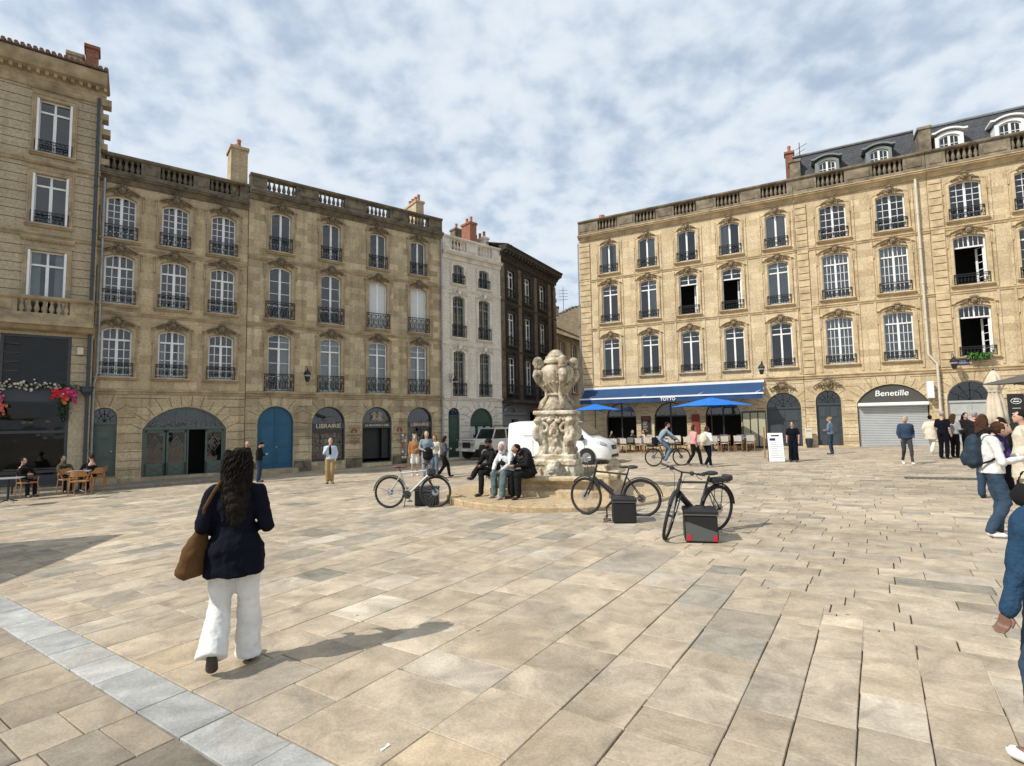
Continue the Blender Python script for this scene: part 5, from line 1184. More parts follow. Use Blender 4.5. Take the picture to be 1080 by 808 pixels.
# ================================================================== vehicles
K['carw'] = mat('white_vehicle_paint', (.76, .77, .77), .3, coat=.6); K['cargrey'] = mat('pale_grey_vehicle_paint', (.60, .59, .54), .45, coat=.3, var=.06)
K['cglass'] = mat('dark_vehicle_glass', (.018, .022, .022), .08, spec=.25); K['lens'] = mat('headlamp_lens', (.5, .52, .53), .1, metal=.6)
def wheel_v(root, x, y, r, w=.2, side=1, hub='chrome'):
    t = MB(); n = 28; pr = [(-w/2, r*.72), (-w/2, r*.94), (-w/2+.03, r), (w/2-.03, r), (w/2, r*.94), (w/2, r*.72)]; vs = []
    for (yy, rr) in pr:
        for j in range(n): a = 2*PI*j/n; vs.append((x+rr*math.cos(a), y+yy, r+rr*math.sin(a)))
    t.add(vs, [(i*n+j, i*n+(j+1) % n, (i+1)*n+(j+1) % n, (i+1)*n+j) for i in range(5) for j in range(n)]+[tuple(range(n))[::-1], tuple(5*n+j for j in range(n))]); wh = t.build('wheel', K['tyre'], root, auto=40)
    q = MB(); q.tube([(x, y+side*(w/2-.02), r), (x, y+side*(w/2+.005), r)], [r*.66, r*.62], 20)
    for i in range(7): a = 2*PI*i/7; q.tube([(x+r*.15*math.cos(a), y+side*(w/2+.012), r+r*.15*math.sin(a)), (x+r*.58*math.cos(a), y+side*(w/2+.006), r+r*.58*math.sin(a))], .03, 5)
    q.build('rim', K[hub], wh, auto=40)
def body_loft(sts, name, m, parent):
    """stations (x, top, belt, half_width, half_width_top, sill)"""
    mb = MB(); vs = []
    for (x, top, belt, w, wt, sill) in sts:
        half = [(0, sill), (w*.93, sill), (w, sill+.07), (w, belt*.75+sill*.25), (w*.985, belt), ((w+wt)/2*.99+.0, (belt+top)/2), (wt, top-.10*(top-belt)-.02), (wt*.86, top-.01), (wt*.5, top+.02), (0, top+.028)]
        vs += [(x, y, z) for y, z in half]+[(x, -y, z) for y, z in half[::-1][1:-1]]
    n = 18; k = len(sts)
    mb.add(vs, [(i*n+j, (i+1)*n+j, (i+1)*n+(j+1) % n, i*n+(j+1) % n)[::-1] for i in range(k-1) for j in range(n)]+[tuple(range(n))[::-1], tuple((k-1)*n+j for j in range(n))])
    return mb.build(name, m, parent, auto=38)
van_dir = math.atan2(-.47, .88)
V = thing('van', 'white panel van parked behind the fountain with its nose towards the restaurant terrace', 'van', (2.35, 25.1, G(2.35, 25.1)), van_dir)
X0 = -2.5; st_ = [(X0, 1.5, .9, .84, .72, .34), (X0+.06, 1.9, 1.0, .95, .82, .30), (X0+.5, 1.96, 1.02, .99, .85, .28), (X0+2.9, 1.97, 1.02, .99, .85, .28), (X0+3.3, 1.90, 1.02, .99, .83, .28), (X0+3.7, 1.62, 1.02, .99, .80, .28), (X0+4.05, 1.32, 1.0, .985, .80, .28), (X0+4.2, 1.20, .98, .98, .82, .27), (X0+4.55, 1.10, .9, .94, .74, .26), (X0+4.8, .98, .8, .86, .64, .26), (X0+4.93, .80, .66, .76, .6, .28), (X0+4.98, .6, .5, .7, .6, .33)]
body_loft(st_, 'body', K['carw'], V)
q = MB(); q.add([(X0+3.36, -.76, 1.86), (X0+3.36, .76, 1.86), (X0+4.08, .80, 1.30), (X0+4.08, -.80, 1.30)], [(3, 2, 1, 0)]); rx(q, Matrix.Translation((.045, 0, .035))); q.build('windscreen', K['cglass'], V)
for s in (-1, 1):
    q = MB(); yb, yt = .995, .90; pl = [(X0+2.75, 1.12, yb), (X0+3.95, 1.12, yb), (X0+3.72, 1.42, .945), (X0+3.35, 1.72, yt), (X0+2.75, 1.76, yt)]
    q.add([(a, s*(c+.012), b) for a, b, c in pl], [tuple(range(5)) if s < 0 else tuple(range(4, -1, -1))]); q.build('side_window', K['black'], V)
    q = MB(); q.box(X0+3.38, X0+3.42, s*.99-.02*s, s*.965+.06*s, 1.1, 1.68) if 0 else q.bbox(X0+3.75, X0+3.9, min(s*1.02, s*1.2), max(s*1.02, s*1.2), 1.1, 1.34, .03); q.build('wing_mirror', K['rub'], V)
    q = MB(); q.ell((X0+4.62, s*.72, .94), (.26, .20, .085), 12, 8, Matrix.Rotation(R_(16), 3, 'Y')); q.build('headlight', K['lens'], V, smooth=True)
    q = MB(); q.ell((X0+4.86, s*.62, .50), (.10, .16, .06), 10, 6); q.build('fog_lamp_housing', K['rub'], V, smooth=True)
    q = MB(); q.box(X0+.9, X0+2.6, s*.997-.004, s*.997+.004, 1.30, 1.32); q.box(X0+2.68, X0+2.69, s*.99-.006, s*.99+.006, .4, 1.1); q.box(X0+3.92, X0+3.93, s*.99-.006, s*.99+.006, .4, 1.05); q.box(X0+1.4, X0+1.41, s*.99-.006, s*.99+.006, .4, 1.1); q.build('door_seams', K['rub'], V)
    for xw in (X0+.95, X0+4.02):
        q = MB(); n = 16; pl = [(xw+.40*math.cos(PI*i/n), .36+.40*math.sin(PI*i/n)) for i in range(n+1)]+[(xw-.40, .27), (xw+.40, .27)]
        q.add([(a, s*1.0, b) for a, b in pl], [tuple(range(len(pl)))[::(-1 if s > 0 else 1)]]); q.build('wheel_arch', K['black'], V); wheel_v(V, xw, s*.90, .34, .23, s)
    q = MB(); q.box(X0+.5, X0+3.6, s*.99-.01, s*.99+.012, .28, .36); q.build('sill_trim', K['rub'], V)
q = MB(); q.bbox(X0+4.80, X0+4.97, -.34, .34, .62, .86, .05); q.build('grille', K['rub'], V)
q = MB(); q.bbox(X0+4.9, X0+5.0, -.5, .5, .34, .46, .02); q.build('lower_intake', K['rub'], V)
q = MB(); q.bbox(X0+4.97, X0+5.0, -.26, .26, .49, .60, .005); q.build('number_plate', K['whitep'], V)
q = MB(); q.ell((X0+4.985, 0, .77), (.012, .08, .035), 10, 6); q.build('badge', K['chrome'], V, smooth=True)
# 4x4
jd = math.atan2(-.67, -.74); J = thing('off_road_car', 'boxy pale grey four wheel drive with roof rack before the green doors', 'off-road car', (-1.30, 31.35, G(-1.3, 31.35)), jd)
q = MB(); q.bbox(-1.85, .55, -.80, .80, .48, 1.15, .03); q.bbox(.5, 1.62, -.66, .66, .55, 1.10, .03); q.bbox(.5, 1.70, -.80, .80, .74, 1.02, .04); q.bbox(1.55, 1.78, -.78, .78, .60, 1.04, .02); q.build('body', K['cargrey'], J)
q = MB(); q.bbox(.45, 1.72, -.60, .60, 1.08, 1.15, .03); q.build('bonnet', K['cargrey'], J)
q = MB(); q.bbox(1.76, 1.82, -.36, .36, .68, .98, .01); q.build('grille', K['black'], J)
for s in (-1, 1):
    q = MB(); q.tube([(1.76, s*.56, .86), (1.83, s*.56, .86)], .10, 16); q.build('headlight', K['lens'], J, auto=40)
    q = MB(); q.tube([(1.76, s*.73, .93), (1.80, s*.73, .93)], .035, 8); q.build('indicator', mat('amber_lens', (.6, .2, .02), .3), J)
    for xw in (-1.05, 1.15):
        q = MB(); pl = [(xw-.5, .62), (xw-.36, .98), (xw+.36, .98), (xw+.5, .62)]; n = 4
        q.add([(a, s*.805, b) for a, b in [(xw-.44, .48), (xw+.44, .48), (xw+.36, .85), (xw-.36, .85)]], [(0, 1, 2, 3)[::(-1 if s > 0 else 1)]]); q.build('wheel_arch', K['black'], J)
        wheel_v(J, xw, s*.72, .37, .22, s, 'cargrey')
        q = MB()
        for (a, b), (c, d) in zip(pl, pl[1:]): q.tube([(a, s*.83, b), (c, s*.83, d)], .045, 6)
        q.build('wheel_arch_trim', K['cargrey'], J)
    q = MB(); 
    for a, b in (((.5, 1.13), (.22, 1.72)), ((-.55, 1.13), (-.55, 1.72)), ((-1.8, 1.13), (-1.72, 1.72))): q.tube([(a[0], s*.76, a[1]), (b[0], s*.68, b[1])], .04, 6)
    q.tube([(.22, s*.68, 1.72), (-1.72, s*.68, 1.72)], .04, 6); q.build('cab_pillars', K['cargrey'], J)
    q = MB(); q.add([(.42, s*.765, 1.16), (-.5, s*.765, 1.16), (-.5, s*.69, 1.68), (.2, s*.69, 1.68)], [(0, 1, 2, 3)]); q.add([(-.6, s*.765, 1.16), (-1.75, s*.765, 1.16), (-1.7, s*.69, 1.68), (-.6, s*.69, 1.68)], [(0, 1, 2, 3)]); q.build('side_window', K['cglass'], J)
    q = MB(); q.bbox(.42, .52, min(s*.9, s*1.02), max(s*.9, s*1.02), 1.18, 1.38, .02); q.build('wing_mirror', K['rub'], J)
q = MB(); q.add([(.50, -.70, 1.15), (.50, .70, 1.15), (.24, .64, 1.68), (.24, -.64, 1.68)], [(0, 1, 2, 3)]); q.build('windscreen', K['cglass'], J)
q = MB(); q.bbox(-.62, .26, -.70, .70, 1.70, 1.77, .03); q.bbox(-1.76, -.6, -.70, .70, 1.72, 1.78, .02); q.build('roof', K['cargrey'], J)
q = MB()
for s in (-1, 1): q.tube([(.4, s*.68, 1.87), (-1.75, s*.68, 1.87)], .018, 5)
for i in range(6): q.tube([(.35-.42*i, -.68, 1.87), (.35-.42*i, .68, 1.87)], .014, 5); q.tube([(.35-.42*i, -.66, 1.76), (.35-.42*i, -.68, 1.87)], .012, 4); q.tube([(.35-.42*i, .66, 1.76), (.35-.42*i, .68, 1.87)], .012, 4)
q.build('roof_rack', K['black'], J)
q = MB(); q.bbox(1.80, 1.95, -.82, .82, .48, .62, .02); q.build('bumper', K['cargrey'], J); q = MB(); q.bbox(1.95, 1.97, -.26, .26, .5, .60, .004); q.build('number_plate', K['whitep'], J)
# ================================================================== people
def etube(q, pts, rxs, rys, n=14, side=(1, 0, 0)):
    pts = [Vector(p) for p in pts]; k = len(pts); vs = []; sd_ = Vector(side)
    for i, p in enumerate(pts):
        t = (pts[min(i+1, k-1)]-pts[max(i-1, 0)]).normalized(); u = (sd_-t*sd_.dot(t)).normalized(); w = t.cross(u)
        for j in range(n): a = 2*PI*j/n; vs.append(p+u*rxs[i]*math.cos(a)+w*rys[i]*math.sin(a))
    q.add(vs, [(i*n+j, i*n+(j+1) % n, (i+1)*n+(j+1) % n, (i+1)*n+j) for i in range(k-1) for j in range(n)]+[tuple(range(n))[::-1], tuple((k-1)*n+j for j in range(n))])
def limb(q, pts, rs, n=10):
    q.tube(pts, rs, n)
    for p, r in zip(pts, rs): q.ell(p, (r, r, r), n, 6)
CM = {}
def cloth(name, col, rough=.9, spec=.12, bump=.9, bs=7, var=.12, **k):
    if name not in CM: CM[name] = mat(name, col, rough, spec=spec, bump=bump, bscale=bs, var=var, vscale=5, **k)
    return CM[name]
SK = [mat('skin_light', (.50, .30, .21), .5), mat('skin_tan', (.36, .20, .13), .5), mat('skin_deep', (.17, .09, .06), .5)]
def hairm(c): return cloth('hair_%02d%02d%02d' % tuple(int(99*x) for x in c), c, .7, .10, 1.0, 40, .35)
BASE = dict(pelvis=(0, 0, .96), waist=(0, 0, 1.10), chest=(0, .01, 1.30), neck=(0, -.005, 1.46), head=(0, .03, 1.635),
    Lsh=(-.18, 0, 1.40), Lel=(-.235, -.03, 1.13), Lwr=(-.235, .05, .90), Rsh=(.18, 0, 1.40), Rel=(.235, -.03, 1.13), Rwr=(.235, .05, .90),
    Lhip=(-.09, 0, .93), Lkn=(-.10, .03, .51), Lan=(-.10, -.02, .09), Lto=(-.12, .15, .035), Rhip=(.09, 0, .93), Rkn=(.10, .03, .51), Ran=(.10, -.02, .09), Rto=(.12, .15, .035))
WALK = dict(Lkn=(-.09, .20, .53), Lan=(-.09, .27, .11), Lto=(-.09, .43, .07), Rkn=(.09, .02, .50), Ran=(.09, -.25, .15), Rto=(.09, -.12, .035), Lel=(-.24, -.12, 1.15), Lwr=(-.24, -.05, .92), Rel=(.24, .04, 1.14), Rwr=(.23, .20, .96))
WALK2 = {('R' if k[0] == 'L' else 'L')+k[1:]: (-v[0], v[1], v[2]) for k, v in WALK.items()}
PHONE = dict(Lel=(-.23, .02, 1.12), Lwr=(-.08, .24, 1.18), Rel=(.23, .02, 1.12), Rwr=(.06, .26, 1.18), head=(0, .09, 1.61))
FOLD = dict(Lel=(-.24, .02, 1.14), Lwr=(.06, .20, 1.14), Rel=(.24, .02, 1.14), Rwr=(-.06, .20, 1.12))
SIT = dict(pelvis=(0, 0, .57), waist=(0, .02, .70), chest=(0, .10, .90), neck=(0, .18, 1.05), head=(0, .27, 1.19), Lsh=(-.18, .15, 1.0), Rsh=(.18, .15, 1.0),
    Lel=(-.24, .26, .78), Lwr=(-.14, .42, .66), Rel=(.24, .26, .78), Rwr=(.14, .42, .66), Lhip=(-.09, .02, .56), Rhip=(.09, .02, .56), Lkn=(-.13, .43, .55), Rkn=(.13, .43, .55), Lan=(-.12, .42, .10), Ran=(.12, .42, .10), Lto=(-.13, .58, .035), Rto=(.13, .58, .035))
def hand(q, wr, d, sz, curl=.5, side=1, fine=False):
    """palm, four unequal bent fingers and a thumb leaving the side of the palm"""
    wr = Vector(wr); d = Vector(d).normalized(); lat = d.cross(Vector((side, 0, 0))); lat = lat.normalized() if lat.length > .1 else Vector((0, 1, 0)); nrm = d.cross(lat).normalized()
    if fine:
        etube(q, [wr-d*.01, wr+d*.045*sz, wr+d*.085*sz], [.026*sz, .038*sz, .037*sz], [.02*sz, .017*sz, .014*sz], 12, tuple(lat))
        for i, (o, L) in enumerate(((-.030, .066), (-.010, .076), (.010, .072), (.030, .056))):
            b = wr+d*.08*sz+lat*o*sz; m_ = b+(d*.9+nrm*curl*.4*side)*L*.45*sz; e = m_+(d*.6+nrm*curl*side)*L*.55*sz
            q.tube([b, m_, e], [.0095*sz, .009*sz, .0075*sz], 8)
            for p, r in ((m_, .009), (e, .0075)): q.ell(p, (r*sz,)*3, 8, 6)
        t0 = wr+d*.03*sz-lat*.028*sz; t1 = t0+(d*.5-lat*.6+nrm*.3*side)*.04*sz; t2 = t1+(d*.9+nrm*.3*side)*.03*sz; q.tube([t0, t1, t2], [.013*sz, .011*sz, .009*sz], 8); q.ell(t2, (.009*sz,)*3, 8, 6)
    else:
        q.ell(wr+d*.05, (.032, .032, .04), 8, 6)
        for o, L in ((-.022, .06), (-.007, .07), (.008, .066), (.022, .05)): b = wr+d*.06+lat*o; q.tube([b, b+d*L*.5+nrm*.004, b+d*L*.9+nrm*.02*side], [.011, .011, .009], 5)
        q.tube([wr+d*.02-lat*.02, wr+d*.06-lat*.045], [.013, .011], 5)
def person(label, P, az, H, pose={}, top=None, topk='shirt', sleeve=1.0, bottom=None, botk='trousers', leg=1.0, shoes=None, hair=None, hairk='short', skin=0, cap=None, hood=None, vox=.02, z0=None, group=None, turn=0, fat=1.0, glasses=False, scarf=None, hem=None, disp=.0, fine=False, beard=None, zscale=1.0, tilt=0):
    s = H/1.75; root = thing('person', label, 'person', (P[0], P[1], G(*P) if z0 is None else z0), R_(-az), group)
    Jn = dict(BASE); 
    for p_ in (pose if isinstance(pose, (list, tuple)) else [pose]): Jn.update(p_)
    J = {k: Vector(v)*s for k, v in Jn.items()}; skm = SK[skin]; f = s
    up = (J['head']-J['neck']).normalized(); hd = J['head']; Mh = Matrix.Rotation(R_(turn), 3, 'Z') @ Matrix.Rotation(R_(-tilt), 3, 'X')
    def h_(v): return hd+Mh @ (Vector(v)*f)
    q = MB()    # continuous body
    etube(q, [J['pelvis']-Vector((0, 0, .06*f)), J['pelvis'], J['waist'], J['chest'], J['neck']-up*.05*f], [x*f*fat for x in (.12, .15, .125, .155, .10)], [x*f*fat for x in (.09, .105, .09, .11, .07)])
    q.tube([J['neck']-up*.06*f, J['neck']+up*.02*f, hd-up*.06*f], [.062*f, .052*f, .052*f], 10)
    q.ell(hd, (.073*f, .092*f, .112*f), 16, 12, Mh); q.ell(h_((0, .055, -.045)), (.05*f, .048*f, .055*f), 10, 8, Mh); q.ell(h_((0, .098, -.012)), (.013*f, .02*f, .026*f), 8, 6, Mh); q.ell(h_((0, .088, .028)), (.045*f, .014*f, .012*f), 8, 6, Mh)
    q.ell(h_((0, .096, -.052)), (.024*f, .012*f, .009*f), 8, 6, Mh); q.ell(h_((0, .082, -.088)), (.022*f, .02*f, .018*f), 8, 6, Mh)
    for x in (-1, 1): q.ell(h_((x*.073, -.005, -.005)), (.011*f, .02*f, .032*f), 8, 6, Mh)
    for S in 'LR':
        limb(q, [J[S+'sh'], J[S+'el'], J[S+'wr']], [.048*f, .038*f, .027*f]); hv = J.get(S+'ha', J[S+'wr']+(J[S+'wr']-J[S+'el']).normalized()*.1)-J[S+'wr']
        hand(q, J[S+'wr'], hv, f*.92, 1.1, -1 if S == 'L' else 1, fine)
        limb(q, [J[S+'hip'], J[S+'kn'], J[S+'an']], [.085*f, .056*f, .038*f]); limb(q, [J[S+'an']-Vector((0, 0, .03*f)), J[S+'to']], [.038*f, .028*f])
    blob(q, 'body', skm, root, vox*.8 if not fine else vox*.55, 0, smooth=2 if fine else 1)
    for x in (-1, 1):
        e = MB(); e.ell(h_((x*.03, .083, .012)), (.011*f, .008*f, .008*f), 8, 6, Mh); e.build('eye', K['black'], root, smooth=True)
    tw = top
    if bottom:
        q = MB(); etube(q, [J['pelvis']-Vector((0, 0, .09*f)), J['pelvis']-Vector((0, 0, .02*f)), J['waist']], [x*f*fat for x in (.13, .168, .14)], [x*f*fat for x in (.105, .125, .105)])
        if botk == 'skirt':
            kz = J['Lkn'].z*.8; etube(q, [J['pelvis'], Vector((0, 0, J['pelvis'].z*.75)), Vector((0, .02, kz))], [.16*f, .19*f, .24*f], [.12*f, .15*f, .2*f])
        for S in 'LR':
            a, b, c = J[S+'hip'], J[S+'kn'], J[S+'an']; w = dict(trousers=(.104, .080, .066), baggy=(.115, .094, .078), slim=(.094, .066, .046), wide=(.112, .105, .108), shorts=(.105, .10, .1), skirt=(.09, .06, .05))[botk]
            if botk == 'shorts': limb(q, [a, a.lerp(b, .85)], [w[0]*f, w[1]*f*.95])
            elif botk == 'wide':
                d_ = (c-b).normalized(); q.ell(a, (.095*f,)*3, 12, 8); etube(q, [a, a.lerp(b, .5), b, b.lerp(c, .5), c+d_*.035*f], [x*f for x in (.095, .098, .088, .094, .106)], [x*f for x in (.115, .105, .095, .10, .112)], 16)
            elif botk != 'skirt': limb(q, [a, a.lerp(b, .5), b, b.lerp(c, .5), c], [w[0]*f, (w[0]+w[1])/2*f, w[1]*f, (w[1]+w[2])/2*f, w[2]*f])
        blob(q, 'shorts' if botk == 'shorts' else 'skirt' if botk == 'skirt' else 'trousers', bottom, root, vox, disp or .008, 9, 2, len(label))
    if top:
        q = MB(); hz = hem if hem is not None else .03; lo = J['pelvis']-(J['waist']-J['pelvis']).normalized()*hz*f
        b = dict(shirt=1.0, jacket=1.10, coat=1.14, hoodie=1.12, dress=1.0)[topk]
        pts = [lo, J['pelvis'], J['waist'], J['chest'], (J['Lsh']+J['Rsh'])/2+up*.01*f, J['neck']-up*.02*f]; rx_ = (.178, .172, .152, .178, .155, .075); ry_ = (.135, .13, .12, .135, .095, .07)
        if topk == 'blazer_': pass
        if hem and hem > .2: rx_ = (.212/fat, .196/fat, .155)+rx_[3:]; ry_ = (.185/fat, .165/fat, .135)+ry_[3:]
        etube(q, pts, [x*f*b*fat for x in rx_], [x*f*b*fat for x in ry_], 18)
        for S in 'LR':
            a, e_, w_ = J[S+'sh'], J[S+'el'], J[S+'wr']; inner = Vector((J['neck'].x*.4+a.x*.6, a.y, a.z+.015*f)); limb(q, [inner, a], [.06*f*b, .064*f*b])
            if sleeve >= 1: limb(q, [a, e_, e_.lerp(w_, .93 if sleeve == 1 else sleeve-1)], [.064*f*b, .054*f*b, .043*f*b])
            elif sleeve > 0: limb(q, [a, a.lerp(e_, sleeve)], [.064*f*b, .056*f*b])
        if topk == 'hoodie' and not hood: q.ell(J['neck']+Vector((0, -.07, -.01))*f, (.11*f, .07*f, .07*f), 12, 8)
        if topk in ('jacket', 'coat'): etube(q, [J['neck']-up*.05*f, J['neck']+up*.03*f], [.085*f, .08*f], [.078*f, .07*f])
        blob(q, dict(shirt='shirt', jacket='jacket', coat='coat', hoodie='hoodie', dress='dress')[topk], top, root, vox, disp or .008, 8, 2, len(label)+3)
    if scarf: q = MB(); q.tube([J['neck']+Vector((.085*math.cos(a), .075*math.sin(a), .0+.02*math.sin(a*2)))*f for a in [2*PI*i/14 for i in range(14)]], .035*f, 8, closed=True); q.tube([J['neck']+Vector(v)*f for v in ((.04, .08, 0), (.05, .13, -.12), (.04, .14, -.3))], [.04*f, .045*f, .03*f], 8); blob(q, 'scarf', scarf, root, vox*.8, .01, 14, 1)
    sh = shoes or K['black']
    for S in 'LR':
        q = MB(); a, t = J[S+'an'], J[S+'to']; d = (t-a); dz = Vector((0, 0, .045*f)); q.ell(a-Vector((0, 0, .035*f)), (.042*f, .05*f, .05*f), 10, 8); etube(q, [a-dz-d*.22, a-dz+d*.3, t, t+d*.16], [.034*f, .045*f, .048*f, .03*f], [.038*f, .042*f, .034*f, .022*f], 10, (1, 0, 0)); blob(q, 'shoe', sh, root, min(vox, .016), 0, smooth=1)
    if hood:
        q = MB(); q.ell(h_((0, -.015, .015)), (.098*f, .105*f, .13*f), 14, 10, Mh); q.ell(h_((0, -.05, -.09)), (.09*f, .085*f, .08*f), 12, 8, Mh); blob(q, 'hood', hood, root, vox*.8, .005, 9, 1)
        e = MB(); e.ell(h_((0, .062, -.01)), (.062*f, .05*f, .088*f), 14, 10, Mh); e.build('face', skm, root, smooth=True)
    elif hair:
        q = MB(); q.ell(h_((0, -.022, .025)), (.083*f, .095*f, .108*f), 14, 10, Mh)
        if hairk in ('short',): pass
        elif hairk == 'bob': q.ell(h_((0, -.05, -.03)), (.095*f, .075*f, .12*f), 12, 8, Mh)
        elif hairk == 'bun': q.ell(h_((0, -.11, .06)), (.045*f, .045*f, .045*f), 10, 8, Mh)
        elif hairk == 'long':
            for x in (-.05, 0, .05): q.tube([h_((x, -.06, .03)), h_((x*1.3, -.10, -.10)), h_((x*1.4, -.11, -.26)), h_((x*1.2, -.10, -.36))], [.055*f, .058*f, .05*f, .025*f], 8)
        elif hairk == 'curly':
            r = random.Random(5)
            for i in range(230):
                t = r.random(); z = .10-.56*t; w = .075+.028*math.sin(PI*min(1, t*1.1)); a = r.uniform(PI*1.0, PI*2.0)
                if t < .3: a = r.uniform(0, 2*PI) if z > .03 else r.uniform(PI*.92, PI*2.08)
                w *= (1-.35*max(0, t-.75)/.25); q.ell(h_((w*math.cos(a)*r.uniform(.75, 1.05), -.035-.085*t+.8*w*math.sin(a)*r.uniform(.7, 1.05)-.02*(t > .3), z)), (.024*f, .024*f, .034*f*r.uniform(.8, 1.5)), 6, 5)
            for x in (-.04, 0, .04): q.tube([h_((x, -.04, .05)), h_((x, -.10, -.15)), h_((x, -.15, -.38))], [.06*f, .065*f, .03*f], 8)
        if hairk == 'curly':
            cq = MB(); r = random.Random(8)
            for i in range(420):
                a = r.uniform(PI*.96, PI*2.04); z0_ = r.uniform(.02, .12); a2 = a+r.uniform(-.25, .25); L_ = r.uniform(.22, .54); ph_ = r.uniform(0, 6.3); pts = []; am = r.uniform(.008, .016)
                for j in range(15):
                    t = j/14; z = z0_-L_*t; w = (.078+.032*math.sin(PI*min(1, t*1.15)))*(1-.2*t)+.006; aa = a+(a2-a)*t
                    pts.append(h_((w*math.cos(aa)+am*math.sin(ph_+t*L_*60), -.035-.10*t+.82*w*math.sin(aa)+am*math.cos(ph_+t*L_*60), z)))
                cq.tube(pts, [.0055]*13+[.004, .002], 4, caps=False)
            cq.build('curls', hair, root, smooth=True)
        blob(q, 'hair', hair, root, vox*.7 if hairk != 'curly' else .0075, .012 if hairk != 'curly' else .006, 22, 0 if hairk == 'curly' else 1, 2)
    if cap: q = MB(); q.ell(h_((0, -.012, .045)), (.089*f, .103*f, .085*f), 14, 10, Mh); q.ell(h_((0, .09, .045)), (.06*f, .06*f, .012*f), 12, 6, Mh) if cap[1] else None; blob(q, 'cap' if cap[1] else 'knitted_hat', cap[0], root, vox*.7, 0, smooth=1)
    if beard: q = MB(); q.ell(h_((0, .06, -.075)), (.058*f, .05*f, .05*f), 12, 8, Mh); blob(q, 'beard', beard, root, vox*.6, .006, 20, 1)
    if glasses: q = MB(); [q.ell(h_((x*.034, .094, .012)), (.027*f, .006*f, .018*f), 10, 5, Mh) for x in (-1, 1)]; q.box(*(0, 0, 0, 0, 0, 0)) if 0 else None; q.tube([h_((-.075, .03, .018)), h_((-.06, .09, .018)), h_((.06, .09, .018)), h_((.075, .03, .018))], .004*f, 4); q.build('sunglasses', K['black'], root)
    root['_J'] = 0; del root['_J']
    return root, J
navy = cloth('navy_cloth', (.005, .006, .012)); blk = cloth('black_cloth', (.013, .013, .014)); dgr = cloth('charcoal_cloth', (.045, .047, .05)); whc = cloth('white_cotton', (.70, .69, .66)); denim = cloth('blue_denim', (.04, .066, .105), bs=40, bump=.3); ddenim = cloth('dark_denim', (.035, .06, .10), bs=40); lden = cloth('light_denim', (.13, .185, .25)); greyc = cloth('grey_cloth', (.30, .31, .32)); lgrey = cloth('light_grey_jersey', (.56, .57, .58)); khaki = cloth('khaki_cotton', (.36, .25, .12)); olive = cloth('blue_green_cotton', (.10, .15, .155)); brown = cloth('brown_suede', (.10, .052, .02)); orange = cloth('rust_knit', (.36, .17, .07)); cream = cloth('cream_cloth', (.60, .54, .44)); blouse = cloth('pale_blue_shirt', (.52, .60, .72)); shirtb = cloth('slate_blue_shirt', (.23, .29, .34)); pinkc = cloth('pink_cotton', (.66, .30, .30))
hbk = hairm((.015, .011, .009)); hbr = hairm((.06, .03, .018)); hgy = hairm((.32, .30, .28)); hrd = hairm((.22, .06, .02)); hbd = hairm((.28, .2, .11))
wsh = mat('white_trainer', (.75, .74, .72), .5); bsh = mat('dark_shoe', (.02, .018, .017), .5); brsh = mat('brown_shoe', (.10, .045, .03), .5); gsh = mat('grey_trainer', (.33, .33, .33), .6)
# 1 the woman in the foreground
W1, J1 = person('woman seen from behind with long dark curly hair, navy blazer and wide white trousers', (-2.24, 4.34), -20, 1.71,
    dict(Lhip=(-.09, 0, .93), Lkn=(-.10, .02, .50), Lan=(-.12, -.17, .19), Lto=(-.13, -.10, .045), Rkn=(.10, .06, .52), Ran=(.11, .07, .09), Rto=(.15, .25, .035), Lel=(-.225, -.06, 1.13), Lwr=(-.15, .16, 1.06), Rel=(.24, -.05, 1.12), Rwr=(.14, .18, 1.08), Lsh=(-.165, 0, 1.39), Rsh=(.165, 0, 1.39), head=(.01, .05, 1.62)),
    top=navy, topk='jacket', sleeve=1.55, bottom=whc, botk='wide', shoes=mat('dark_trainer', (.05, .04, .035), .7), hair=hbk, hairk='curly', skin=0, vox=.012, hem=.22, disp=.016, fine=True, fat=.86)
def held(name, label, cat, P, az, z=0): return thing(name, label, cat, (P[0], P[1], G(*P)+z), R_(-az))
hb_ = held('shoulder_bag', 'brown suede slouchy bag hanging from the shoulder of the woman in the navy blazer', 'bag', (-2.24, 4.34), -20)
q = MB(); etube(q, [(-.27, -.04, .74), (-.28, -.04, .78), (-.27, -.04, .90), (-.25, -.03, 1.04), (-.22, -.02, 1.14)], [.11, .13, .12, .07, .03], [.05, .085, .075, .05, .025], 16, (.6, 1, 0)); blob(q, 'bag_body', brown, hb_, .013, .02, 7, 2, 4)
q = MB(); q.tube([(-.22, -.02, 1.12), (-.20, -.12, 1.26), (-.14, -.12, 1.38), (-.10, -.05, 1.455), (-.12, .04, 1.43), (-.19, .10, 1.3), (-.22, .04, 1.12)], .013, 6); q.build('strap', brown, hb_)
# 2 pair half hidden behind her
person('bald man in a dark blue jacket half hidden behind the woman in the navy blazer', (-10.9, 21.9), 100, 1.62, {}, navy, 'jacket', 1, ddenim, hair=None, vox=.026)
person('man in a black cap looking at a phone left of the blue door', (-10.05, 21.2), 80, 1.60, PHONE, blk, 'jacket', 1, ddenim, cap=(blk, True), vox=.026)
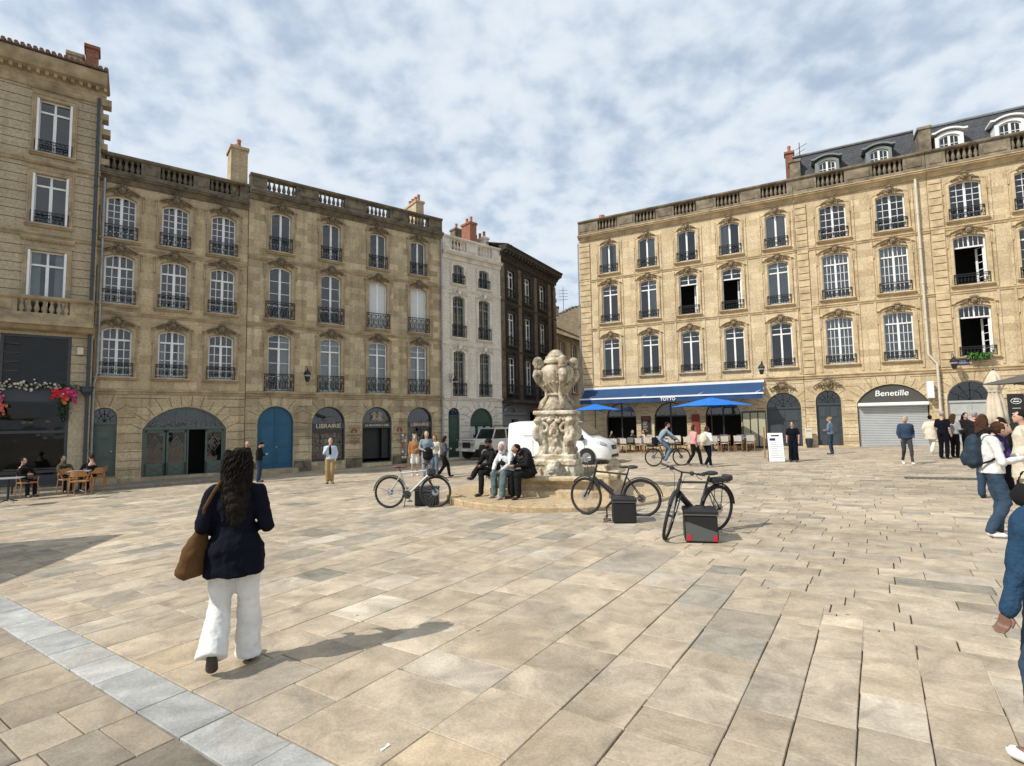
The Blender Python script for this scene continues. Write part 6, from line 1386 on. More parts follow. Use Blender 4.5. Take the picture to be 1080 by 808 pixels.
# 3 man walking towards the camera
person('grey haired man in a pale blue shirt and khaki trousers, hand at his mouth', (-6.65, 19.48), 163, 1.63, dict(Lel=(-.25, -.02, 1.16), Lwr=(-.2, .1, .95), Rel=(.23, .08, 1.17), Rwr=(.05, .16, 1.46), Lkn=(-.08, .06, .5), Lan=(-.07, -.05, .1)), blouse, 'shirt', 1, khaki, shoes=brsh, hair=hgy, vox=.022)
q = MB(); sc_ = held('scarf_tie', 'dark tie or scarf hanging down the pale blue shirt of the grey haired man', 'scarf', (-6.65, 19.48), 163); etube(q, [(.0, .13, 1.36), (.0, .14, 1.2), (0, .135, 1.05)], [.03, .045, .04], [.015, .015, .015], 8); q.build('tie_cloth', navy, sc_)
# 4 group by the bookshop
person('woman with pale hair, rust jacket and white shorts by the bookshop door', (-3.93, 21.4), 165, 1.62, dict(Lwr=(-.05, .2, 1.1), Lel=(-.23, .02, 1.12)), orange, 'jacket', 1, whc, 'shorts', shoes=wsh, hair=hgy, hairk='bob', vox=.024)
person('tall balding man in a grey shirt leaning by the silver bicycle', (-3.22, 19.9), 165, 1.74, dict(Lwr=(-.12, .26, 1.0), Lel=(-.26, .04, 1.14), Rel=(.26, .06, 1.14), Rwr=(.12, .32, 1.06)), shirtb, 'shirt', 1, greyc, shoes=gsh, hair=hgy, vox=.024)
person('red haired woman in light denim half hidden behind the tall man', (-3.05, 20.9), 200, 1.58, {}, cream, 'shirt', 1, lden, hair=hrd, hairk='bob', vox=.026)
plaid = cloth('dark_plaid_cloth', (.07, .075, .085), var=.6, bs=30)
person('long haired woman in dark checked jacket and black trousers turned right', (-2.60, 20.0), 70, 1.56, [WALK, PHONE], plaid, 'jacket', 1, blk, shoes=bsh, hair=hbk, hairk='long', vox=.024)
dbag = held('backpack', 'black backpack held low in front of the tall man in grey', 'backpack', (-3.22, 19.9), 165)
q = MB(); q.ell((-.02, .30, .92), (.20, .13, .27), 14, 10); q.ell((.0, .36, .84), (.14, .09, .16), 12, 8); blob(q, 'bag_body', blk, dbag, .02, .02, 6, 1)
# 5 three men sitting on the basin edge
zS = G(*FC)+.13
ls1 = dict(SIT); ls1.update(head=(0, .17, 1.25), neck=(0, .09, 1.09), chest=(0, .04, .92), Rkn=(.16, .40, .62), Ran=(.0, .62, .48), Rto=(-.02, .76, .44), Lkn=(-.10, .44, .54), Lan=(-.12, .46, .10), Lto=(-.13, .62, .035), Lwr=(-.05, .40, .72), Rwr=(.1, .42, .74))
person('man in black with a black cap and crossed legs, leftmost on the fountain edge', (-.47, 13.26), 236, 1.74, ls1, blk, 'jacket', 1, blk, 'trousers', shoes=bsh, cap=(blk, True), skin=2, vox=.014, z0=zS, beard=hbk, fine=False, turn=25, fat=1.1, disp=.012)
person('man in a pale grey hooded top, middle of three on the fountain edge', (-.09, 12.86), 222, 1.72, dict(SIT, Lkn=(-.18, .42, .56), Lan=(-.20, .50, .10), Lto=(-.22, .66, .035)), lgrey, 'hoodie', 1, olive, 'baggy', shoes=gsh, hood=lgrey, hair=None, skin=1, vox=.014, z0=zS, turn=30, tilt=-14, fat=1.15, disp=.012)
person('man in black jacket and knitted hat bent over his phone, rightmost on the fountain edge', (.36, 12.60), 234, 1.74, dict(SIT, head=(0, .38, 1.14), neck=(0, .25, 1.06), chest=(0, .13, .91), Lwr=(-.06, .46, .76), Rwr=(.06, .46, .76)), blk, 'jacket', 1, blk, 'baggy', shoes=bsh, cap=(blk, False), hair=hbk, skin=1, vox=.014, z0=zS, tilt=-35, fat=1.2, disp=.012)
q = MB(); q.bbox(-.035, .035, .50, .515, .74, .87, .004); ph = thing('phone', 'dark phone held by the rightmost seated man', 'phone', (.36, 12.60, zS), R_(-234)); q.build('phone_body', K['black'], ph)
q = MB(); ph = thing('cross_strap_pouch', 'small dark pouch on a strap worn by the man in pale grey', 'bag', (-.09, 12.86, zS), R_(-222)); q.ell((.02, .24, .80), (.1, .05, .06), 10, 8); q.build('pouch', blk, ph, smooth=True); q = MB(); q.tube([(-.15, .13, 1.06), (-.08, .22, .98), (.02, .26, .88), (.14, .2, .78)], .012, 5); q.build('strap', blk, ph)
# 6 cyclist
CB = bicycle('black bicycle ridden past the terrace by a man in a grey top', (6.09, 21.24), 0, 0, 0, 'blackf', 'rub', False, 1, True, .35, stand=False)
person('cyclist in a grey top and jeans riding past the restaurant terrace', (6.09, 21.24), 90, 1.70, dict(pelvis=(0, -.27, 1.02), waist=(0, -.22, 1.16), chest=(0, -.10, 1.34), neck=(0, .0, 1.50), head=(0, .06, 1.66), Lsh=(-.18, -.03, 1.44), Rsh=(.18, -.03, 1.44), Lel=(-.25, .16, 1.25), Rel=(.25, .16, 1.25), Lwr=(-.26, .36, 1.08), Rwr=(.26, .36, 1.08), Lhip=(-.09, -.24, 1.0), Rhip=(.09, -.24, 1.0), Lkn=(-.11, .13, .86), Lan=(-.11, .0, .46), Lto=(-.11, .15, .42), Rkn=(.11, .10, .68), Ran=(.11, -.10, .26), Rto=(.11, .06, .19)), shirtb, 'shirt', 1, lden, shoes=wsh, hair=hbk, vox=.022)
mb_ = held('messenger_bag', 'black messenger bag slung across the back of the cyclist', 'bag', (6.09, 21.24), 90); q = MB(); q.bbox(-.2, .2, -.55, -.40, .86, 1.14, .03); q.build('bag_body', blk, mb_); q = MB(); q.tube([(-.18, -.42, 1.1), (-.16, -.22, 1.42), (.0, -.02, 1.5), (.16, -.02, 1.3), (.2, -.3, 1.05)], .02, 5); q.build('strap', blk, mb_)
# 7 walking couple
person('woman in a pink top walking beside the person with the cream backpack', (7.0, 20.75), 75, 1.58, WALK2, pinkc, 'shirt', 1, blk, shoes=gsh, hair=hbr, hairk='bob', vox=.023)
person('person in a white hooded jacket and navy trousers walking right, seen from behind', (7.25, 20.0), 60, 1.52, WALK, whc, 'hoodie', 1, navy, 'trousers', shoes=gsh, hair=hbr, hairk='bob', vox=.023)
bp_ = held('backpack', 'cream backpack worn by the person in the white jacket near the terrace', 'backpack', (7.25, 20.0), 60); q = MB(); q.ell((0, -.20, 1.08), (.16, .10, .21), 14, 10); q.ell((0, -.27, 1.0), (.11, .05, .11), 12, 8); blob(q, 'bag_body', cream, bp_, .02, .01, 6, 1)
# 8..14 right side
person('woman in a navy jumpsuit with sunglasses beside the white menu board', (10.95, 20.95), 215, 1.56, dict(Lel=(-.25, .02, 1.16)), navy, 'shirt', .8, navy, 'wide', hair=hbr, hairk='bun', glasses=True, vox=.023)
person('woman in a denim jacket and jeans standing at the narrow grey door', (14.25, 24.0), 320, 1.66, FOLD, lden, 'jacket', 1, ddenim, 'slim', hair=hbd, hairk='bun', shoes=bsh, vox=.025)
person('grey haired man in an open denim jacket walking before the closed shutter', (13.25, 18.05), 205, 1.63, [WALK, dict(Lwr=(-.2, .08, .95), Rwr=(.2, .06, .95))], ddenim, 'jacket', 1, dgr, 'slim', shoes=wsh, hair=hgy, vox=.021, turn=-40)
person('woman in a long cream tunic and white trousers beside the shutter', (17.1, 21.9), 60, 1.58, WALK, cream, 'coat', 1, whc, shoes=wsh, hair=hbk, hairk='bun', vox=.024, hem=.3)
person('bald man in a navy t-shirt and navy trousers near the downpipe', (15.75, 19.6), 70, 1.74, {}, navy, 'shirt', .8, navy, skin=0, shoes=brsh, hair=hgy, vox=.022, fat=1.1)
person('woman with long brown hair and a grey jacket in the queue', (16.4, 19.9), 80, 1.62, FOLD, greyc, 'jacket', 1, blk, hair=hbr, hairk='long', vox=.023)
person('dark haired woman in black between the grey jacket and the pink collar', (17.2, 20.3), 190, 1.64, {}, blk, 'jacket', 1, blk, hair=hbk, hairk='long', vox=.024)
person('man with short grey hair and a pink collar under a dark jacket in the queue', (14.6, 16.9), 70, 1.70, {}, blk, 'jacket', 1, blk, hair=hgy, vox=.022, scarf=pinkc)
person('woman with wavy dark brown hair just behind the person with the blue backpack', (9.45, 10.75), 60, 1.66, {}, blk, 'jacket', 1, ddenim, hair=hbr, hairk='long', vox=.02)
person('woman in a black coat with raised hands facing the queue by the closed parasol', (10.3, 11.2), 300, 1.60, PHONE, blk, 'coat', 1, blk, hair=hbk, hairk='long', vox=.02, hem=.3)
person('person in a cream coat standing at the right edge below the dark parasol', (9.3, 9.75), 300, 1.72, {}, cream, 'coat', 1, cream, hair=hbk, vox=.018, hem=.45)
# 15 backpack person
wj, Jb = person('person in a white hooded jacket and purple green scarf looking down at a phone', (6.76, 7.60), 118, 1.66,
    dict(Lel=(-.24, .02, 1.12), Lwr=(-.10, .34, 1.17), Rel=(.25, .06, 1.10), Rwr=(.05, .36, 1.15), head=(0, .14, 1.575), neck=(0, .04, 1.45), Lkn=(-.09, .08, .51), Lan=(-.09, .04, .09), Lto=(-.09, .20, .04), Rkn=(.10, .10, .51), Ran=(.10, -.10, .10), Rto=(.11, .06, .035)), whc, 'hoodie', 1, denim, 'trousers', shoes=wsh, hair=hbr, hairk='short', skin=0, vox=.013, scarf=cloth('purple_green_scarf', (.10, .06, .26), var=.9, bs=20), disp=.012, fine=True, tilt=-28)
bk = held('backpack', 'dark blue backpack worn over the white hooded jacket', 'backpack', (6.76, 7.60), 118); q = MB(); etube(q, [(0, -.17, .95), (0, -.20, 1.01), (0, -.20, 1.2), (0, -.175, 1.36), (0, -.15, 1.41)], [.09, .14, .15, .12, .06], [.05, .10, .105, .08, .04], 16); q.ell((0, -.30, 1.08), (.10, .035, .11), 12, 8); blob(q, 'bag_body', cloth('slate_blue_nylon', (.025, .042, .06), .6), bk, .014, .012, 6, 2)
q = MB()
for s in (-1, 1): q.tube([(s*.10, -.16, 1.40), (s*.12, -.02, 1.485), (s*.13, .13, 1.36), (s*.15, .13, 1.2), (s*.17, -.04, 1.06), (s*.14, -.18, 1.0)], .016, 6)
q.build('straps', blk, bk)
q = MB(); q.bbox(-.05, .03, .44, .455, 1.15, 1.30, .004); pn = held('phone', 'phone held up by the person in the white hooded jacket', 'phone', (6.76, 7.60), 118); q.build('phone_body', K['black'], pn)
# 16 long haired woman at the right edge
person('woman with long auburn hair in a white and blue top at the right edge', (5.2, 4.97), 50, 1.62, dict(Lel=(-.24, .02, 1.12), Lwr=(-.1, .24, 1.1)), lden, 'jacket', 1, whc, hair=hbr, hairk='long', vox=.014, disp=.01)
sb_ = held('shoulder_bag', 'black bag at the hip of the woman with long auburn hair', 'bag', (4.68, 4.95), 50, 0); q = MB(); q.ell((.05, 0, .98), (.15, .09, .12), 14, 10); q.tube([(-.06, 0, 1.05), (0, 0, 1.2), (.12, 0, 1.22), (.18, 0, 1.05)], .012, 6); blob(q, 'bag_body', blk, sb_, .014, .01, 6, 1)
# 17 denim jacket at the right edge, nearest
person('person in a blue denim jacket cut off by the right edge, nearest on the right', (2.825, 2.86), -20, 1.55, dict(head=(.22, .06, 1.60), neck=(.02, .02, 1.45), Lsh=(-.20, .02, 1.37), Lel=(-.285, .03, 1.10), Lwr=(-.32, .08, .84), Lhip=(-.11, 0, .93), Lkn=(-.20, .03, .50), Lan=(-.26, -.0, .09), Lto=(-.31, .12, .04)), cloth('worn_blue_denim', (.022, .055, .105), bs=50, bump=.6, var=.35), 'jacket', 1.97, denim, 'slim', shoes=wsh, hair=hbk, hairk='short', skin=2, vox=.011, disp=.014, fine=True, fat=1.1)
# ================================================================== terrace, parasols, small things
K['wood'] = mat('light_bentwood', (.36, .17, .06), .5, var=.2, vscale=12); K['cane'] = mat('pale_rattan', (.55, .52, .45), .7, bump=.4, bscale=60, var=.1); K['bluecl'] = mat('blue_napkin', (.02, .07, .26), .8, var=.2); K['tabtop'] = mat('table_top', (.30, .31, .32), .4)
def bistro(label, P, rz, group):
    r = thing('bistro_chair', label, 'chair', (P[0], P[1], G(*P)), rz, group)
    q = MB(); q.lathe([(.19, .44), (.21, .45), (.21, .47), (.18, .475)], 12, sy=.95); q.build('seat', K['cane'], r, auto=40)
    q = MB(); q.add([(-.19, .17, .56), (.19, .17, .56), (.19, .22, .86), (-.19, .22, .86), (-.19, .19, .56), (.19, .19, .56), (.19, .24, .86), (-.19, .24, .86)], [(0, 1, 2, 3), (7, 6, 5, 4), (0, 3, 7, 4), (1, 5, 6, 2), (3, 2, 6, 7), (0, 4, 5, 1)]); q.build('backrest', K['cane'], r)
    for sx in (-1, 1):
        q = MB(); q.tube([(sx*.17, -.15, .45), (sx*.19, -.2, 0)], .014, 5); q.build('leg', K['wood'], r)
        q = MB(); q.tube([(sx*.19, .23, .88), (sx*.185, .18, .5), (sx*.19, .24, 0)], .014, 5); q.build('leg', K['wood'], r)
    return r
def bistro_table(label, P, rz, group):
    r = thing('table', label, 'table', (P[0], P[1], G(*P)), rz, group)
    q = MB(); q.bbox(-.32, .32, -.32, .32, .71, .735, .008); q.build('tabletop', K['tabtop'], r); q = MB(); q.tube([(0, 0, .71), (0, 0, .04)], .03, 8); q.build('pedestal', K['black'], r)
    q = MB()
    for a in range(4): q.tube([(0, 0, .08), (.26*math.cos(a*PI/2+.78), .26*math.sin(a*PI/2+.78), .015)], .018, 5)
    q.build('foot', K['black'], r); return r
def napkin(P, rz, gl):
    o = thing('place_setting', gl, 'napkin', (P[0], P[1], G(*P)+.737), rz, 'folded blue napkins on the terrace tables')
    for s in (-1, 1):
        q = MB(); q.add([(s*.14-.1, -.1, 0), (s*.14+.1, -.1, 0), (s*.14+.1, .1, 0), (s*.14-.1, .1, 0), (s*.14, 0, .10)], [(0, 1, 4), (1, 2, 4), (2, 3, 4), (3, 0, 4), (3, 2, 1, 0)]); q.build('folded_napkin', K['bluecl'], o)
    return o
rr = random.Random(9)
gch = 'bistro chairs of the restaurant terrace'; gtb = 'tables of the restaurant terrace'; gnp = None
c0 = bistro('pale rattan bistro chair on the terrace under the navy awning', Rw(-7.6, 3.0), R_(-28), gch); t0 = bistro_table('small dark square table set on the restaurant terrace', Rw(-7.8, 2.4), R_(-28), gtb)
n0 = napkin(Rw(-7.8, 2.4), R_(-28), 'folded blue napkins standing on a terrace table')
first = [1, 1, 1]
ORD = ['first', 'second', 'third', 'fourth', 'fifth', 'sixth', 'seventh']
def cpy(o, P, rz, k, dz=0, lab=None):
    r = o if first[k] else copy_tree(o); first[k] = 0
    if lab: r['label'] = lab
    r.location = (P[0], P[1], G(*P)+dz); r.rotation_euler.z = rz; return r
cols_ = [-14.9, -13.55, -12.2, -10.85, -9.5, -8.15, -6.9]
for j, off in enumerate((1.5, 3.1)):
    for i, u in enumerate(cols_):
        wh = '%s from the left in the %s terrace row' % (ORD[i], ('back', 'front')[j])
        cpy(t0, Rw(u, off), R_(-28), 1, 0, 'small dark square table, ' + wh); cpy(n0, Rw(u, off), R_(-28), 2, .737, 'folded blue napkins on the table ' + wh)
        for s in (-1, 1):
            for dx in (-.27, .27) if j else (-.02,):
                if j == 0 and s == 1 and i % 2: continue
                cpy(c0, Rw(u+dx+rr.uniform(-.05, .05), off+s*(.52+rr.uniform(0, .06))), R_(-28)+(0 if s > 0 else PI)+rr.uniform(-.15, .15)+PI, 0, 0, 'rattan chair, %s side, table %s' % ('wall' if s < 0 else 'square', wh) if not j else 'rattan chair, %s on the %s side of the table %s' % ('left' if dx < 0 else 'right', 'wall' if s < 0 else 'square', ORD[i]+' in front row'))
# guests on the terrace
TS = dict(SIT, head=(0, .06, 1.28), neck=(0, .02, 1.12), chest=(0, .0, .92), waist=(0, 0, .72), Lwr=(-.1, .34, .8), Rwr=(.1, .34, .8))
for lab, u, o, az, t, h, hk in (('guest in black seated farthest left on the terrace', -14.9, 1.05, 152, blk, hbk, 'short'), ('guest in a dark top with fair hair seated second on the terrace', -13.55, 1.0, 150, dgr, hbd, 'bob'), ('guest in a pale top with long hair seated third on the terrace', -12.5, 2.1, 240, cream, hbr, 'long')):
    P = Rw(u, o); person(lab, P, az, 1.66, TS, t, 'shirt', 1, blk, hair=h, hairk=hk, vox=.028, z0=G(*P)-.05)
# parasols
def parasol(label, P, zt, drop, rad, m, sides=4, rz=0, hh=0):
    r = thing('parasol', label, 'parasol', (P[0], P[1], G(*P)), rz); q = MB(); vs = [(0, 0, zt)]; n = 8*sides; k = 6
    for i in range(1, k+1):
        t = i/k
        for j in range(n):
            a = 2*PI*j/n; sq = 1/max(abs(math.cos((a % (2*PI/sides))-PI/sides)), .3)*math.cos(PI/sides) if sides > 4 else 1/max(abs(math.cos(a)), abs(math.sin(a)))
            sag = .03*t*abs(math.sin(a*sides/2+PI/4*0)); vs.append((rad*t*sq*math.cos(a), rad*t*sq*math.sin(a), zt-drop*t+.0-sag))
    fs = [(0, 1+j, 1+(j+1) % n) for j in range(n)]+[(1+i*n+j, 1+(i+1)*n+j, 1+(i+1)*n+(j+1) % n, 1+i*n+(j+1) % n) for i in range(k-1) for j in range(n)]
    q.add(vs, fs); c = q.build('canopy', m, r, auto=60)
    q = MB(); q.tube([(0, 0, 0), (0, 0, zt+.03)], .028, 8); q.build('pole', K['dark'], r); q = MB(); q.lathe([(.3, 0), (.3, .06), (.06, .1), (.05, .3)], 16); q.build('base', K['dark'], r, auto=40)
    for j in range(sides*2 if sides == 4 else sides):
        a = 2*PI*j/(sides*2 if sides == 4 else sides); s_ = 1/max(abs(math.cos(a)), abs(math.sin(a))) if sides == 4 else 1; q = MB(); q.tube([(0, 0, zt-.04), (rad*s_*.98*math.cos(a), rad*s_*.98*math.sin(a), zt-drop-.02)], .01, 4); q.build('rib', K['dark'], r)
    q = MB(); q.lathe([(.05, zt), (.06, zt+.03), (.02, zt+.08)], 8); q.build('finial', K['dark'], r); return r
P = Rw(-8.6, 2.6); parasol('wide blue parasol open over the right half of the terrace', P, 2.98, .46, 1.55, K['azure'], 4, R_(-28+45))
P = Rw(-15.0, 3.6); parasol('blue parasol open behind the white van', P, 2.95, .36, 1.1, K['azure'], 4, R_(17))
P = (11.95, 11.2); dp = parasol('dark brown parasol entering at the right edge', P, 2.72, .42, 1.15, K['taupe'], 4, R_(20))
# closed cream parasol
P = (15.05, 16.6); cp_ = thing('closed_parasol', 'cream parasol folded shut before the pale grey door', 'parasol', (P[0], P[1], G(*P)), 0)
q = MB(); q.lathe([(.16, 1.25), (.26, 1.3), (.24, 1.6), (.2, 2.0), (.14, 2.28), (.17, 2.34), (.24, 2.5), (.15, 2.75), (.04, 2.95)], 40, fn=lambda a, z: 1+.16*math.sin(a*8+z*2)); q.build('canopy', K['beige'], cp_, smooth=True); q = MB(); q.tube([(0, 0, 0), (0, 0, 3.0)], .03, 8); q.build('pole', K['dark'], cp_); q = MB(); q.lathe([(.3, 0), (.3, .06), (.06, .1)], 16); q.build('base', K['dark'], cp_)
q = MB(); q.lathe([(.17, 2.28), (.175, 2.34)], 24); q.build('tie_band', K['beige'], cp_)
# menu board
P = gp(819, 487); mbd = thing('menu_board', 'white freestanding menu board leaning back at the end of the terrace', 'sign', (P.x, P.y, G(P.x, P.y)), R_(-18))
q = MB(); q.add([(-.34, -.2, .02), (.34, -.2, .02), (.34, .10, 1.20), (-.34, .10, 1.20), (-.34, -.18, .02), (.34, -.18, .02), (.34, .12, 1.20), (-.34, .12, 1.20)], [(0, 1, 2, 3), (7, 6, 5, 4), (0, 3, 7, 4), (1, 5, 6, 2), (3, 2, 6, 7), (0, 4, 5, 1)]); q.build('panel', K['whitep'], mbd)
def onb(x0, x1, z0, z1, m, nm):
    q = MB(); f = lambda z: -.2+.3*(z-.02)/1.18-.005; q.add([(x0, f(z0), z0), (x1, f(z0), z0), (x1, f(z1), z1), (x0, f(z1), z1)], [(0, 1, 2, 3)]); return q.build(nm, m, mbd)
onb(-.18, .18, 1.06, 1.12, K['dark'], 'menu_heading'); onb(-.26, -.0, .88, .98, K['navy'], 'menu_badge')
for i in range(9): onb(-.26, .10+.05*(i % 3), .78-i*.075, .795-i*.075, K['zinc'], 'menu_line'); onb(.2, .27, .78-i*.075, .795-i*.075, K['zinc'], 'menu_line')
q = MB(); q.tube([(-.3, .13, 1.1), (-.3, .42, .0)], .015, 5); q.tube([(.3, .13, 1.1), (.3, .42, 0)], .015, 5); q.build('back_strut', K['dark'], mbd); mbd.scale = (.8, .9, .94)
q = MB(); q.tube([(0, 0, 0), (0, 0, 1.35)], .03, 6); P = gp(807, 483); tp = thing('terrace_post', 'brown post ending the terrace screen beside the white menu board', 'post', (P.x, P.y, G(P.x, P.y)), R_(-28)); q.build('post', K['wood'], tp)
# mail box on pot by the doors
P = Rw(-3.9, .35); mx_ = thing('letter_box', 'cream letter box on a dark planter between the dark double door and the narrow door', 'box', (P[0], P[1], G(*P)), R_(-28))
q = MB(); q.bbox(-.17, .17, -.12, .12, .5, 1.05, .02); q.build('box_body', K['pipeW'], mx_); q = MB(); q.box(-.12, .12, -.125, -.12, .9, .93); q.build('slot', K['black'], mx_); q = MB(); q.lathe([(.12, 0), (.18, .3), (.19, .46), (.15, .5)], 12); q.build('pot', K['dark'], mx_)
# wall lanterns
def lantern(label, F, x, z, out_, arm=True):
    P = F(x, 0); rz = R_(37) if F is Lw else R_(-28.2); r = thing('street_lamp', label, 'lamp', (P[0], P[1], z), rz)
    q = MB(); q.tube([(0, -.02, .75), (0, -.06, .2), (0, -out_*.5, .32), (0, -out_, .55)], .018, 6); q.tube([(0, -.05, .25), (0, -out_*.5, .7), (0, -out_, .58)], .012, 5); q.tube([(0, -out_+.05*math.cos(t), .50+.05*math.sin(t)) for t in [i*.6 for i in range(10)]], .01, 4); q.build('bracket', K['iron'], r)
    q = MB(); q.lathe([(.08, -.10), (.17, .26), (.19, .28), (.12, .40), (.05, .46), (.02, .52)], 6, (0, -out_, 0)); q.lathe([(.075, -.095), (.165, .255)], 6, (0, -out_, 0)) if 0 else None; q.build('lantern_cage', K['iron'], r)
    q = MB(); q.lathe([(.06, -.07), (.145, .23)], 6, (0, -out_-.0, 0), a0=.0, sx=1.16, sy=1.16); q.build('lantern_glass', mat('lantern_glass', (.35, .36, .34), .15), r); return r
lantern('wall lantern on an iron bracket between the blue door and the first bookshop window', Lw, -2.55, 4.05, .55)
lantern('wall lantern on a scrolled bracket at the corner of the pale house', Lw, 5.75, 4.0, .7)
lantern('wall lantern on a bracket above the right end of the navy awning', Rw, -6.05, 4.35, 1.0)
lantern('wall lantern on a bracket beside the cream downpipe', Rw, 2.55, 4.15, .55)
P = (1.2, 37.5); lr = thing('street_lamp', 'hexagonal lantern hanging in the side street behind the fountain urn', 'lamp', (P[0]+1.3, P[1], 4.2), R_(60)); q = MB(); q.lathe([(.1, -.12), (.24, .3), (.26, .33), (.1, .5), (.03, .6)], 6, (0, -.6, 0)); q.build('lantern_cage', K['iron'], lr); q = MB(); q.lathe([(.09, -.1), (.215, .28)], 6, (0, -.6, 0), sx=1.16, sy=1.16); q.build('lantern_glass', mat('pale_lantern_glass', (.5, .52, .5), .15), lr); q = MB(); q.tube([(0, 1.2, .8), (0, -.2, .9), (0, -.6, .6)], .02, 5); q.build('bracket', K['iron'], lr)
# plant box under the open window
P = Rw(3.62, .25); pb_ = thing('window_box', 'window box of bright green ferns below the open second floor window at the right', 'plant', (P[0], P[1], 4.45), R_(-28.2))
q = MB(); q.bbox(-.35, .35, -.12, .12, 0, .2, .02); q.build('planter', K['dark'], pb_)
K['leaf'] = mat('fresh_green_leaf', (.07, .20, .025), .6, var=.3, vscale=8); K['leafd'] = mat('dark_green_leaf', (.03, .07, .02), .6, var=.3, vscale=8)
def leaves(par, name, m, pts, n, L, w, r, droop=.5):
    q = MB()
    for i in range(n):
        c = Vector(r.choice(pts)); a = r.uniform(0, 2*PI); e = r.uniform(-.3, 1.2); d = Vector((math.cos(a)*math.cos(e), math.sin(a)*math.cos(e), math.sin(e))); c = c+Vector((r.gauss(0, .05), r.gauss(0, .04), r.gauss(0, .04))); sidev = d.cross(Vector((0, 0, 1))).normalized()*w; l = L*r.uniform(.6, 1.3); p1 = c+d*l*.5; p2 = c+d*l-Vector((0, 0, droop*l))
        q.add([c, p1+sidev, p2, p1-sidev], [(0, 1, 2, 3)])
    return q.build(name, m, par)
leaves(pb_, 'foliage', K['leaf'], [(x*.06-.35, -.05, .2) for x in range(12)], 420, .30, .022, random.Random(3), .5)
# flower garland on the café: its two big bouquets and the string of small blooms
def garland():
    P = Lw(-12.6, .25); r = thing('flower_garland', 'garland of pink, red and orange flowers with trailing greenery over the cafe window', 'flowers', (P[0], P[1], 3.15), R_(37)); g = random.Random(12)
    cols = [mat('petal_'+n, c, .7) for n, c in (('red', (.55, .015, .03)), ('magenta', (.42, .01, .16)), ('orange', (.62, .14, .03)), ('white', (.62, .55, .48)), ('pink', (.6, .1, .2)))]
    def bloom(name, m, pts, n, rad):
        q = MB()
        for i in range(n):
            c = Vector(g.choice(pts))+Vector((g.gauss(0, .09), g.gauss(0, .04), g.gauss(0, .09)))
            rad_ = rad; rad = rad_*g.uniform(.45, .8)
            for k in range(7): a = 2*PI*k/7+g.random(); d = Vector((math.cos(a), g.uniform(-.8, .1), math.sin(a)))*rad; s_ = Vector((-math.sin(a), 0, math.cos(a)))*rad*.45; q.add([c, c+d*.6+s_, c+d, c+d*.6-s_], [(0, 1, 2, 3)])
            rad = rad_
        return q.build(name, m, r)
    rt = [(.80+.1*i, -.25, .05) for i in range(5)]; lf = [(-.95, -.25, -.1), (-.85, -.25, -.25), (-.9, -.25, -.4)]
    bloom('red_blooms', cols[0], rt[:3], 46, .12); bloom('magenta_blooms', cols[1], rt[3:]+[(1.25, -.25, -.05)], 36, .11); bloom('white_blooms', cols[3], [(1.0, -.3, .12)]+[(-.9+.18*i, -.2, .33) for i in range(11)], 60, .07); bloom('orange_blooms', cols[2], [(-.85, -.27, -.45), (-.85, -.27, -.6), (1.05, -.3, -.15)], 32, .10); bloom('pink_blooms', cols[4], lf+[(1.1, -.25, .1)], 44, .11)
    leaves(r, 'greenery', K['leafd'], [(-1.2+.1*i, -.18, .32) for i in range(26)]+[(.95, -.2, -.1*i) for i in range(10)]+[(1.05, -.2, -.1*i) for i in range(10)]+[(-1.15, -.2, -.1*i) for i in range(14)]+[(-1.25, -.2, -.1*i) for i in range(14)], 1500, .16, .014, g, .6)
    for i in range(7): q = MB(); q.ell((-1.0+.3*i, -.24, .28+.03*(i % 2)), (.03, .03, .03), 8, 6); q.build('bulb', K['bulb'], r)
K['bulb'] = mat('warm_bulb_glass', (.7, .62, .45), .3); garland()
# café chairs, tables and guests at the left
def armchair(label, P, rz, group):
    r = thing('cafe_chair', label, 'chair', (P[0], P[1], G(*P)), rz, group); q = MB(); q.bbox(-.22, .22, -.22, .2, .42, .46, .01); q.build('seat', K['wood'], r)
    q = MB(); n = 10
    vs = []
    for i in range(n+1): a = R_(-10)+R_(200)*i/n; x, y = .25*math.cos(a), .05+.22*math.sin(a); vs += [(x, y, .60), (x*1.05, y*1.08, .80 if 2 < i < 8 else .68)]
    q.add(vs, [(2*i, 2*i+2, 2*i+3, 2*i+1) for i in range(n)]); q.build('backrest', K['wood'], r)
    for sx in (-1, 1):
        for sy, zt in ((-.2, .62), (.18, .62)): q = MB(); q.tube([(sx*.25, sy*.7, zt), (sx*.21, sy, .44), (sx*.24, sy*1.25, 0)], .017, 5); q.build('leg', K['wood'], r)
    return r
gl = 'tan wooden armchairs outside the cafe'
a0 = armchair('tan wooden cafe chair with its back to the square beside the glazed cafe front', (-15.9, 20.0), 0, gl); fst = True
for (px, py, rz, lb) in ((71, 519, 60, 'left of the small dark table'), (99, 517, -100, 'right of the small dark table'), (84, 522, 200, 'turned its back to the square before the small dark table'), (103, 514, -60, 'rightmost, close to the drainpipe'), (28, 523, 60, 'farthest left near the left edge table')):
    P = gpp(px, py); r = a0 if fst else copy_tree(a0); fst = False; r.location = P; r.rotation_euler.z = R_(rz); r['label'] = 'tan wooden armchair '+lb
tb0 = None
for (px, py, lab) in ((83, 519, 'small dark table between the cafe chairs nearest the drainpipe'), (8, 530, 'dark cafe table at the left edge of the photo')):
    P = gpp(px, py, .12); tt = bistro_table(lab, (P.x, P.y), R_(30), None); tt.location.z = P.z
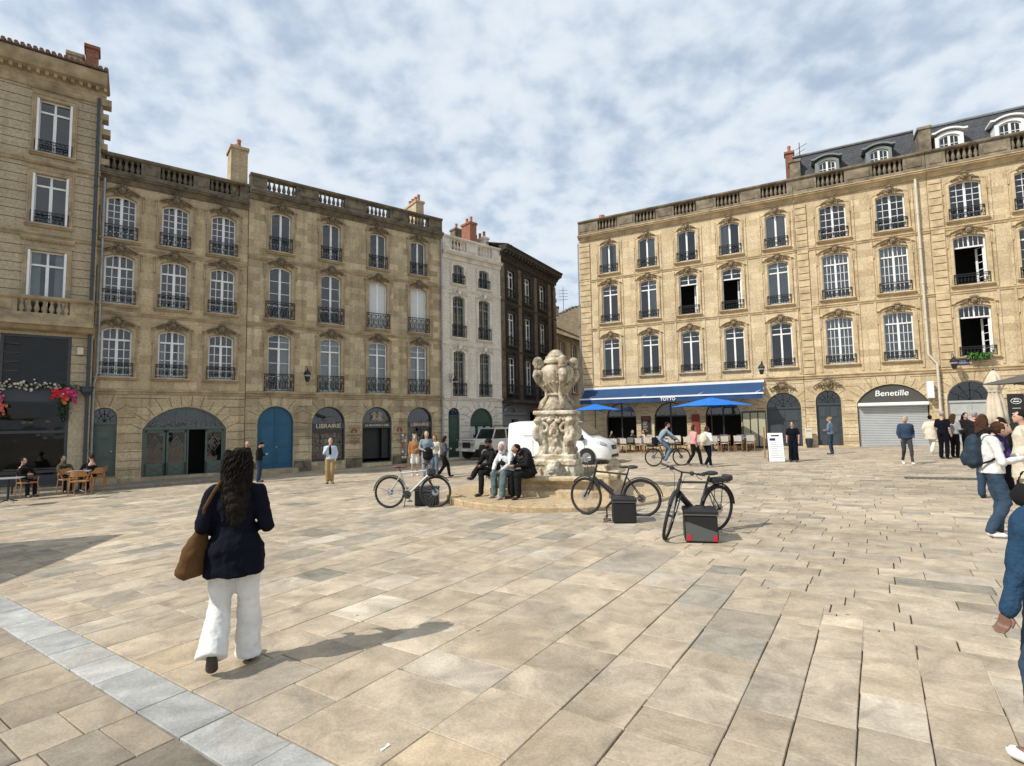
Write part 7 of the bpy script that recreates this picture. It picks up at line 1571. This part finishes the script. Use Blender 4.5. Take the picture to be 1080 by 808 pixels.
for lab, px, py, az, t, h in (('guest in a black sweater hunched at the cafe table by the drainpipe', 96, 517, 290, blk, hbr), ('guest in an olive top facing the square at the cafe', 64, 518, 110, cloth('olive_cloth', (.09, .08, .05)), hbr), ('guest in dark clothes holding a cup at the cafe window', 22, 523, 100, blk, hbk)):
    P = gpp(px, py); person(lab, (P.x, P.y), az, 1.66, TS, t, 'shirt', 1, blk, hair=h, vox=.026, z0=P.z-.05)
P = gpp(4, 526, .0); c = thing('dark_cafe_chair', 'dark metal cafe chair at the left edge of the photo', 'chair', P, R_(40)); q = MB(); q.bbox(-.2, .2, -.2, .2, .43, .46, .01); q.build('seat', K['black'], c); q = MB(); q.tube([(-.2, .2, .0), (-.2, .22, .85), (.2, .22, .85), (.2, .2, 0)], .014, 5); q.tube([(-.2, -.2, 0), (-.2, -.2, .44)], .014, 5); q.tube([(.2, -.2, 0), (.2, -.2, .44)], .014, 5); q.tube([(-.2, .22, .7), (.2, .22, .7)], .012, 5); q.build('frame', K['black'], c)
# postcard racks at the bookshop
for lab, px in (('postcard rack left of the last bookshop window', 425), ('second postcard rack in front of the last bookshop window', 436)):
    P = gp(px, 489); r = thing('postcard_rack', lab, 'rack', P, R_(37)); q = MB(); q.tube([(0, 0, 0), (0, 0, 1.7)], .02, 6); q.box(-.16, .16, -.16, .16, .1, .13); q.build('stand', K['black'], r); g = random.Random(px)
    q = MB(); 
    for k in range(9):
        for s in (-1, 1): q.cur = g.randrange(5); q.box(s*.08-.055, s*.08+.055, -.15, -.14, .3+k*.15, .42+k*.15)
    q.build('postcards', [K['whitep'], pap[1], pap[0], K['whitep'], pap[3]], r)
# drain grate in the paving, litter
P = gp(1000, 505); dg_ = MB()
for i in range(14): dg_.box(-.9+i*.13, -.9+i*.13+.02, -.22, .22, .0, .012)
for y in (-.22, .0, .2): dg_.box(-.92, .9, y, y+.03, .001, .014)
o = dg_.build('drain_grate', mat('cast_iron_grate', (.09, .085, .075), .7), None, loc=(P.x, P.y, G(P.x, P.y)+.002), rot=(0, -.02, R_(-33))); tag(o, 'long slotted drain grate let into the paving at the right', 'grate')
P = gp(406, 789); q = MB(); q.add([(-.04, -.008, .004), (.03, -.012, .006), (.035, .008, .009), (0, .004, .004), (-.03, .010, .007)], [(0, 1, 2, 3, 4)]); o = q.build('paper_scrap', K['whitep'], None, loc=P, rot=(0, 0, R_(60))); tag(o, 'small torn white paper scrap lying on the paving at the bottom', 'litter')
# added parasol out of view, there only to cast a shadow on the paving
parasol('wide cream parasol added out of view to cast a shadow at the left', (-11.9, 6.7), 3.4, .5, 2.25, K['beige'], 4, R_(15))
bake_blobs()
for k in (1, 2, 3):
    c = FBUST.copy(); COL.objects.link(c); c.parent = FT; c.rotation_euler.z = FBUST.rotation_euler.z+k*PI/2
